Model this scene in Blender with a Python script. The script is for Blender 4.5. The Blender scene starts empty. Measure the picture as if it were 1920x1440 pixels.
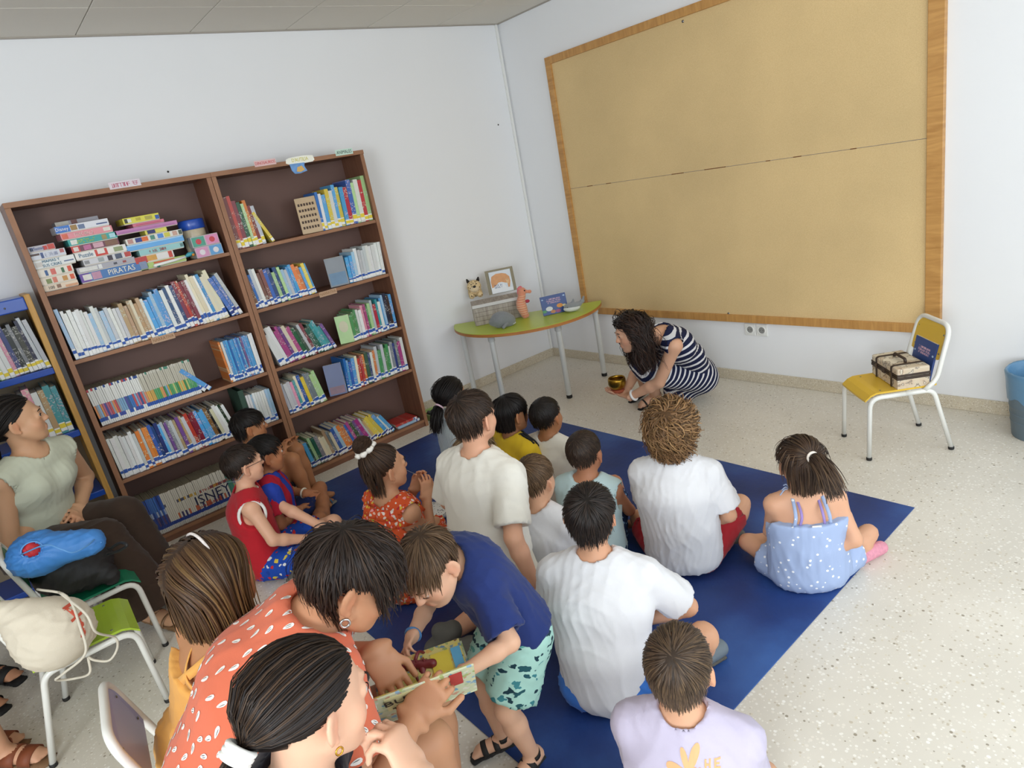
import bpy, bmesh, math, random
import numpy as np
from mathutils import Vector, Matrix

random.seed(7); np.random.seed(7)
SC = bpy.context.scene
COL = SC.collection
PI = math.pi

# ------------------------------------------------------------------ camera
FPX = 1237.93
YAW, PIT, ROLL = -0.9223, -0.3123, -0.1929
CAM = np.array([4.4468, -3.9169, 1.7086])
_f = np.array([math.sin(YAW)*math.cos(PIT), math.cos(YAW)*math.cos(PIT), math.sin(PIT)])
_r0 = np.array([math.cos(YAW), -math.sin(YAW), 0.0]); _u0 = np.cross(_r0, _f)
_r = math.cos(ROLL)*_r0 + math.sin(ROLL)*_u0
_u = -math.sin(ROLL)*_r0 + math.cos(ROLL)*_u0
cam_data = bpy.data.cameras.new('camera')
cam_data.sensor_width = 36.0
cam_data.lens = 36.0*FPX/1920.0
cam_data.clip_start = 0.05
cam = bpy.data.objects.new('camera', cam_data); COL.objects.link(cam)
M = Matrix(((_r[0], _u[0], -_f[0], CAM[0]), (_r[1], _u[1], -_f[1], CAM[1]), (_r[2], _u[2], -_f[2], CAM[2]), (0, 0, 0, 1)))
cam.matrix_world = M
SC.camera = cam

# ------------------------------------------------------------------ world, lights, exposure
SC.view_settings.view_transform = 'Standard'
SC.view_settings.look = 'None'
SC.view_settings.exposure = -0.33
SC.view_settings.gamma = 1.0
SC.view_settings.use_curve_mapping = False
SC.cycles.use_denoising = True
SC.cycles.max_bounces = 8
SC.cycles.diffuse_bounces = 5
W = bpy.data.worlds.new('sky'); SC.world = W; W.use_nodes = True
W.node_tree.nodes['Background'].inputs[0].default_value = (0.75, 0.87, 1.0, 1)
W.node_tree.nodes['Background'].inputs[1].default_value = 1.6

def area_light(name, loc, target, sx, sy, power, color):
    d = bpy.data.lights.new(name, 'AREA'); d.shape = 'RECTANGLE'; d.size = sx; d.size_y = sy
    d.energy = power; d.color = color
    o = bpy.data.objects.new(name, d); COL.objects.link(o)
    o.location = loc
    o.rotation_euler = (Vector(target)-Vector(loc)).to_track_quat('-Z', 'Y').to_euler()
    return o
# daylight entering by the windows of the right-hand wall and the wall behind the camera
area_light('window_daylight_right', (6.02, -2.6, 1.75), (0, -2.6, 0.9), 4.4, 1.5, 80, (0.88, 0.95, 1.0))
area_light('window_daylight_rear', (5.35, -6.32, 1.75), (3.2, 0, 1.0), 1.5, 1.5, 142, (0.90, 0.96, 1.0))
# fluorescent ceiling fittings
for lx, ly in ((2.6, -1.3), (2.6, -3.6), (4.8, -1.3), (4.8, -3.6)):
    area_light('ceiling_fluorescent', (lx, ly, 2.74), (lx, ly, 0), 1.2, 0.6, 2.5, (1.0, 0.95, 0.86))

# ------------------------------------------------------------------ pixel helpers (photo frame 1920x1440)
def ray(x, y):
    return _f + _r*(x-960)/FPX - _u*(y-720)/FPX
def atz(x, y, z=0.0):
    d = ray(x, y); return CAM + d*(z-CAM[2])/d[2]
def aty(x, y, Y):
    d = ray(x, y); return CAM + d*(Y-CAM[1])/d[1]
def atx(x, y, X):
    d = ray(x, y); return CAM + d*(X-CAM[0])/d[0]

# ------------------------------------------------------------------ object helpers
def tag(o, label=None, cat=None, group=None, kind=None):
    if label: o['label'] = label
    if cat: o['category'] = cat
    if group: o['group'] = group
    if kind: o['kind'] = kind
    return o
def link(o, parent=None):
    COL.objects.link(o)
    if parent is not None: o.parent = parent
    return o
def empty(name, loc=(0, 0, 0), rz=0.0, parent=None):
    o = bpy.data.objects.new(name, None); o.empty_display_size = 0.05
    link(o, parent); o.location = loc; o.rotation_euler = (0, 0, rz); return o
def thing(name, label, cat, loc=(0, 0, 0), rz=0.0, group=None):
    return tag(empty(name, loc, rz), label, cat, group)
def mesh(name, v, f, smooth=False):
    me = bpy.data.meshes.new(name)
    me.from_pydata([tuple(map(float, p)) for p in v], [], [tuple(map(int, q)) for q in f])
    if smooth: me.polygons.foreach_set('use_smooth', [True]*len(me.polygons))
    me.update(); return me
def fast_mesh(name, v, quads, smooth=True):
    v = np.asarray(v, np.float32); quads = np.asarray(quads, np.int32)
    me = bpy.data.meshes.new(name)
    me.vertices.add(len(v)); me.vertices.foreach_set('co', v.ravel())
    n, k = quads.shape
    me.loops.add(n*k); me.loops.foreach_set('vertex_index', quads.ravel())
    me.polygons.add(n); me.polygons.foreach_set('loop_start', np.arange(0, n*k, k, dtype=np.int32))
    if smooth: me.polygons.foreach_set('use_smooth', np.ones(n, bool))
    me.update(calc_edges=True); return me
def obj(name, me, mat=None, parent=None, loc=None, rot=None, scale=None):
    o = bpy.data.objects.new(name, me)
    if mat is not None:
        for m in (mat if isinstance(mat, (list, tuple)) else [mat]):
            if len(me.materials) == 0 or isinstance(mat, (list, tuple)): me.materials.append(m)
    link(o, parent)
    if loc is not None: o.location = loc
    if rot is not None: o.rotation_euler = rot
    if scale is not None: o.scale = scale
    return o
def struct(name, me, mat, parent=None, loc=None):
    o = obj(name, me, mat, parent, loc)
    if parent is None: o['kind'] = 'structure'
    return o
def box_mesh(x0, x1, y0, y1, z0, z1, bev=0.0, seg=2, name='box'):
    bm = bmesh.new(); bmesh.ops.create_cube(bm, size=1)
    bmesh.ops.scale(bm, vec=(x1-x0, y1-y0, z1-z0), verts=bm.verts)
    bmesh.ops.translate(bm, vec=((x0+x1)/2, (y0+y1)/2, (z0+z1)/2), verts=bm.verts)
    if bev > 0: bmesh.ops.bevel(bm, geom=bm.edges[:], offset=bev, segments=seg, profile=0.5, affect='EDGES')
    me = bpy.data.meshes.new(name); bm.to_mesh(me); bm.free(); return me
def box(name, b, mat, parent=None, bev=0.002, loc=None, rot=None):
    return obj(name, box_mesh(*b, bev=bev, name=name), mat, parent, loc, rot)
def smooth_path(pts, n=6, closed=False):
    """Catmull-Rom through pts"""
    P = [np.asarray(p, float) for p in pts]; out = []
    m = len(P)
    for i in range(m if closed else m-1):
        p0 = P[(i-1) % m] if closed or i > 0 else 2*P[0]-P[1]
        p1 = P[i]; p2 = P[(i+1) % m]
        p3 = P[(i+2) % m] if closed or i+2 < m else 2*P[-1]-P[-2]
        for t in np.arange(n)/n:
            out.append(0.5*((2*p1)+(-p0+p2)*t+(2*p0-5*p1+4*p2-p3)*t*t+(-p0+3*p1-3*p2+p3)*t**3))
    if not closed: out.append(P[-1])
    return out
def tube_vf(pts, r, sides=10, closed=False, cap=True):
    P = np.array(pts, float); n = len(P)
    R = np.full(n, r) if np.isscalar(r) else np.asarray(r, float)
    T = np.zeros_like(P)
    for i in range(n):
        a = P[(i-1) % n] if closed or i > 0 else P[0]
        b = P[(i+1) % n] if closed or i < n-1 else P[-1]
        t = b-a; T[i] = t/(np.linalg.norm(t)+1e-12)
    N = np.cross(T[0], [0.31, 0.17, 0.93]); N /= np.linalg.norm(N)
    v = []; f = []
    for i in range(n):
        N = N-T[i]*(N@T[i]); N /= np.linalg.norm(N)+1e-12; B = np.cross(T[i], N)
        for k in range(sides):
            a = 2*PI*k/sides; v.append(P[i]+R[i]*(math.cos(a)*N+math.sin(a)*B))
    for i in range(n if closed else n-1):
        j = (i+1) % n
        for k in range(sides):
            l = (k+1) % sides
            f.append((i*sides+k, i*sides+l, j*sides+l, j*sides+k))
    if cap and not closed:
        f.append(tuple(range(sides-1, -1, -1))); f.append(tuple((n-1)*sides+k for k in range(sides)))
    return v, f
def tube(name, pts, r, mat, parent=None, sides=10, closed=False, **kw):
    v, f = tube_vf(pts, r, sides, closed); return obj(name, mesh(name, v, f, True), mat, parent, **kw)
def rounded(pts, rad, n=5):
    """polyline with rounded corners"""
    P = [np.asarray(p, float) for p in pts]; out = [P[0]]
    for i in range(1, len(P)-1):
        a = P[i-1]-P[i]; b = P[i+1]-P[i]; la = np.linalg.norm(a); lb = np.linalg.norm(b)
        r = min(rad, la*0.49, lb*0.49); s = P[i]+a/la*r; e = P[i]+b/lb*r
        for k in range(n+1):
            t = k/n; out.append((1-t)**2*s+2*t*(1-t)*P[i]+t*t*e)
    out.append(P[-1]); return out
def lathe_mesh(name, prof, sides=28, smooth=True):
    v = []; f = []; n = len(prof)
    for r, z in prof:
        for k in range(sides):
            a = 2*PI*k/sides; v.append((r*math.cos(a), r*math.sin(a), z))
    for i in range(n-1):
        for k in range(sides):
            l = (k+1) % sides; f.append((i*sides+k, i*sides+l, (i+1)*sides+l, (i+1)*sides+k))
    if prof[0][0] > 1e-4: pass
    return mesh(name, v, f, smooth)
def prism_mesh(name, outline, z0, z1, bev=0.0):
    bm = bmesh.new(); vs = [bm.verts.new((x, y, z0)) for x, y in outline]
    fc = bm.faces.new(vs); r = bmesh.ops.extrude_face_region(bm, geom=[fc])
    bmesh.ops.translate(bm, vec=(0, 0, z1-z0), verts=[e for e in r['geom'] if isinstance(e, bmesh.types.BMVert)])
    bmesh.ops.recalc_face_normals(bm, faces=bm.faces[:])
    if bev > 0:
        es = [e for e in bm.edges if abs(e.verts[0].co.z-e.verts[1].co.z) < 1e-6]
        bmesh.ops.bevel(bm, geom=es, offset=bev, segments=2, affect='EDGES')
    me = bpy.data.meshes.new(name); bm.to_mesh(me); bm.free(); return me
def axes_matrix(o, x, z):
    x = Vector(x).normalized(); z = Vector(z).normalized(); y = z.cross(x).normalized(); x = y.cross(z)
    return Matrix(((x.x, y.x, z.x, o[0]), (x.y, y.y, z.y, o[1]), (x.z, y.z, z.z, o[2]), (0, 0, 0, 1)))
def text(name, body, size, o, x, z, mat, parent=None, align='CENTER', ext=0.0004, sx=1.0, local=True):
    c = bpy.data.curves.new(name, 'FONT'); c.body = body; c.size = size; c.align_x = align; c.align_y = 'CENTER'
    c.extrude = ext; c.resolution_u = 2; c.fill_mode = 'BOTH'
    c.materials.append(mat)
    ob = bpy.data.objects.new(name, c); link(ob, parent)
    m = axes_matrix(o, x, z)
    ob.matrix_local = m @ Matrix.Diagonal((sx, 1, 1, 1))
    return ob

def scribble(name, lines, w, h, o, x, z, mat, parent=None, seed=1):
    """rows of letter-like strokes for print too small to read; lines = letters per row"""
    rs = random.Random(seed); v = []; f = []
    def bar(x0, x1, y0, y1):
        b = len(v); v.extend([(x0, y0, 0), (x1, y0, 0), (x1, y1, 0), (x0, y1, 0), (x0, y0, .0006), (x1, y0, .0006), (x1, y1, .0006), (x0, y1, .0006)])
        for q in ((4, 5, 6, 7), (0, 1, 5, 4), (1, 2, 6, 5), (2, 3, 7, 6), (3, 0, 4, 7)): f.append(tuple(b+i for i in q))
    lh = h/len(lines)
    for r_, n in enumerate(lines):
        cw = w/max(lines); x0 = -cw*n/2; y0 = h/2-lh*(r_+1)+lh*.12; ch = lh*.72; t = min(cw, ch)*.22
        for k in range(n):
            if rs.random() < .1: continue
            a = x0+k*cw+cw*.1; b = x0+(k+1)*cw-cw*.1; m = (a+b)/2
            for s in rs.sample(('l', 'r', 't', 'b', 'm', 'c'), rs.choice((2, 3, 3))):
                if s == 'l': bar(a, a+t, y0, y0+ch)
                elif s == 'r': bar(b-t, b, y0, y0+ch)
                elif s == 't': bar(a, b, y0+ch-t, y0+ch)
                elif s == 'b': bar(a, b, y0, y0+t)
                elif s == 'm': bar(a, b, y0+ch/2-t/2, y0+ch/2+t/2)
                else: bar(m-t/2, m+t/2, y0, y0+ch)
    ob = obj(name, mesh(name, v, f), mat, parent); ob.matrix_local = axes_matrix(o, x, z); return ob

# ------------------------------------------------------------------ materials
MATS = {}
def new_mat(name):
    m = bpy.data.materials.new(name); m.use_nodes = True
    nt = m.node_tree; return m, nt, nt.nodes['Principled BSDF']
def srgb(h):
    c = [int(h[i:i+2], 16)/255 for i in (0, 2, 4)]
    return tuple(x/12.92 if x <= 0.04045 else ((x+0.055)/1.055)**2.4 for x in c)+(1.0,)
def mat(name, col, rough=0.6, metal=0.0, var=0.0, vscale=8.0, bump=0.0, bscale=60.0, spec=0.5, stretch=None, coat=0.0, sub=0.0, trans=0.0, sheen=0.0):
    if name in MATS: return MATS[name]
    m, nt, b = new_mat(name)
    c = srgb(col) if isinstance(col, str) else tuple(col)+((1.0,) if len(col) == 3 else ())
    b.inputs['Base Color'].default_value = c
    b.inputs['Roughness'].default_value = rough; b.inputs['Metallic'].default_value = metal
    b.inputs['Specular IOR Level'].default_value = spec
    b.inputs['Coat Weight'].default_value = coat
    if sheen: b.inputs['Sheen Weight'].default_value = sheen
    if sub:
        b.inputs['Subsurface Weight'].default_value = sub
        b.inputs['Subsurface Radius'].default_value = (0.012, 0.005, 0.003)
    if trans: b.inputs['Transmission Weight'].default_value = trans
    tc = nt.nodes.new('ShaderNodeTexCoord'); mp = nt.nodes.new('ShaderNodeMapping')
    nt.links.new(tc.outputs['Object'], mp.inputs[0])
    if stretch: mp.inputs['Scale'].default_value = stretch
    if var > 0:
        n = nt.nodes.new('ShaderNodeTexNoise'); n.inputs['Scale'].default_value = vscale; n.inputs['Detail'].default_value = 4
        nt.links.new(mp.outputs[0], n.inputs['Vector'])
        h = nt.nodes.new('ShaderNodeHueSaturation'); h.inputs['Color'].default_value = c
        r = nt.nodes.new('ShaderNodeMapRange'); r.inputs[3].default_value = 1-var; r.inputs[4].default_value = 1+var
        nt.links.new(n.outputs[0], r.inputs[0]); nt.links.new(r.outputs[0], h.inputs['Value']); nt.links.new(h.outputs[0], b.inputs['Base Color'])
    if bump > 0:
        n2 = nt.nodes.new('ShaderNodeTexNoise'); n2.inputs['Scale'].default_value = bscale; n2.inputs['Detail'].default_value = 5
        nt.links.new(mp.outputs[0], n2.inputs['Vector'])
        bp = nt.nodes.new('ShaderNodeBump'); bp.inputs['Strength'].default_value = bump; bp.inputs['Distance'].default_value = 0.004
        nt.links.new(n2.outputs[0], bp.inputs['Height']); nt.links.new(bp.outputs[0], b.inputs['Normal'])
    MATS[name] = m; return m
def ramp(nt, stops, interp='LINEAR'):
    r = nt.nodes.new('ShaderNodeValToRGB'); r.color_ramp.interpolation = interp
    e = r.color_ramp.elements
    while len(e) < len(stops): e.new(0.5)
    for k, (p, c) in enumerate(stops):
        e[k].position = p; e[k].color = srgb(c) if isinstance(c, str) else c
    return r

def wood_mat(name, a, b_, scale=(2, 30, 30), rough=0.45, bump=0.05):
    m, nt, b = new_mat(name)
    tc = nt.nodes.new('ShaderNodeTexCoord'); mp = nt.nodes.new('ShaderNodeMapping'); mp.inputs['Scale'].default_value = scale
    nt.links.new(tc.outputs['Object'], mp.inputs[0])
    n = nt.nodes.new('ShaderNodeTexNoise'); n.inputs['Scale'].default_value = 1.5; n.inputs['Detail'].default_value = 8; n.inputs['Distortion'].default_value = 1.2
    nt.links.new(mp.outputs[0], n.inputs['Vector'])
    r = ramp(nt, [(0.3, a), (0.7, b_)]); nt.links.new(n.outputs[0], r.inputs[0]); nt.links.new(r.outputs[0], b.inputs['Base Color'])
    b.inputs['Roughness'].default_value = rough
    bp = nt.nodes.new('ShaderNodeBump'); bp.inputs['Strength'].default_value = bump; bp.inputs['Distance'].default_value = 0.003
    nt.links.new(n.outputs[0], bp.inputs['Height']); nt.links.new(bp.outputs[0], b.inputs['Normal'])
    MATS[name] = m; return m

def terrazzo_mat(name, base, chips, scale=60.0, rough=0.35):
    m, nt, b = new_mat(name)
    tc = nt.nodes.new('ShaderNodeTexCoord')
    v = nt.nodes.new('ShaderNodeTexVoronoi'); v.inputs['Scale'].default_value = scale; v.inputs['Randomness'].default_value = 1.0
    nt.links.new(tc.outputs['Object'], v.inputs['Vector'])
    sep = nt.nodes.new('ShaderNodeSeparateColor'); nt.links.new(v.outputs['Color'], sep.inputs[0])
    r = ramp(nt, chips, 'CONSTANT'); nt.links.new(sep.outputs[0], r.inputs[0])
    # each chip is smaller than its cell
    cut = nt.nodes.new('ShaderNodeMapRange'); cut.inputs[1].default_value = 0.42; cut.inputs[2].default_value = 0.5
    cut.inputs[3].default_value = 1.0; cut.inputs[4].default_value = 0.0
    add = nt.nodes.new('ShaderNodeMath'); add.operation = 'ADD'
    sc = nt.nodes.new('ShaderNodeMath'); sc.operation = 'MULTIPLY'; sc.inputs[1].default_value = 0.35
    nt.links.new(sep.outputs[1], sc.inputs[0]); nt.links.new(v.outputs['Distance'], add.inputs[0]); nt.links.new(sc.outputs[0], add.inputs[1])
    nt.links.new(add.outputs[0], cut.inputs[0])
    n = nt.nodes.new('ShaderNodeTexNoise'); n.inputs['Scale'].default_value = 2.2; n.inputs['Detail'].default_value = 5
    nt.links.new(tc.outputs['Object'], n.inputs['Vector'])
    nb = ramp(nt, [(0.3, base[0]), (0.7, base[1])]); nt.links.new(n.outputs[0], nb.inputs[0])
    mx = nt.nodes.new('ShaderNodeMix'); mx.data_type = 'RGBA'
    nt.links.new(cut.outputs[0], mx.inputs[0]); nt.links.new(nb.outputs[0], mx.inputs[6]); nt.links.new(r.outputs[0], mx.inputs[7])
    nt.links.new(mx.outputs[2], b.inputs['Base Color']); b.inputs['Roughness'].default_value = rough
    MATS[name] = m; return m

def attr_mat(name, rough=0.6, spec=0.4, layer='col', sub=0.0, bump=0.0, bscale=300, sheen=0.0):
    """colour comes from the vertex colours baked on the mesh (flat colour of the thing itself)"""
    m, nt, b = new_mat(name)
    a = nt.nodes.new('ShaderNodeVertexColor'); a.layer_name = layer
    nt.links.new(a.outputs[0], b.inputs['Base Color'])
    b.inputs['Roughness'].default_value = rough; b.inputs['Specular IOR Level'].default_value = spec
    if sheen: b.inputs['Sheen Weight'].default_value = sheen
    if sub:
        b.inputs['Subsurface Weight'].default_value = sub; b.inputs['Subsurface Radius'].default_value = (0.012, 0.005, 0.003)
    if bump:
        tc = nt.nodes.new('ShaderNodeTexCoord'); n2 = nt.nodes.new('ShaderNodeTexNoise'); n2.inputs['Scale'].default_value = bscale
        nt.links.new(tc.outputs['Object'], n2.inputs['Vector'])
        bp = nt.nodes.new('ShaderNodeBump'); bp.inputs['Strength'].default_value = bump; bp.inputs['Distance'].default_value = 0.003
        nt.links.new(n2.outputs[0], bp.inputs['Height']); nt.links.new(bp.outputs[0], b.inputs['Normal'])
    MATS[name] = m; return m
def set_col(me, cols, layer='col'):
    a = me.color_attributes.new(layer, 'FLOAT_COLOR', 'POINT')
    c = np.ones((len(me.vertices), 4), np.float32); c[:, :3] = cols
    a.data.foreach_set('color', c.ravel())
# ================================================================== the room
CEIL = 2.797
m_wall = mat('wall_paint', 'e9eaec', 0.75, var=0.02, vscale=1.5, bump=0.04, bscale=90)
m_floor = terrazzo_mat('terrazzo_floor', ('d3cdc1', 'ded8cc'), [(0.0, 'e9e5dc'), (0.4, 'c3b9a7'), (0.52, 'e2dcd0'), (0.80, '9a9180'), (0.84, 'd5ccb8'), (0.92, 'efece5')], 85.0, 0.34)
m_skirt = terrazzo_mat('terrazzo_skirting', ('c4b9a4', 'd0c5b0'), [(0.0, 'e6dfd0'), (0.4, 'a99678'), (0.55, 'ded5c2'), (0.75, '8f806a'), (0.80, 'cdbd9c')], 125.0, 0.4)
m_panel = mat('ceiling_panel', 'd8d3c9', 0.9, var=0.03, vscale=3, bump=0.08, bscale=220)
m_grid = mat('ceiling_grid', 'a39c92', 0.6)
m_void = mat('ceiling_void', '3a3835', 0.9)
m_white = mat('white_plastic', 'e6e6e2', 0.35)
m_metal = mat('steel', '8d8d8d', 0.3, 1.0)
m_dark = mat('dark_hole', '2b2826', 0.8)
m_alu = mat('window_frame_aluminium', 'd5d7d8', 0.4, 0.6)
RX, RY = 6.2, -6.5
struct('floor', box_mesh(-0.15, RX+0.15, RY-0.15, 0.15, -0.1, 0.0), m_floor)
struct('wall_left', box_mesh(-0.15, 0, RY-0.15, 0.15, 0.0, CEIL+0.15), m_wall)
struct('wall_back', box_mesh(0, RX, 0, 0.15, 0.0, CEIL+0.15), m_wall)
def wall_with_window(name, axis, pos, a0, a1, w0, w1, z0, z1):
    bm = bmesh.new()
    for (u0, u1, q0, q1) in ((a0, w0, 0, CEIL+0.15), (w1, a1, 0, CEIL+0.15), (w0, w1, 0, z0), (w0, w1, z1, CEIL+0.15)):
        b = (pos[0], pos[1], u0, u1, q0, q1) if axis == 'x' else (u0, u1, pos[0], pos[1], q0, q1)
        t = box_mesh(*b); bm.from_mesh(t); bpy.data.meshes.remove(t)
    me = bpy.data.meshes.new(name); bm.to_mesh(me); bm.free()
    struct(name, me, m_wall)
wall_with_window('wall_right', 'x', (RX, RX+0.15), RY-0.15, 0.15, -5.0, -0.3, 0.95, 2.55)
wall_with_window('wall_rear', 'y', (RY-0.15, RY), 0, RX, 3.2, 6.0, 0.95, 2.55)
def window(name, axis, p, w0, w1, z0, z1, n):
    t = 0.05
    def b(u0, u1, q0, q1):
        return (p-t/2, p+t/2, u0, u1, q0, q1) if axis == 'x' else (u0, u1, p-t/2, p+t/2, q0, q1)
    root = struct(name, box_mesh(*b(w0, w1, z0, z0+t)), m_alu)
    box('frame_rail', b(w0, w1, z1-t, z1), m_alu, root)
    for k in range(n+1):
        u = w0+(w1-w0-t)*k/n; box('frame_post', b(u, u+t, z0, z1), m_alu, root)
window('window_1', 'x', RX+0.08, -5.0, -0.3, 0.95, 2.55, 4)
window('window_2', 'y', RY-0.08, 3.2, 6.0, 0.95, 2.55, 3)

# ceiling of mineral panels laid in a 60 cm grid
ceil = struct('ceiling', box_mesh(-0.15, RX+0.15, RY-0.15, 0.15, CEIL+0.012, CEIL+0.1), m_void)
xs = [0.0, 0.5]+[0.5+0.6*k for k in range(1, 10)]+[RX]
ys = [-0.6*k for k in range(0, 11)]+[RY]
pm = {}
for i in range(len(xs)-1):
    for j in range(len(ys)-1):
        w, d = xs[i+1]-xs[i], ys[j]-ys[j+1]
        if w < 0.03 or d < 0.03: continue
        key = (round(w, 3), round(d, 3))
        if key not in pm:
            pm[key] = box_mesh(-w/2+0.0025, w/2-0.0025, -d/2+0.0025, d/2-0.0025, 0, 0.012, bev=0.003, name='ceiling_panel')
            pm[key].materials.append(m_panel)
        obj('ceiling_panel', pm[key], None, ceil, ((xs[i]+xs[i+1])/2, (ys[j]+ys[j+1])/2, CEIL+random.uniform(0, 0.0015)))
# wall angle under the ceiling edge
struct('trim_1', box_mesh(0, 0.018, RY, 0, CEIL-0.006, CEIL+0.001), m_grid)
struct('trim_2', box_mesh(0, RX, -0.018, 0, CEIL-0.006, CEIL+0.001), m_grid)
# terrazzo skirting
struct('baseboard_left', box_mesh(0, 0.012, RY, 0, 0, 0.076, bev=0.003), m_skirt)
struct('baseboard_back', box_mesh(0.012, RX, -0.012, 0, 0, 0.076, bev=0.003), m_skirt)
struct('baseboard_right', box_mesh(RX-0.012, RX, RY, -0.012, 0, 0.076, bev=0.003), m_skirt)
# cable duct down the corner
cd = struct('trim_3', box_mesh(0.0, 0.016, -0.034, -0.012, 0.076, CEIL-0.006, bev=0.002), m_white)

# cork notice board
m_cork = None
def cork():
    m, nt, b = new_mat('cork'); tc = nt.nodes.new('ShaderNodeTexCoord')
    n1 = nt.nodes.new('ShaderNodeTexNoise'); n1.inputs['Scale'].default_value = 260; n1.inputs['Detail'].default_value = 6
    n2 = nt.nodes.new('ShaderNodeTexNoise'); n2.inputs['Scale'].default_value = 1.4; n2.inputs['Detail'].default_value = 5
    for n in (n1, n2): nt.links.new(tc.outputs['Object'], n.inputs['Vector'])
    r1 = ramp(nt, [(0.25, 'cbae7c'), (0.5, 'd7ba87'), (0.75, 'dfc592')]); nt.links.new(n1.outputs[0], r1.inputs[0])
    mr = nt.nodes.new('ShaderNodeMapRange'); mr.inputs[1].default_value = 0.3; mr.inputs[2].default_value = 0.7; mr.inputs[3].default_value = 0.9; mr.inputs[4].default_value = 1.08
    nt.links.new(n2.outputs[0], mr.inputs[0]); h = nt.nodes.new('ShaderNodeHueSaturation')
    nt.links.new(r1.outputs[0], h.inputs['Color']); nt.links.new(mr.outputs[0], h.inputs['Value']); nt.links.new(h.outputs[0], b.inputs['Base Color'])
    b.inputs['Roughness'].default_value = 0.85
    bp = nt.nodes.new('ShaderNodeBump'); bp.inputs['Strength'].default_value = 0.25; bp.inputs['Distance'].default_value = 0.002
    nt.links.new(n1.outputs[0], bp.inputs['Height']); nt.links.new(bp.outputs[0], b.inputs['Normal']); return m
m_cork = cork()
m_oak = wood_mat('varnished_pine', 'ad7c42', 'c99858', (3, 3, 22), 0.4)
m_oakh = wood_mat('varnished_pine_flat', 'ad7c42', 'c99858', (22, 3, 3), 0.4)
CX0, CX1, CZ0, CZ1 = 0.498, 3.181, 0.434, 2.433
SEAM = 1.46
nb = thing('notice_board', 'huge cork notice board in a varnished pine frame on the wall', 'notice board', ((CX0+CX1)/2, -0.001, CZ0))
cx = (CX0+CX1)/2
def nbx(name, x0, x1, z0, z1, y0, y1, m, bev=0.003):
    return box(name, (x0-cx, x1-cx, y0, y1, z0-CZ0, z1-CZ0), m, nb, bev)
nbx('cork_panel', CX0+0.05, CX1-0.05, CZ0+0.03, SEAM-0.0012, -0.016, -0.002, m_cork, 0.001)
nbx('cork_panel', CX0+0.05, CX1-0.05, SEAM+0.0012, CZ1-0.03, -0.016, -0.002, m_cork, 0.001)
nbx('frame_rail', CX0, CX1, CZ0, CZ0+0.052, -0.03, 0, m_oakh)
nbx('frame_rail', CX0, CX1, CZ1-0.052, CZ1, -0.03, 0, m_oakh)
for a, b_ in ((CX0, CX0+0.056), (CX1-0.075, CX1)):
    nbx('frame_post', a, b_, CZ0, CZ1, -0.032, 0, m_oak)
for px, py in ((1280, 40), (1366, 588)):
    q = aty(px, py, -0.018); o = obj('screw', lathe_mesh('screw', [(0, 0.004), (0.006, 0.003), (0.009, 0.0), (0.009, -0.004)], 12), m_metal, nb)
    o.location = (q[0]-cx, -0.0165, q[2]-CZ0); o.rotation_euler = (PI/2, 0, 0)
m_tear = mat('torn_cork', '6b3d1e', 0.9)
for k, (px, py, w) in enumerate(((1105, 343, .06), (1140, 338, .05), (1270, 322, .1), (1340, 312, .16), (1495, 298, .05), (1440, 304, .03), (1600, 283, .035))):
    q = aty(px, py, -0.017)
    box('tear_mark', (q[0]-cx-w/2, q[0]-cx+w/2, -0.0165, -0.0150, SEAM-CZ0-0.0025, SEAM-CZ0+0.0028), m_tear, nb, 0.0008)
# double wall socket
so = thing('wall_socket', 'white double power socket on the wall below the cork board', 'socket', (2.076, 0, 0.381))
for s in (-1, 1):
    pl = box('socket_plate', (s*0.043-0.041, s*0.043+0.041, -0.009, 0, -0.041, 0.041), m_white, so, 0.004)
    ring = obj('socket_ring', lathe_mesh('socket_ring', [(0.029, 0.0), (0.029, 0.003), (0.026, 0.004), (0.022, 0.001), (0.021, -0.0)], 20), m_white, pl, (s*0.043, -0.009, 0), (PI/2, 0, 0))
    well = obj('socket_well', lathe_mesh('socket_well', [(0.022, 0.0012), (0.0, 0.0012)], 20), mat('socket_grey', '8b8b88', 0.5), pl, (s*0.043, -0.009, 0), (PI/2, 0, 0))
    for t in (-1, 1):
        obj('socket_pin_hole', lathe_mesh('socket_pin_hole', [(0.0028, 0.0018), (0.0, 0.0018)], 8), m_dark, pl, (s*0.043+t*0.0095, -0.009, 0), (PI/2, 0, 0))
# screws left in the plaster
for lab, p, ax in (('small dark screw left in the wall beside the corner duct', atx(934, 234, 0), 'x'), ('small dark screw head in the wall just above the left bookcase', atx(315, 322, 0), 'x')):
    o = tag(obj('wall_screw', lathe_mesh('wall_screw', [(0, 0.006), (0.005, 0.005), (0.006, 0.001), (0.004, -0.003)], 10), m_dark), lab, 'screw')
    o.location = p; o.rotation_euler = (0, PI/2, 0)
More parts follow.
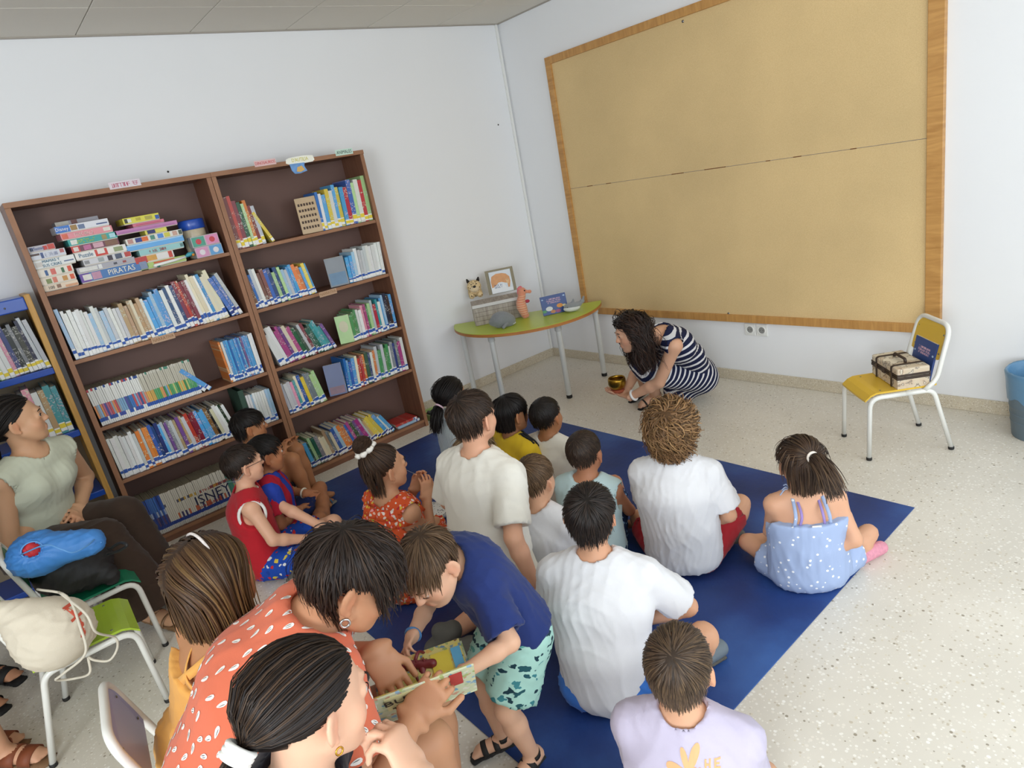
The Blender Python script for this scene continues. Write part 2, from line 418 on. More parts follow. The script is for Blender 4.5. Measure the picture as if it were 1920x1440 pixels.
# blue play mat, laid in four sheets
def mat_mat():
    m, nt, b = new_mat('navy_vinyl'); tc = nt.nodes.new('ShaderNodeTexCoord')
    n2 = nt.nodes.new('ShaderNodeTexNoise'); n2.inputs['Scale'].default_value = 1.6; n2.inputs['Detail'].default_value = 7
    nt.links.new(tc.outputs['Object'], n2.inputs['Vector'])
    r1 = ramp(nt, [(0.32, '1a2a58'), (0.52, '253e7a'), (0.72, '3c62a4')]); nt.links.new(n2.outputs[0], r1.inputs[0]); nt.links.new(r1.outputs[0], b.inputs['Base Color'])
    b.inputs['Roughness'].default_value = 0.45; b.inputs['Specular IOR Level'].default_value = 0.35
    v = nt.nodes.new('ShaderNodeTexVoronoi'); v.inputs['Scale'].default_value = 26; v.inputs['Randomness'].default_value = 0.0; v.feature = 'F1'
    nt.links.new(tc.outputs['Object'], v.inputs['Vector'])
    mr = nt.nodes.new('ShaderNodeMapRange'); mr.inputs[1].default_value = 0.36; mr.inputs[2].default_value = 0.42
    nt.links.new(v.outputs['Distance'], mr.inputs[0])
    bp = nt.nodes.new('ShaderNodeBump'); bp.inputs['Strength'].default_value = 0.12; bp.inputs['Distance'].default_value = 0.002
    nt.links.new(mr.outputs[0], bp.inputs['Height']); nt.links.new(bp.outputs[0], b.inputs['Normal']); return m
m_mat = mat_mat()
MX0, MX1, MY0, MY1 = 0.47, 3.455, -3.13, -1.135
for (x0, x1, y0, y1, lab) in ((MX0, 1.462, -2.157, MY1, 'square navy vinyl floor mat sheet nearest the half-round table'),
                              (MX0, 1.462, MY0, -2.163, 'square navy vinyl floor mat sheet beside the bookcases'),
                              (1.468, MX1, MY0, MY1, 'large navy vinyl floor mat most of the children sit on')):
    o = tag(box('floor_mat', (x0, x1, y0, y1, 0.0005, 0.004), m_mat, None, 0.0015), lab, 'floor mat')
# ================================================================== bookcases
m_bw = wood_mat('brown_melamine', '6b4430', '7d5540', (30, 3, 3), 0.45, 0.02)
m_bwv = wood_mat('brown_melamine_side', '6b4430', '7d5540', (30, 30, 2.5), 0.45, 0.02)
m_bwe = wood_mat('brown_edge_band', '8a5f42', '9a6d4e', (30, 3, 3), 0.5, 0.02)
m_back = mat('brown_back_board', '6a4e45', 0.6, var=0.05, vscale=4)
DEP, BH, TH = 0.30, 1.995, 0.026
SHZ = [0.035, 0.440, 0.764, 1.150, 1.522]       # underside of each shelf board; board is 20 mm
Y_R, Y_M, Y_L = -1.622, -2.625, -3.628
def bookcase(label, y0, y1):
    t = thing('bookcase', label, 'bookcase', (0.0, (y0+y1)/2, 0.0))
    h = (y1-y0)/2
    for s in (-1, 1):
        a, b_ = (-h, -h+TH) if s < 0 else (h-TH, h)
        sp = box('side_panel', (0.014, DEP-0.002, a, b_, 0, BH-TH), m_bwv, t, 0.001)
        box('edge_band', (DEP-0.002, DEP, a, b_, 0, BH-TH), m_bwe, sp, 0.0008)
    tp = box('top_board', (0.014, DEP+0.004, -h-0.001, h+0.001, BH-TH, BH), m_bw, t, 0.0015)
    box('edge_band', (DEP+0.004, DEP+0.006, -h-0.001, h+0.001, BH-TH, BH), m_bwe, tp, 0.0008)
    box('back_board', (0.014, 0.022, -h+TH, h-TH, 0.02, BH-TH), m_back, t, 0.0)
    for z in SHZ:
        s = box('shelf', (0.022, DEP-0.008, -h+TH, h-TH, z, z+0.020), m_bw, t, 0.001)
        box('edge_band', (DEP-0.008, DEP-0.006, -h+TH, h-TH, z, z+0.020), m_bwe, s, 0.0008)
    box('plinth', (DEP-0.03, DEP-0.012, -h+TH, h-TH, 0, SHZ[0]), m_bw, t, 0.001)
    return t
bc_l = bookcase('tall brown bookcase with board games on its top shelf, left of the pair', Y_L, Y_M-0.0015)
bc_r = bookcase('tall brown bookcase nearest the corner, with gaps between its books', Y_M+0.0015, Y_R)
# blue and pine bookcase at the left edge
m_pine = wood_mat('pine_side', 'b5853a', 'c99a4e', (20, 20, 2.5), 0.45)
m_blue = mat('blue_lacquer', '1c4aa8', 0.3, var=0.04, vscale=4, coat=0.2)
BB0, BB1, BBH = -4.72, -3.668, 1.555
bb = thing('bookcase', 'low bookcase with pine sides and blue shelves behind the seated woman', 'bookcase', (0, (BB0+BB1)/2, 0))
hb = (BB1-BB0)/2
for a, b_ in ((-hb, -hb+0.028), (hb-0.028, hb)):
    box('side_panel', (0.014, DEP, a, b_, 0, BBH), m_pine, bb, 0.003)
SHB = [0.05, 0.42, 0.78, 1.135]
for z in SHB: box('shelf', (0.022, DEP-0.006, -hb+0.028, hb-0.028, z, z+0.034), m_blue, bb, 0.004)
box('top_board', (0.014, DEP-0.002, -hb+0.028, hb-0.028, BBH-0.075, BBH-0.008), m_blue, bb, 0.006)
box('back_board', (0.014, 0.022, -hb+0.028, hb-0.028, 0.02, BBH-0.07), mat('beige_back', '8f8068', 0.7), bb, 0)
obj('screw', lathe_mesh('screw', [(0, 0.003), (0.004, 0.002), (0.005, 0)], 10), m_metal, bb, (DEP-0.001, hb-0.12, BBH-0.045), (0, PI/2, 0))

# paper signs on the shelf edges
m_paper = mat('paper', 'e8e4dc', 0.8, var=0.03)
def sign(px, py, w, h, txt, back, ink, label, X, tilt=0.0, size=0.03, sx=0.8):
    q = atx(px, py, X)
    t = thing('shelf_sign', label, 'sign', (X, q[1], q[2]))
    p = box('card', (0.0005, 0.0015, -w/2, w/2, -h/2, h/2), mat('sign_'+back, back, 0.75, var=0.05, vscale=30), t, 0.0003)
    if txt: text('lettering', txt, size, (0.0018, 0, 0), (0, 1, 0), (1, 0, 0), mat('ink_'+ink, ink, 0.7), t, sx=sx)
    else: scribble('faded_lettering', (13,), w*.85, h*.75, (0.0018, 0, 0), (0, 1, 0), (1, 0, 0), mat('ink_'+ink, ink, 0.7), t, 4)
    m_e = mat('sign_edge', '4a3b3b', 0.7)
    t.rotation_euler = (tilt, 0, 0)
    return t
XE = DEP+0.0062
sign(234, 345, 0.155, 0.036, '', 'd9cfd6', 'c0476a', 'faded white sign with pink letters on the left bookcase top', XE, 0.0, 0.020)
sign(497, 305, 0.135, 0.034, 'DINOSAURIOS', 'dcb9b8', 'c2302f', 'pink card sign reading DINOSAURIOS on the bookcase top', XE, 0.0, 0.024)
sign(645, 285, 0.125, 0.036, 'ANIMALES', 'c7e0d2', '23332c', 'pale green card sign reading ANIMALES on the bookcase top', XE, 0.0, 0.030)
sign(306, 634, 0.125, 0.034, 'NARRATIVA', 'b9987c', '8a6238', 'tan card sign reading NARRATIVA on the left bookcase shelf edge', DEP-0.0058, 0.0, 0.026)
sign(615, 549, 0.125, 0.034, 'NARRATIVA', 'b9987c', '8f6c45', 'tan card sign reading NARRATIVA on the right bookcase shelf edge', DEP-0.0058, 0.0, 0.026)
q = atx(563, 303, XE)
t = thing('shelf_sign', 'cut-out paper sign with yellow letters and blue drawing hanging from bookcase top', 'sign', (XE, q[1], q[2]))
def paper_cut(name, pts, x, m):
    v = [(x, y, z) for y, z in pts]+[(x+0.001, y, z) for y, z in pts]; n = len(pts)
    f = [tuple(range(n-1, -1, -1)), tuple(range(n, 2*n))]+[(i, (i+1) % n, n+(i+1) % n, n+i) for i in range(n)]
    return obj(name, mesh(name, v, f), m, t)
paper_cut('banner', [(-0.095, 0.0), (-0.09, 0.022), (-0.07, 0.03), (0.02, 0.034), (0.09, 0.028), (0.096, 0.0), (0.08, -0.01), (0.02, -0.012), (-0.075, -0.008)], 0.0005, mat('sign_cream', 'f0efe2', 0.8))
paper_cut('drawing', [(-0.075, -0.006), (0.025, -0.008), (0.018, -0.03), (0.03, -0.058), (-0.02, -0.068), (-0.055, -0.066), (-0.07, -0.045)], 0.0012, mat('sign_blue', '6f9bd0', 0.8, var=0.3, vscale=40))
paper_cut('drawing_detail', [(-0.03, -0.03), (0.0, -0.024), (0.015, -0.05), (-0.015, -0.06), (-0.04, -0.055)], 0.0024, mat('sign_orange', 'd9b06a', 0.8))
text('lettering', "D'AUTILIA", 0.030, (0.0022, 0.0, 0.012), (0, 1, 0), (1, 0, 0), mat('ink_yellow', 'c9c22f', 0.7), t, sx=0.8)

# ================================================================== half-round table
m_lime = mat('lime_laminate', 'b4c443', 0.35, var=0.03, vscale=3)
m_ply = wood_mat('plywood_edge', 'a4662f', 'c48345', (4, 4, 60), 0.5)
m_leg = mat('grey_white_enamel', 'c9cbc8', 0.3, coat=0.2)
m_foot = mat('black_rubber', '1a1a1a', 0.6)
TZ = 0.60
e0 = atz(850, 608, TZ); e1 = atz(1127, 563, TZ)
e0[0] = max(e0[0], 0.03)
mid = (e0+e1)/2; RT = np.linalg.norm((e1-e0)[:2])/2; ta = math.atan2(e1[1]-e0[1], e1[0]-e0[0])
tb = thing('half_round_table', 'lime half-round table with four grey legs set across the corner', 'table', (mid[0], mid[1], 0), ta)
arc = [(RT*math.cos(a), RT*0.98*math.sin(a)) for a in np.linspace(-PI, 0, 41)]
arc = [(x, y) for x, y in arc]
obj('table_top', prism_mesh('table_top', arc, TZ-0.004, TZ, 0.0012), m_lime, tb)
obj('table_edge', prism_mesh('table_edge', [(x*0.999, y*0.999-0.0005) for x, y in arc], TZ-0.026, TZ-0.004, 0.002), m_ply, tb)
for (lx, ly) in ((-RT+0.06, -0.07), (RT-0.06, -0.07), (-RT*0.42, -RT*0.78), (RT*0.42, -RT*0.78)):
    lg = obj('leg', lathe_mesh('leg', [(0.021, 0.018), (0.021, TZ-0.026)], 18), m_leg, tb, (lx, ly, 0))
    obj('foot_cap', lathe_mesh('foot_cap', [(0, 0), (0.02, 0), (0.0225, 0.004), (0.0225, 0.024), (0.021, 0.026)], 18), m_foot, lg)
    obj('leg_bracket', lathe_mesh('leg_bracket', [(0.021, TZ-0.075), (0.026, TZ-0.07), (0.026, TZ-0.03), (0.05, TZ-0.0265)], 18), m_leg, lg)

# ================================================================== chairs
m_tube = mat('white_enamel_tube', 'e2e2dc', 0.28, coat=0.3)
def make_chair(label, col, loc, face, seat_h=0.34, w=0.30, top=0.63, group=None, sc=1.0, screws=True):
    """face: angle of the direction the chair faces; local +y is the front"""
    t = thing('school_chair', label, 'chair', (loc[0], loc[1], 0), face-PI/2, group)
    t.scale = (sc, sc, sc)
    r = 0.0115; hw = w/2; zs = seat_h-0.016
    mseat = mat('seat_'+col, col, 0.35, var=0.03, vscale=5, coat=0.15)
    for s in (-1, 1):
        pth = rounded([(s*hw, 0.175, 0.012), (s*hw*0.98, 0.165, zs), (s*hw*0.98, 0.0, zs)], 0.055, 6)
        lf = tube('leg', pth, r, m_tube, t)
        obj('foot_cap', lathe_mesh('foot_cap', [(0, 0), (0.012, 0), (0.0135, 0.003), (0.0135, 0.014), (0.0118, 0.016)], 12), m_foot, lf, (s*hw, 0.175, 0))
        pth = rounded([(s*hw*0.98, 0.0, zs), (s*hw*0.98, -0.13, zs), (s*hw*1.02, -0.215, 0.012)], 0.04, 6)
        lb = tube('leg', pth, r, m_tube, t)
        obj('foot_cap', lathe_mesh('foot_cap', [(0, 0), (0.012, 0), (0.0135, 0.003), (0.0135, 0.014), (0.0118, 0.016)], 12), m_foot, lb, (s*hw*1.02, -0.215, 0))
    # back tube: an upside-down U rising from the seat rails
    bz = top-0.012
    pth = rounded([(-hw*0.98, -0.09, zs+0.004), (-hw*0.98, -0.145, zs+0.05), (-hw*0.9, -0.21, bz), (hw*0.9, -0.21, bz), (hw*0.98, -0.145, zs+0.05), (hw*0.98, -0.09, zs+0.004)], 0.06, 6)
    tube('back_frame', pth, r, m_tube, t)
    for yb in (0.10, -0.11):
        tube('crossbar', [(-hw*0.97, yb, zs-0.004), (hw*0.97, yb, zs-0.004)], 0.008, m_tube, t)
    # seat: a curved laminated sheet, waterfall front
    nx, ny = 9, 14; v = []; f = []
    ys_ = np.linspace(-0.155, 0.182, ny)
    for th_ in (0.0, -0.009):
        for j, y in enumerate(ys_):
            for i in range(nx):
                x = -1+2*i/(nx-1); wid = hw*0.90
                if y < -0.12: wid *= 0.94
                zz = zs+0.0215+th_-0.010*(1-x*x)*(0.5 if abs(y) < .1 else .3)
                d = max(0, y-0.12); zz -= d*d*9.0
                v.append((x*wid, y, zz))
    N = nx*ny
    for j in range(ny-1):
        for i in range(nx-1):
            a = j*nx+i; f.append((a, a+1, a+nx+1, a+nx)); f.append((N+a, N+a+nx, N+a+nx+1, N+a+1))
    ring = [i for i in range(nx)]+[j*nx+nx-1 for j in range(1, ny)]+[(ny-1)*nx+i for i in range(nx-2, -1, -1)]+[j*nx for j in range(ny-2, 0, -1)]
    for a, b_ in zip(ring, ring[1:]+ring[:1]): f.append((b_, a, N+a, N+b_))
    st = obj('seat', mesh('seat', v, f, False), mseat, t)
    # backrest panel between the uprights
    def up(s, k): # along the reclined plane
        return np.array([s, -0.145-(0.065)*k, zs+0.05+(bz-zs-0.05)*k])
    out = []
    kx = hw*0.86
    for (a, k) in ((-0.98, 0.36), (-1, 0.5), (-0.99, 0.84), (-0.9, 0.93), (-0.75, 0.965), (0.75, 0.965), (0.9, 0.93), (0.99, 0.84), (1, 0.5), (0.98, 0.36), (0.85, 0.33), (-0.85, 0.33)):
        out.append((a*kx, k))
    v = []; n = len(out)
    for dy in (0.005, -0.004):
        for a, k in out:
            p = up(a, k); curve = 0.012*(1-(a/kx)**2)
            v.append((p[0], p[1]+dy-curve, p[2]))
    f = [tuple(range(n)), tuple(range(2*n-1, n-1, -1))]+[(i, n+i, n+(i+1) % n, (i+1) % n) for i in range(n)]
    bk = obj('backrest', mesh('backrest', v, f, False), mseat, t)
    if screws:
        for (a, k) in ((-0.85, .45), (0.85, .45), (-0.85, .8), (0.85, .8)):
            p = up(a*kx, k)
            obj('screw', lathe_mesh('screw', [(0, .003), (.004, .002), (.005, 0)], 8), m_metal, bk, (p[0], p[1]+0.006-0.0035, p[2]), (-PI/2, 0, 0))
        for (a, y) in ((-0.8, 0.1), (0.8, 0.1), (-0.8, -0.1), (0.8, -0.1)):
            obj('screw', lathe_mesh('screw', [(0, .0025), (.004, .0015), (.005, 0)], 8), m_metal, st, (a*hw*0.9, y, zs+0.0205))
    return t
def face_to(a, b_): return math.atan2(b_[1]-a[1], b_[0]-a[0])
YC = np.array([3.135, -0.558]); YF = math.atan2(-0.72, -0.69)
chair_y = make_chair('child-size chair with yellow seat beside the cork board, suitcase on it', 'ddb53a', YC, YF, 0.345, 0.30, 0.645)
# green chair, lime chair, lilac chair (left foreground)
GC = np.array([1.225, -3.945]); GF = math.radians(91)
chair_g = make_chair('child-size chair with dark green seat carrying a black bag', '17805c', GC, GF, 0.36, 0.31, 0.66)
LC = np.array([1.615, -4.02]); LF = math.radians(88)
chair_lime = make_chair('child-size chair with lime green seat carrying a cream drawstring bag', 'aac63a', LC, LF, 0.36, 0.32, 0.66)
LL = np.array([2.70, -3.79]); LLF = math.radians(84)
chair_lil = make_chair('child-size chair with lilac backrest at the bottom left', 'a3a6cf', LL, LLF, 0.36, 0.31, 0.66)

# ================================================================== waste bin
m_bin = mat('grey_bin_plastic', '5f707c', 0.5, var=0.04, vscale=5)
m_bag = mat('blue_bag_film', '5b86a8', 0.3, bump=0.6, bscale=25, spec=0.6)
bp_ = atz(1932, 812, 0); BINX = np.array([3.675, -0.185])
bn = thing('waste_bin', 'round grey plastic bin lined with a blue bag by the wall', 'bin', (BINX[0], BINX[1], 0))
obj('body', lathe_mesh('body', [(0, 0.006), (0.108, 0.006), (0.112, 0.0), (0.114, 0.004), (0.13, 0.16), (0.132, 0.162), (0.132, 0.168), (0.131, 0.17), (0.146, 0.325), (0.15, 0.33), (0.146, 0.335), (0.112, 0.012), (0, 0.012)], 40), m_bin, bn)
prof = []
v = []; f = []; S = 48
rows = [(0.1375, 0.20), (0.143, 0.25), (0.1505, 0.315), (0.1535, 0.337), (0.1500, 0.346), (0.143, 0.336), (0.128, 0.24), (0.115, 0.12), (0.07, 0.05), (0.0, 0.04)]
for i, (r_, z_) in enumerate(rows):
    for k in range(S):
        a = 2*PI*k/S; w_ = 0.003*math.sin(9*a+i)+0.002*math.sin(17*a-2*i)
        rr = r_+(abs(w_)*0.6 if i < 4 else -abs(w_)); zz = z_+(0.012*math.sin(5*a)+0.006*math.sin(11*a) if i == 0 else 0)
        v.append((max(rr, 0)*math.cos(a), max(rr, 0)*math.sin(a), zz))
for i in range(len(rows)-1):
    for k in range(S):
        l = (k+1) % S; f.append((i*S+k, i*S+l, (i+1)*S+l, (i+1)*S+k))
obj('bag_liner', mesh('bag_liner', v, f, True), m_bag, bn)
for zz in (0.085, 0.125): obj('rib', lathe_mesh('rib', [(0.1215+(zz-0.085)*0.1, zz-0.004), (0.1245+(zz-0.085)*0.1, zz), (0.1225+(zz-0.085)*0.1, zz+0.004)], 40), m_bin, bn)

def stool(label, loc, h, r=.155):
    t = thing('low_stool', label, 'stool', (loc[0], loc[1], 0))
    obj('seat', lathe_mesh('seat', [(0, h-.022), (r-.006, h-.022), (r, h-.016), (r, h-.006), (r-.006, h), (0, h)], 28), m_oak, t)
    for k in range(4):
        a = PI/4+k*PI/2; lg = tube('leg', [(math.cos(a)*(r-.01), math.sin(a)*(r-.01), .01), (math.cos(a)*(r-.05), math.sin(a)*(r-.05), h-.022)], .012, m_tube, t)
        obj('foot_cap', lathe_mesh('foot_cap', [(0, 0), (.013, 0), (.0145, .003), (.0145, .014), (.012, .016)], 12), m_foot, lg, (math.cos(a)*(r-.01), math.sin(a)*(r-.01), 0))
# ================================================================== books
def book_cover_mat():
    m, nt, b = new_mat('book_cover')
    oi = nt.nodes.new('ShaderNodeObjectInfo'); tc = nt.nodes.new('ShaderNodeTexCoord')
    sep = nt.nodes.new('ShaderNodeSeparateXYZ'); nt.links.new(tc.outputs['Object'], sep.inputs[0])
    # lettering-like marks up the spine, different on every book
    vec = nt.nodes.new('ShaderNodeCombineXYZ')
    ml = nt.nodes.new('ShaderNodeMath'); ml.operation = 'MULTIPLY'; ml.inputs[1].default_value = 93.0
    nt.links.new(oi.outputs['Random'], ml.inputs[0]); nt.links.new(ml.outputs[0], vec.inputs[0])
    mz = nt.nodes.new('ShaderNodeMath'); mz.operation = 'MULTIPLY'; mz.inputs[1].default_value = 38.0
    nt.links.new(sep.outputs[2], mz.inputs[0]); nt.links.new(mz.outputs[0], vec.inputs[2])
    my = nt.nodes.new('ShaderNodeMath'); my.operation = 'MULTIPLY'; my.inputs[1].default_value = 3.0
    nt.links.new(sep.outputs[1], my.inputs[0]); nt.links.new(my.outputs[0], vec.inputs[1])
    n = nt.nodes.new('ShaderNodeTexNoise'); n.inputs['Scale'].default_value = 1.0; n.inputs['Detail'].default_value = 2
    nt.links.new(vec.outputs[0], n.inputs['Vector'])
    vec2 = nt.nodes.new('ShaderNodeCombineXYZ'); nt.links.new(ml.outputs[0], vec2.inputs[0])
    mz2 = nt.nodes.new('ShaderNodeMath'); mz2.operation = 'MULTIPLY'; mz2.inputs[1].default_value = 4.0
    nt.links.new(sep.outputs[2], mz2.inputs[0]); nt.links.new(mz2.outputs[0], vec2.inputs[2])
    n2 = nt.nodes.new('ShaderNodeTexNoise'); n2.inputs['Scale'].default_value = 1.0; n2.inputs['Detail'].default_value = 1
    nt.links.new(vec2.outputs[0], n2.inputs['Vector'])
    a1 = nt.nodes.new('ShaderNodeMapRange'); a1.inputs[1].default_value = 0.55; a1.inputs[2].default_value = 0.6; nt.links.new(n.outputs[0], a1.inputs[0])
    a2 = nt.nodes.new('ShaderNodeMapRange'); a2.inputs[1].default_value = 0.5; a2.inputs[2].default_value = 0.53; nt.links.new(n2.outputs[0], a2.inputs[0])
    mm = nt.nodes.new('ShaderNodeMath'); mm.operation = 'MULTIPLY'; nt.links.new(a1.outputs[0], mm.inputs[0]); nt.links.new(a2.outputs[0], mm.inputs[1])
    hs = nt.nodes.new('ShaderNodeHueSaturation'); hs.inputs['Hue'].default_value = 0.62; hs.inputs['Saturation'].default_value = 0.8; hs.inputs['Value'].default_value = 0.7
    nt.links.new(oi.outputs['Color'], hs.inputs['Color'])
    inv = nt.nodes.new('ShaderNodeMix'); inv.data_type = 'RGBA'; inv.inputs[0].default_value = 0.45; inv.inputs[7].default_value = (0.85, 0.82, 0.75, 1)
    nt.links.new(hs.outputs[0], inv.inputs[6])
    mx = nt.nodes.new('ShaderNodeMix'); mx.data_type = 'RGBA'
    nt.links.new(mm.outputs[0], mx.inputs[0]); nt.links.new(oi.outputs['Color'], mx.inputs[6]); nt.links.new(inv.outputs[2], mx.inputs[7])
    nt.links.new(mx.outputs[2], b.inputs['Base Color']); b.inputs['Roughness'].default_value = 0.35
    return m
m_cover = book_cover_mat()
m_pages = mat('book_pages', 'd9cfb8', 0.9, var=0.08, vscale=3, stretch=(1, 60, 1))
m_lw = mat('label_white', 'e9e9e6', 0.6)
m_lb = mat('label_blue', '2a56a8', 0.6)
m_lb2 = mat('label_navy', '25377f', 0.6)
m_ly = mat('label_yellow', 'e3cb3d', 0.6)
def book_vf(lz=0.035, lh=0.155, bz=0.09, bh=0.045):
    """unit book: spine on x=0 facing +x, thickness along y (0..1), height z (0..1), depth to x=-1"""
    v = []; f = []; mi = []
    def bx(x0, x1, y0, y1, z0, z1, m):
        b = len(v)
        v.extend([(x0, y0, z0), (x1, y0, z0), (x1, y1, z0), (x0, y1, z0), (x0, y0, z1), (x1, y0, z1), (x1, y1, z1), (x0, y1, z1)])
        for q in ((0, 3, 2, 1), (4, 5, 6, 7), (0, 1, 5, 4), (2, 3, 7, 6), (1, 2, 6, 5), (3, 0, 4, 7)):
            f.append(tuple(b+i for i in q)); mi.append(m)
    bx(-1, 0, 0.0, 0.12, 0, 1, 0); bx(-1, 0, 0.88, 1.0, 0, 1, 0); bx(-0.012, 0, 0.12, 0.88, 0, 1, 0)
    bx(-0.975, -0.012, 0.12, 0.88, 0.012, 0.988, 1)
    bx(-0.0, 0.004, 0.03, 0.97, lz, lz+lh, 2)
    bx(0.004, 0.007, 0.03, 0.97, lz+bz, lz+bz+bh, 3)
    return v, f, mi
def book_mesh(blue, *a):
    BV, BF, BMI = book_vf(*a); me = mesh('book', BV, BF); me.polygons.foreach_set('material_index', BMI)
    for m in (m_cover, m_pages, m_lw, blue): me.materials.append(m)
    return me
LV = ((.03, .15, .09, .05), (.02, .13, .03, .07), (.05, .17, .06, .09), (.015, .19, .1, .06))
BOOK_ME = {k: [book_mesh(m, *a) for a in LV] for k, m in (('b', m_lb), ('n', m_lb2), ('y', m_ly))}
PAL = {'white': 'dfe0dc', 'cream': 'ddd3b4', 'pale grey': 'b9bdc0', 'pale blue': '9fc0d8', 'sky blue': '4f9bd0', 'blue': '2f62ab', 'navy': '243a72',
       'red': 'b8342f', 'dark red': '7e2530', 'orange': 'd87f3a', 'yellow': 'dcc24a', 'pale green': 'a8c98c', 'green': '4c8a4e', 'dark green': '2d5140', 'teal': '3f8f96',
       'pink': 'd98fa4', 'magenta': 'a8437c', 'purple': '6c4a86', 'brown': '7a5138', 'black': '24242a', 'tan': 'b79a72', 'grey': '7d8288'}
ORD = ['first', 'second', 'third', 'fourth', 'fifth', 'sixth', 'seventh', 'eighth', 'ninth', 'tenth', 'eleventh', 'twelfth', 'thirteenth', 'fourteenth', 'fifteenth', 'sixteenth', 'seventeenth', 'eighteenth', 'nineteenth', 'twentieth']
def ordinal(n):
    if n < 20: return ORD[n]
    return f'{n+1}'+('th' if (n+1) % 10 not in (1, 2, 3) or (n+1) in (11, 12, 13) else {1: 'st', 2: 'nd', 3: 'rd'}[(n+1) % 10])
rb = random.Random(11)
N_BOOK = 0
def book_row(where, y0, y1, z, pal, h, th, lean=0.0, lab='b', depth=(0.16, 0.21), x=0.272, lean_end=None, hvar=0.02, group=None, maxn=999):
    """books from the left (y0) to the right (y1) of a shelf; lean>0 leans the top to the left"""
    global N_BOOK
    y = y0; k = 0
    while y < y1 and k < maxn:
        t = rb.uniform(*th)*1.27; u = (y-y0)/max(y1-y0, 1e-6)
        hh = (h(u) if callable(h) else h)+rb.uniform(-hvar, hvar)
        a = math.radians(lean if lean_end is None else lean+(lean_end-lean)*u**2)+math.radians(rb.uniform(-0.5, 0.5))
        c = pal(u) if callable(pal) else rb.choice(pal)
        col = np.array(srgb(PAL[c])); col[:3] *= rb.uniform(0.85, 1.12); col[:3] = np.clip(col[:3]+np.array([rb.uniform(-.02, .02) for _ in range(3)]), 0.01, 0.85)
        o = bpy.data.objects.new('book', rb.choice(BOOK_ME[lab])); COL.objects.link(o)
        o.scale = (rb.uniform(*depth), t, hh); o.color = tuple(col)
        # pivot on the lower corner that touches the board
        zz = z+0.0006+(max(0.0, -math.sin(-a))*0)
        lift = t*math.sin(-a) if a < 0 else 0.0
        o.location = (x+rb.uniform(-0.006, 0.006), y, z+0.0008+(t*math.sin(abs(a)) if a < 0 else 0))
        o.rotation_euler = (a, 0, 0)
        size = 'slim' if t < (th[0]+th[1])/2 else 'thicker'
        tag(o, f'{size} {c} book, {ordinal(k)} from left {where}', 'book', group or ('books '+where))
        y += t/math.cos(a)+0.0007; k += 1; N_BOOK += 1
    return y
S = [z+0.0205 for z in SHZ]
L0, L1 = Y_L+TH+0.004, Y_M-TH-0.006
R0, R1 = Y_M+TH+0.006, Y_R-TH-0.006
lw = L1-L0; rw = R1-R0
def bands(*bs):
    def g(u):
        for lim, cols in bs:
            if u <= lim: return rb.choice(cols)
        return rb.choice(bs[-1][1])
    return g
# left bookcase, shelf below the board games
def h2(u): return 0.275-0.06*math.sin(min(1, u*1.35)*PI)*(1 if u < 0.74 else 0)+(0.03*max(0, u-0.55))
book_row('on the shelf below the board games', L0+0.012, L1-0.10, S[3], bands((.12, ['white', 'cream', 'white', 'pale blue']), (.34, ['white', 'pale grey', 'pale blue', 'cream', 'white']), (.5, ['cream', 'cream', 'white', 'tan']), (.62, ['sky blue', 'pale blue', 'sky blue', 'white']), (.72, ['white', 'red', 'pale grey', 'navy', 'white']), (.80, ['red', 'red', 'dark red']), (.9, ['cream', 'cream', 'white']), (1, ['sky blue', 'cream', 'teal'])), h2, (0.011, 0.018), 2, 'b', lean_end=10)
book_row('leaning at right end below the board games', L1-0.085, L1-0.03, S[3], ['blue', 'tan', 'pale grey'], 0.27, (0.014, 0.02), 16, 'n', maxn=3)
# left bookcase, third shelf: right-hand blue series
book_row('leaning by the sky blue series', L0+0.60*lw, L0+0.66*lw, S[2], ['sky blue', 'white'], 0.20, (0.016, 0.02), 38, 'b', maxn=2)
book_row('in the sky blue series, left bookcase', L0+0.775*lw, L1-0.015, S[2], bands((.05, ['orange']), (.1, ['white']), (.62, ['sky blue', 'sky blue', 'sky blue', 'blue']), (.68, ['purple']), (.85, ['sky blue', 'sky blue']), (1, ['pale grey', 'white'])), 0.255, (0.0085, 0.011), 1.0, 'b', hvar=0.004)
# left bookcase, fourth shelf
book_row('on the left bookcase fourth shelf', L0+0.006, L0+0.72*lw, S[1], bands((.18, ['white']), (.4, ['blue', 'purple', 'sky blue', 'orange', 'pale grey', 'navy']), (.62, ['dark green', 'pale grey', 'grey', 'purple', 'tan', 'white']), (.72, ['red', 'dark red', 'white']), (.8, ['sky blue', 'sky blue']), (1, ['white', 'cream', 'brown', 'black'])), lambda u: 0.24-0.02*u, (0.011, 0.017), 1.5, 'b', lean_end=12, hvar=0.012)
book_row('beside the green binder, left bookcase', L0+0.83*lw, L1-0.02, S[1], ['pale blue', 'white', 'purple', 'pale blue', 'white'], 0.215, (0.010, 0.013), 1, 'b', hvar=0.003)
bd = thing('ring_binder', 'dark green ring binder standing on the fourth shelf of the left bookcase', 'binder', (0.27, L0+0.79*lw, S[1]))
box('cover_board', (-0.22, 0, 0, 0.004, 0, 0.26), mat('binder_green', '2f4a3c', 0.6), bd, 0.001); box('cover_board', (-0.22, 0, 0.028, 0.032, 0, 0.26), MATS['binder_green'], bd, 0.001)
box('spine', (-0.003, 0, 0.004, 0.028, 0, 0.26), MATS['binder_green'], bd, 0.001); box('page_block', (-0.2, -0.01, 0.006, 0.026, 0.01, 0.24), m_pages, bd, 0.001)
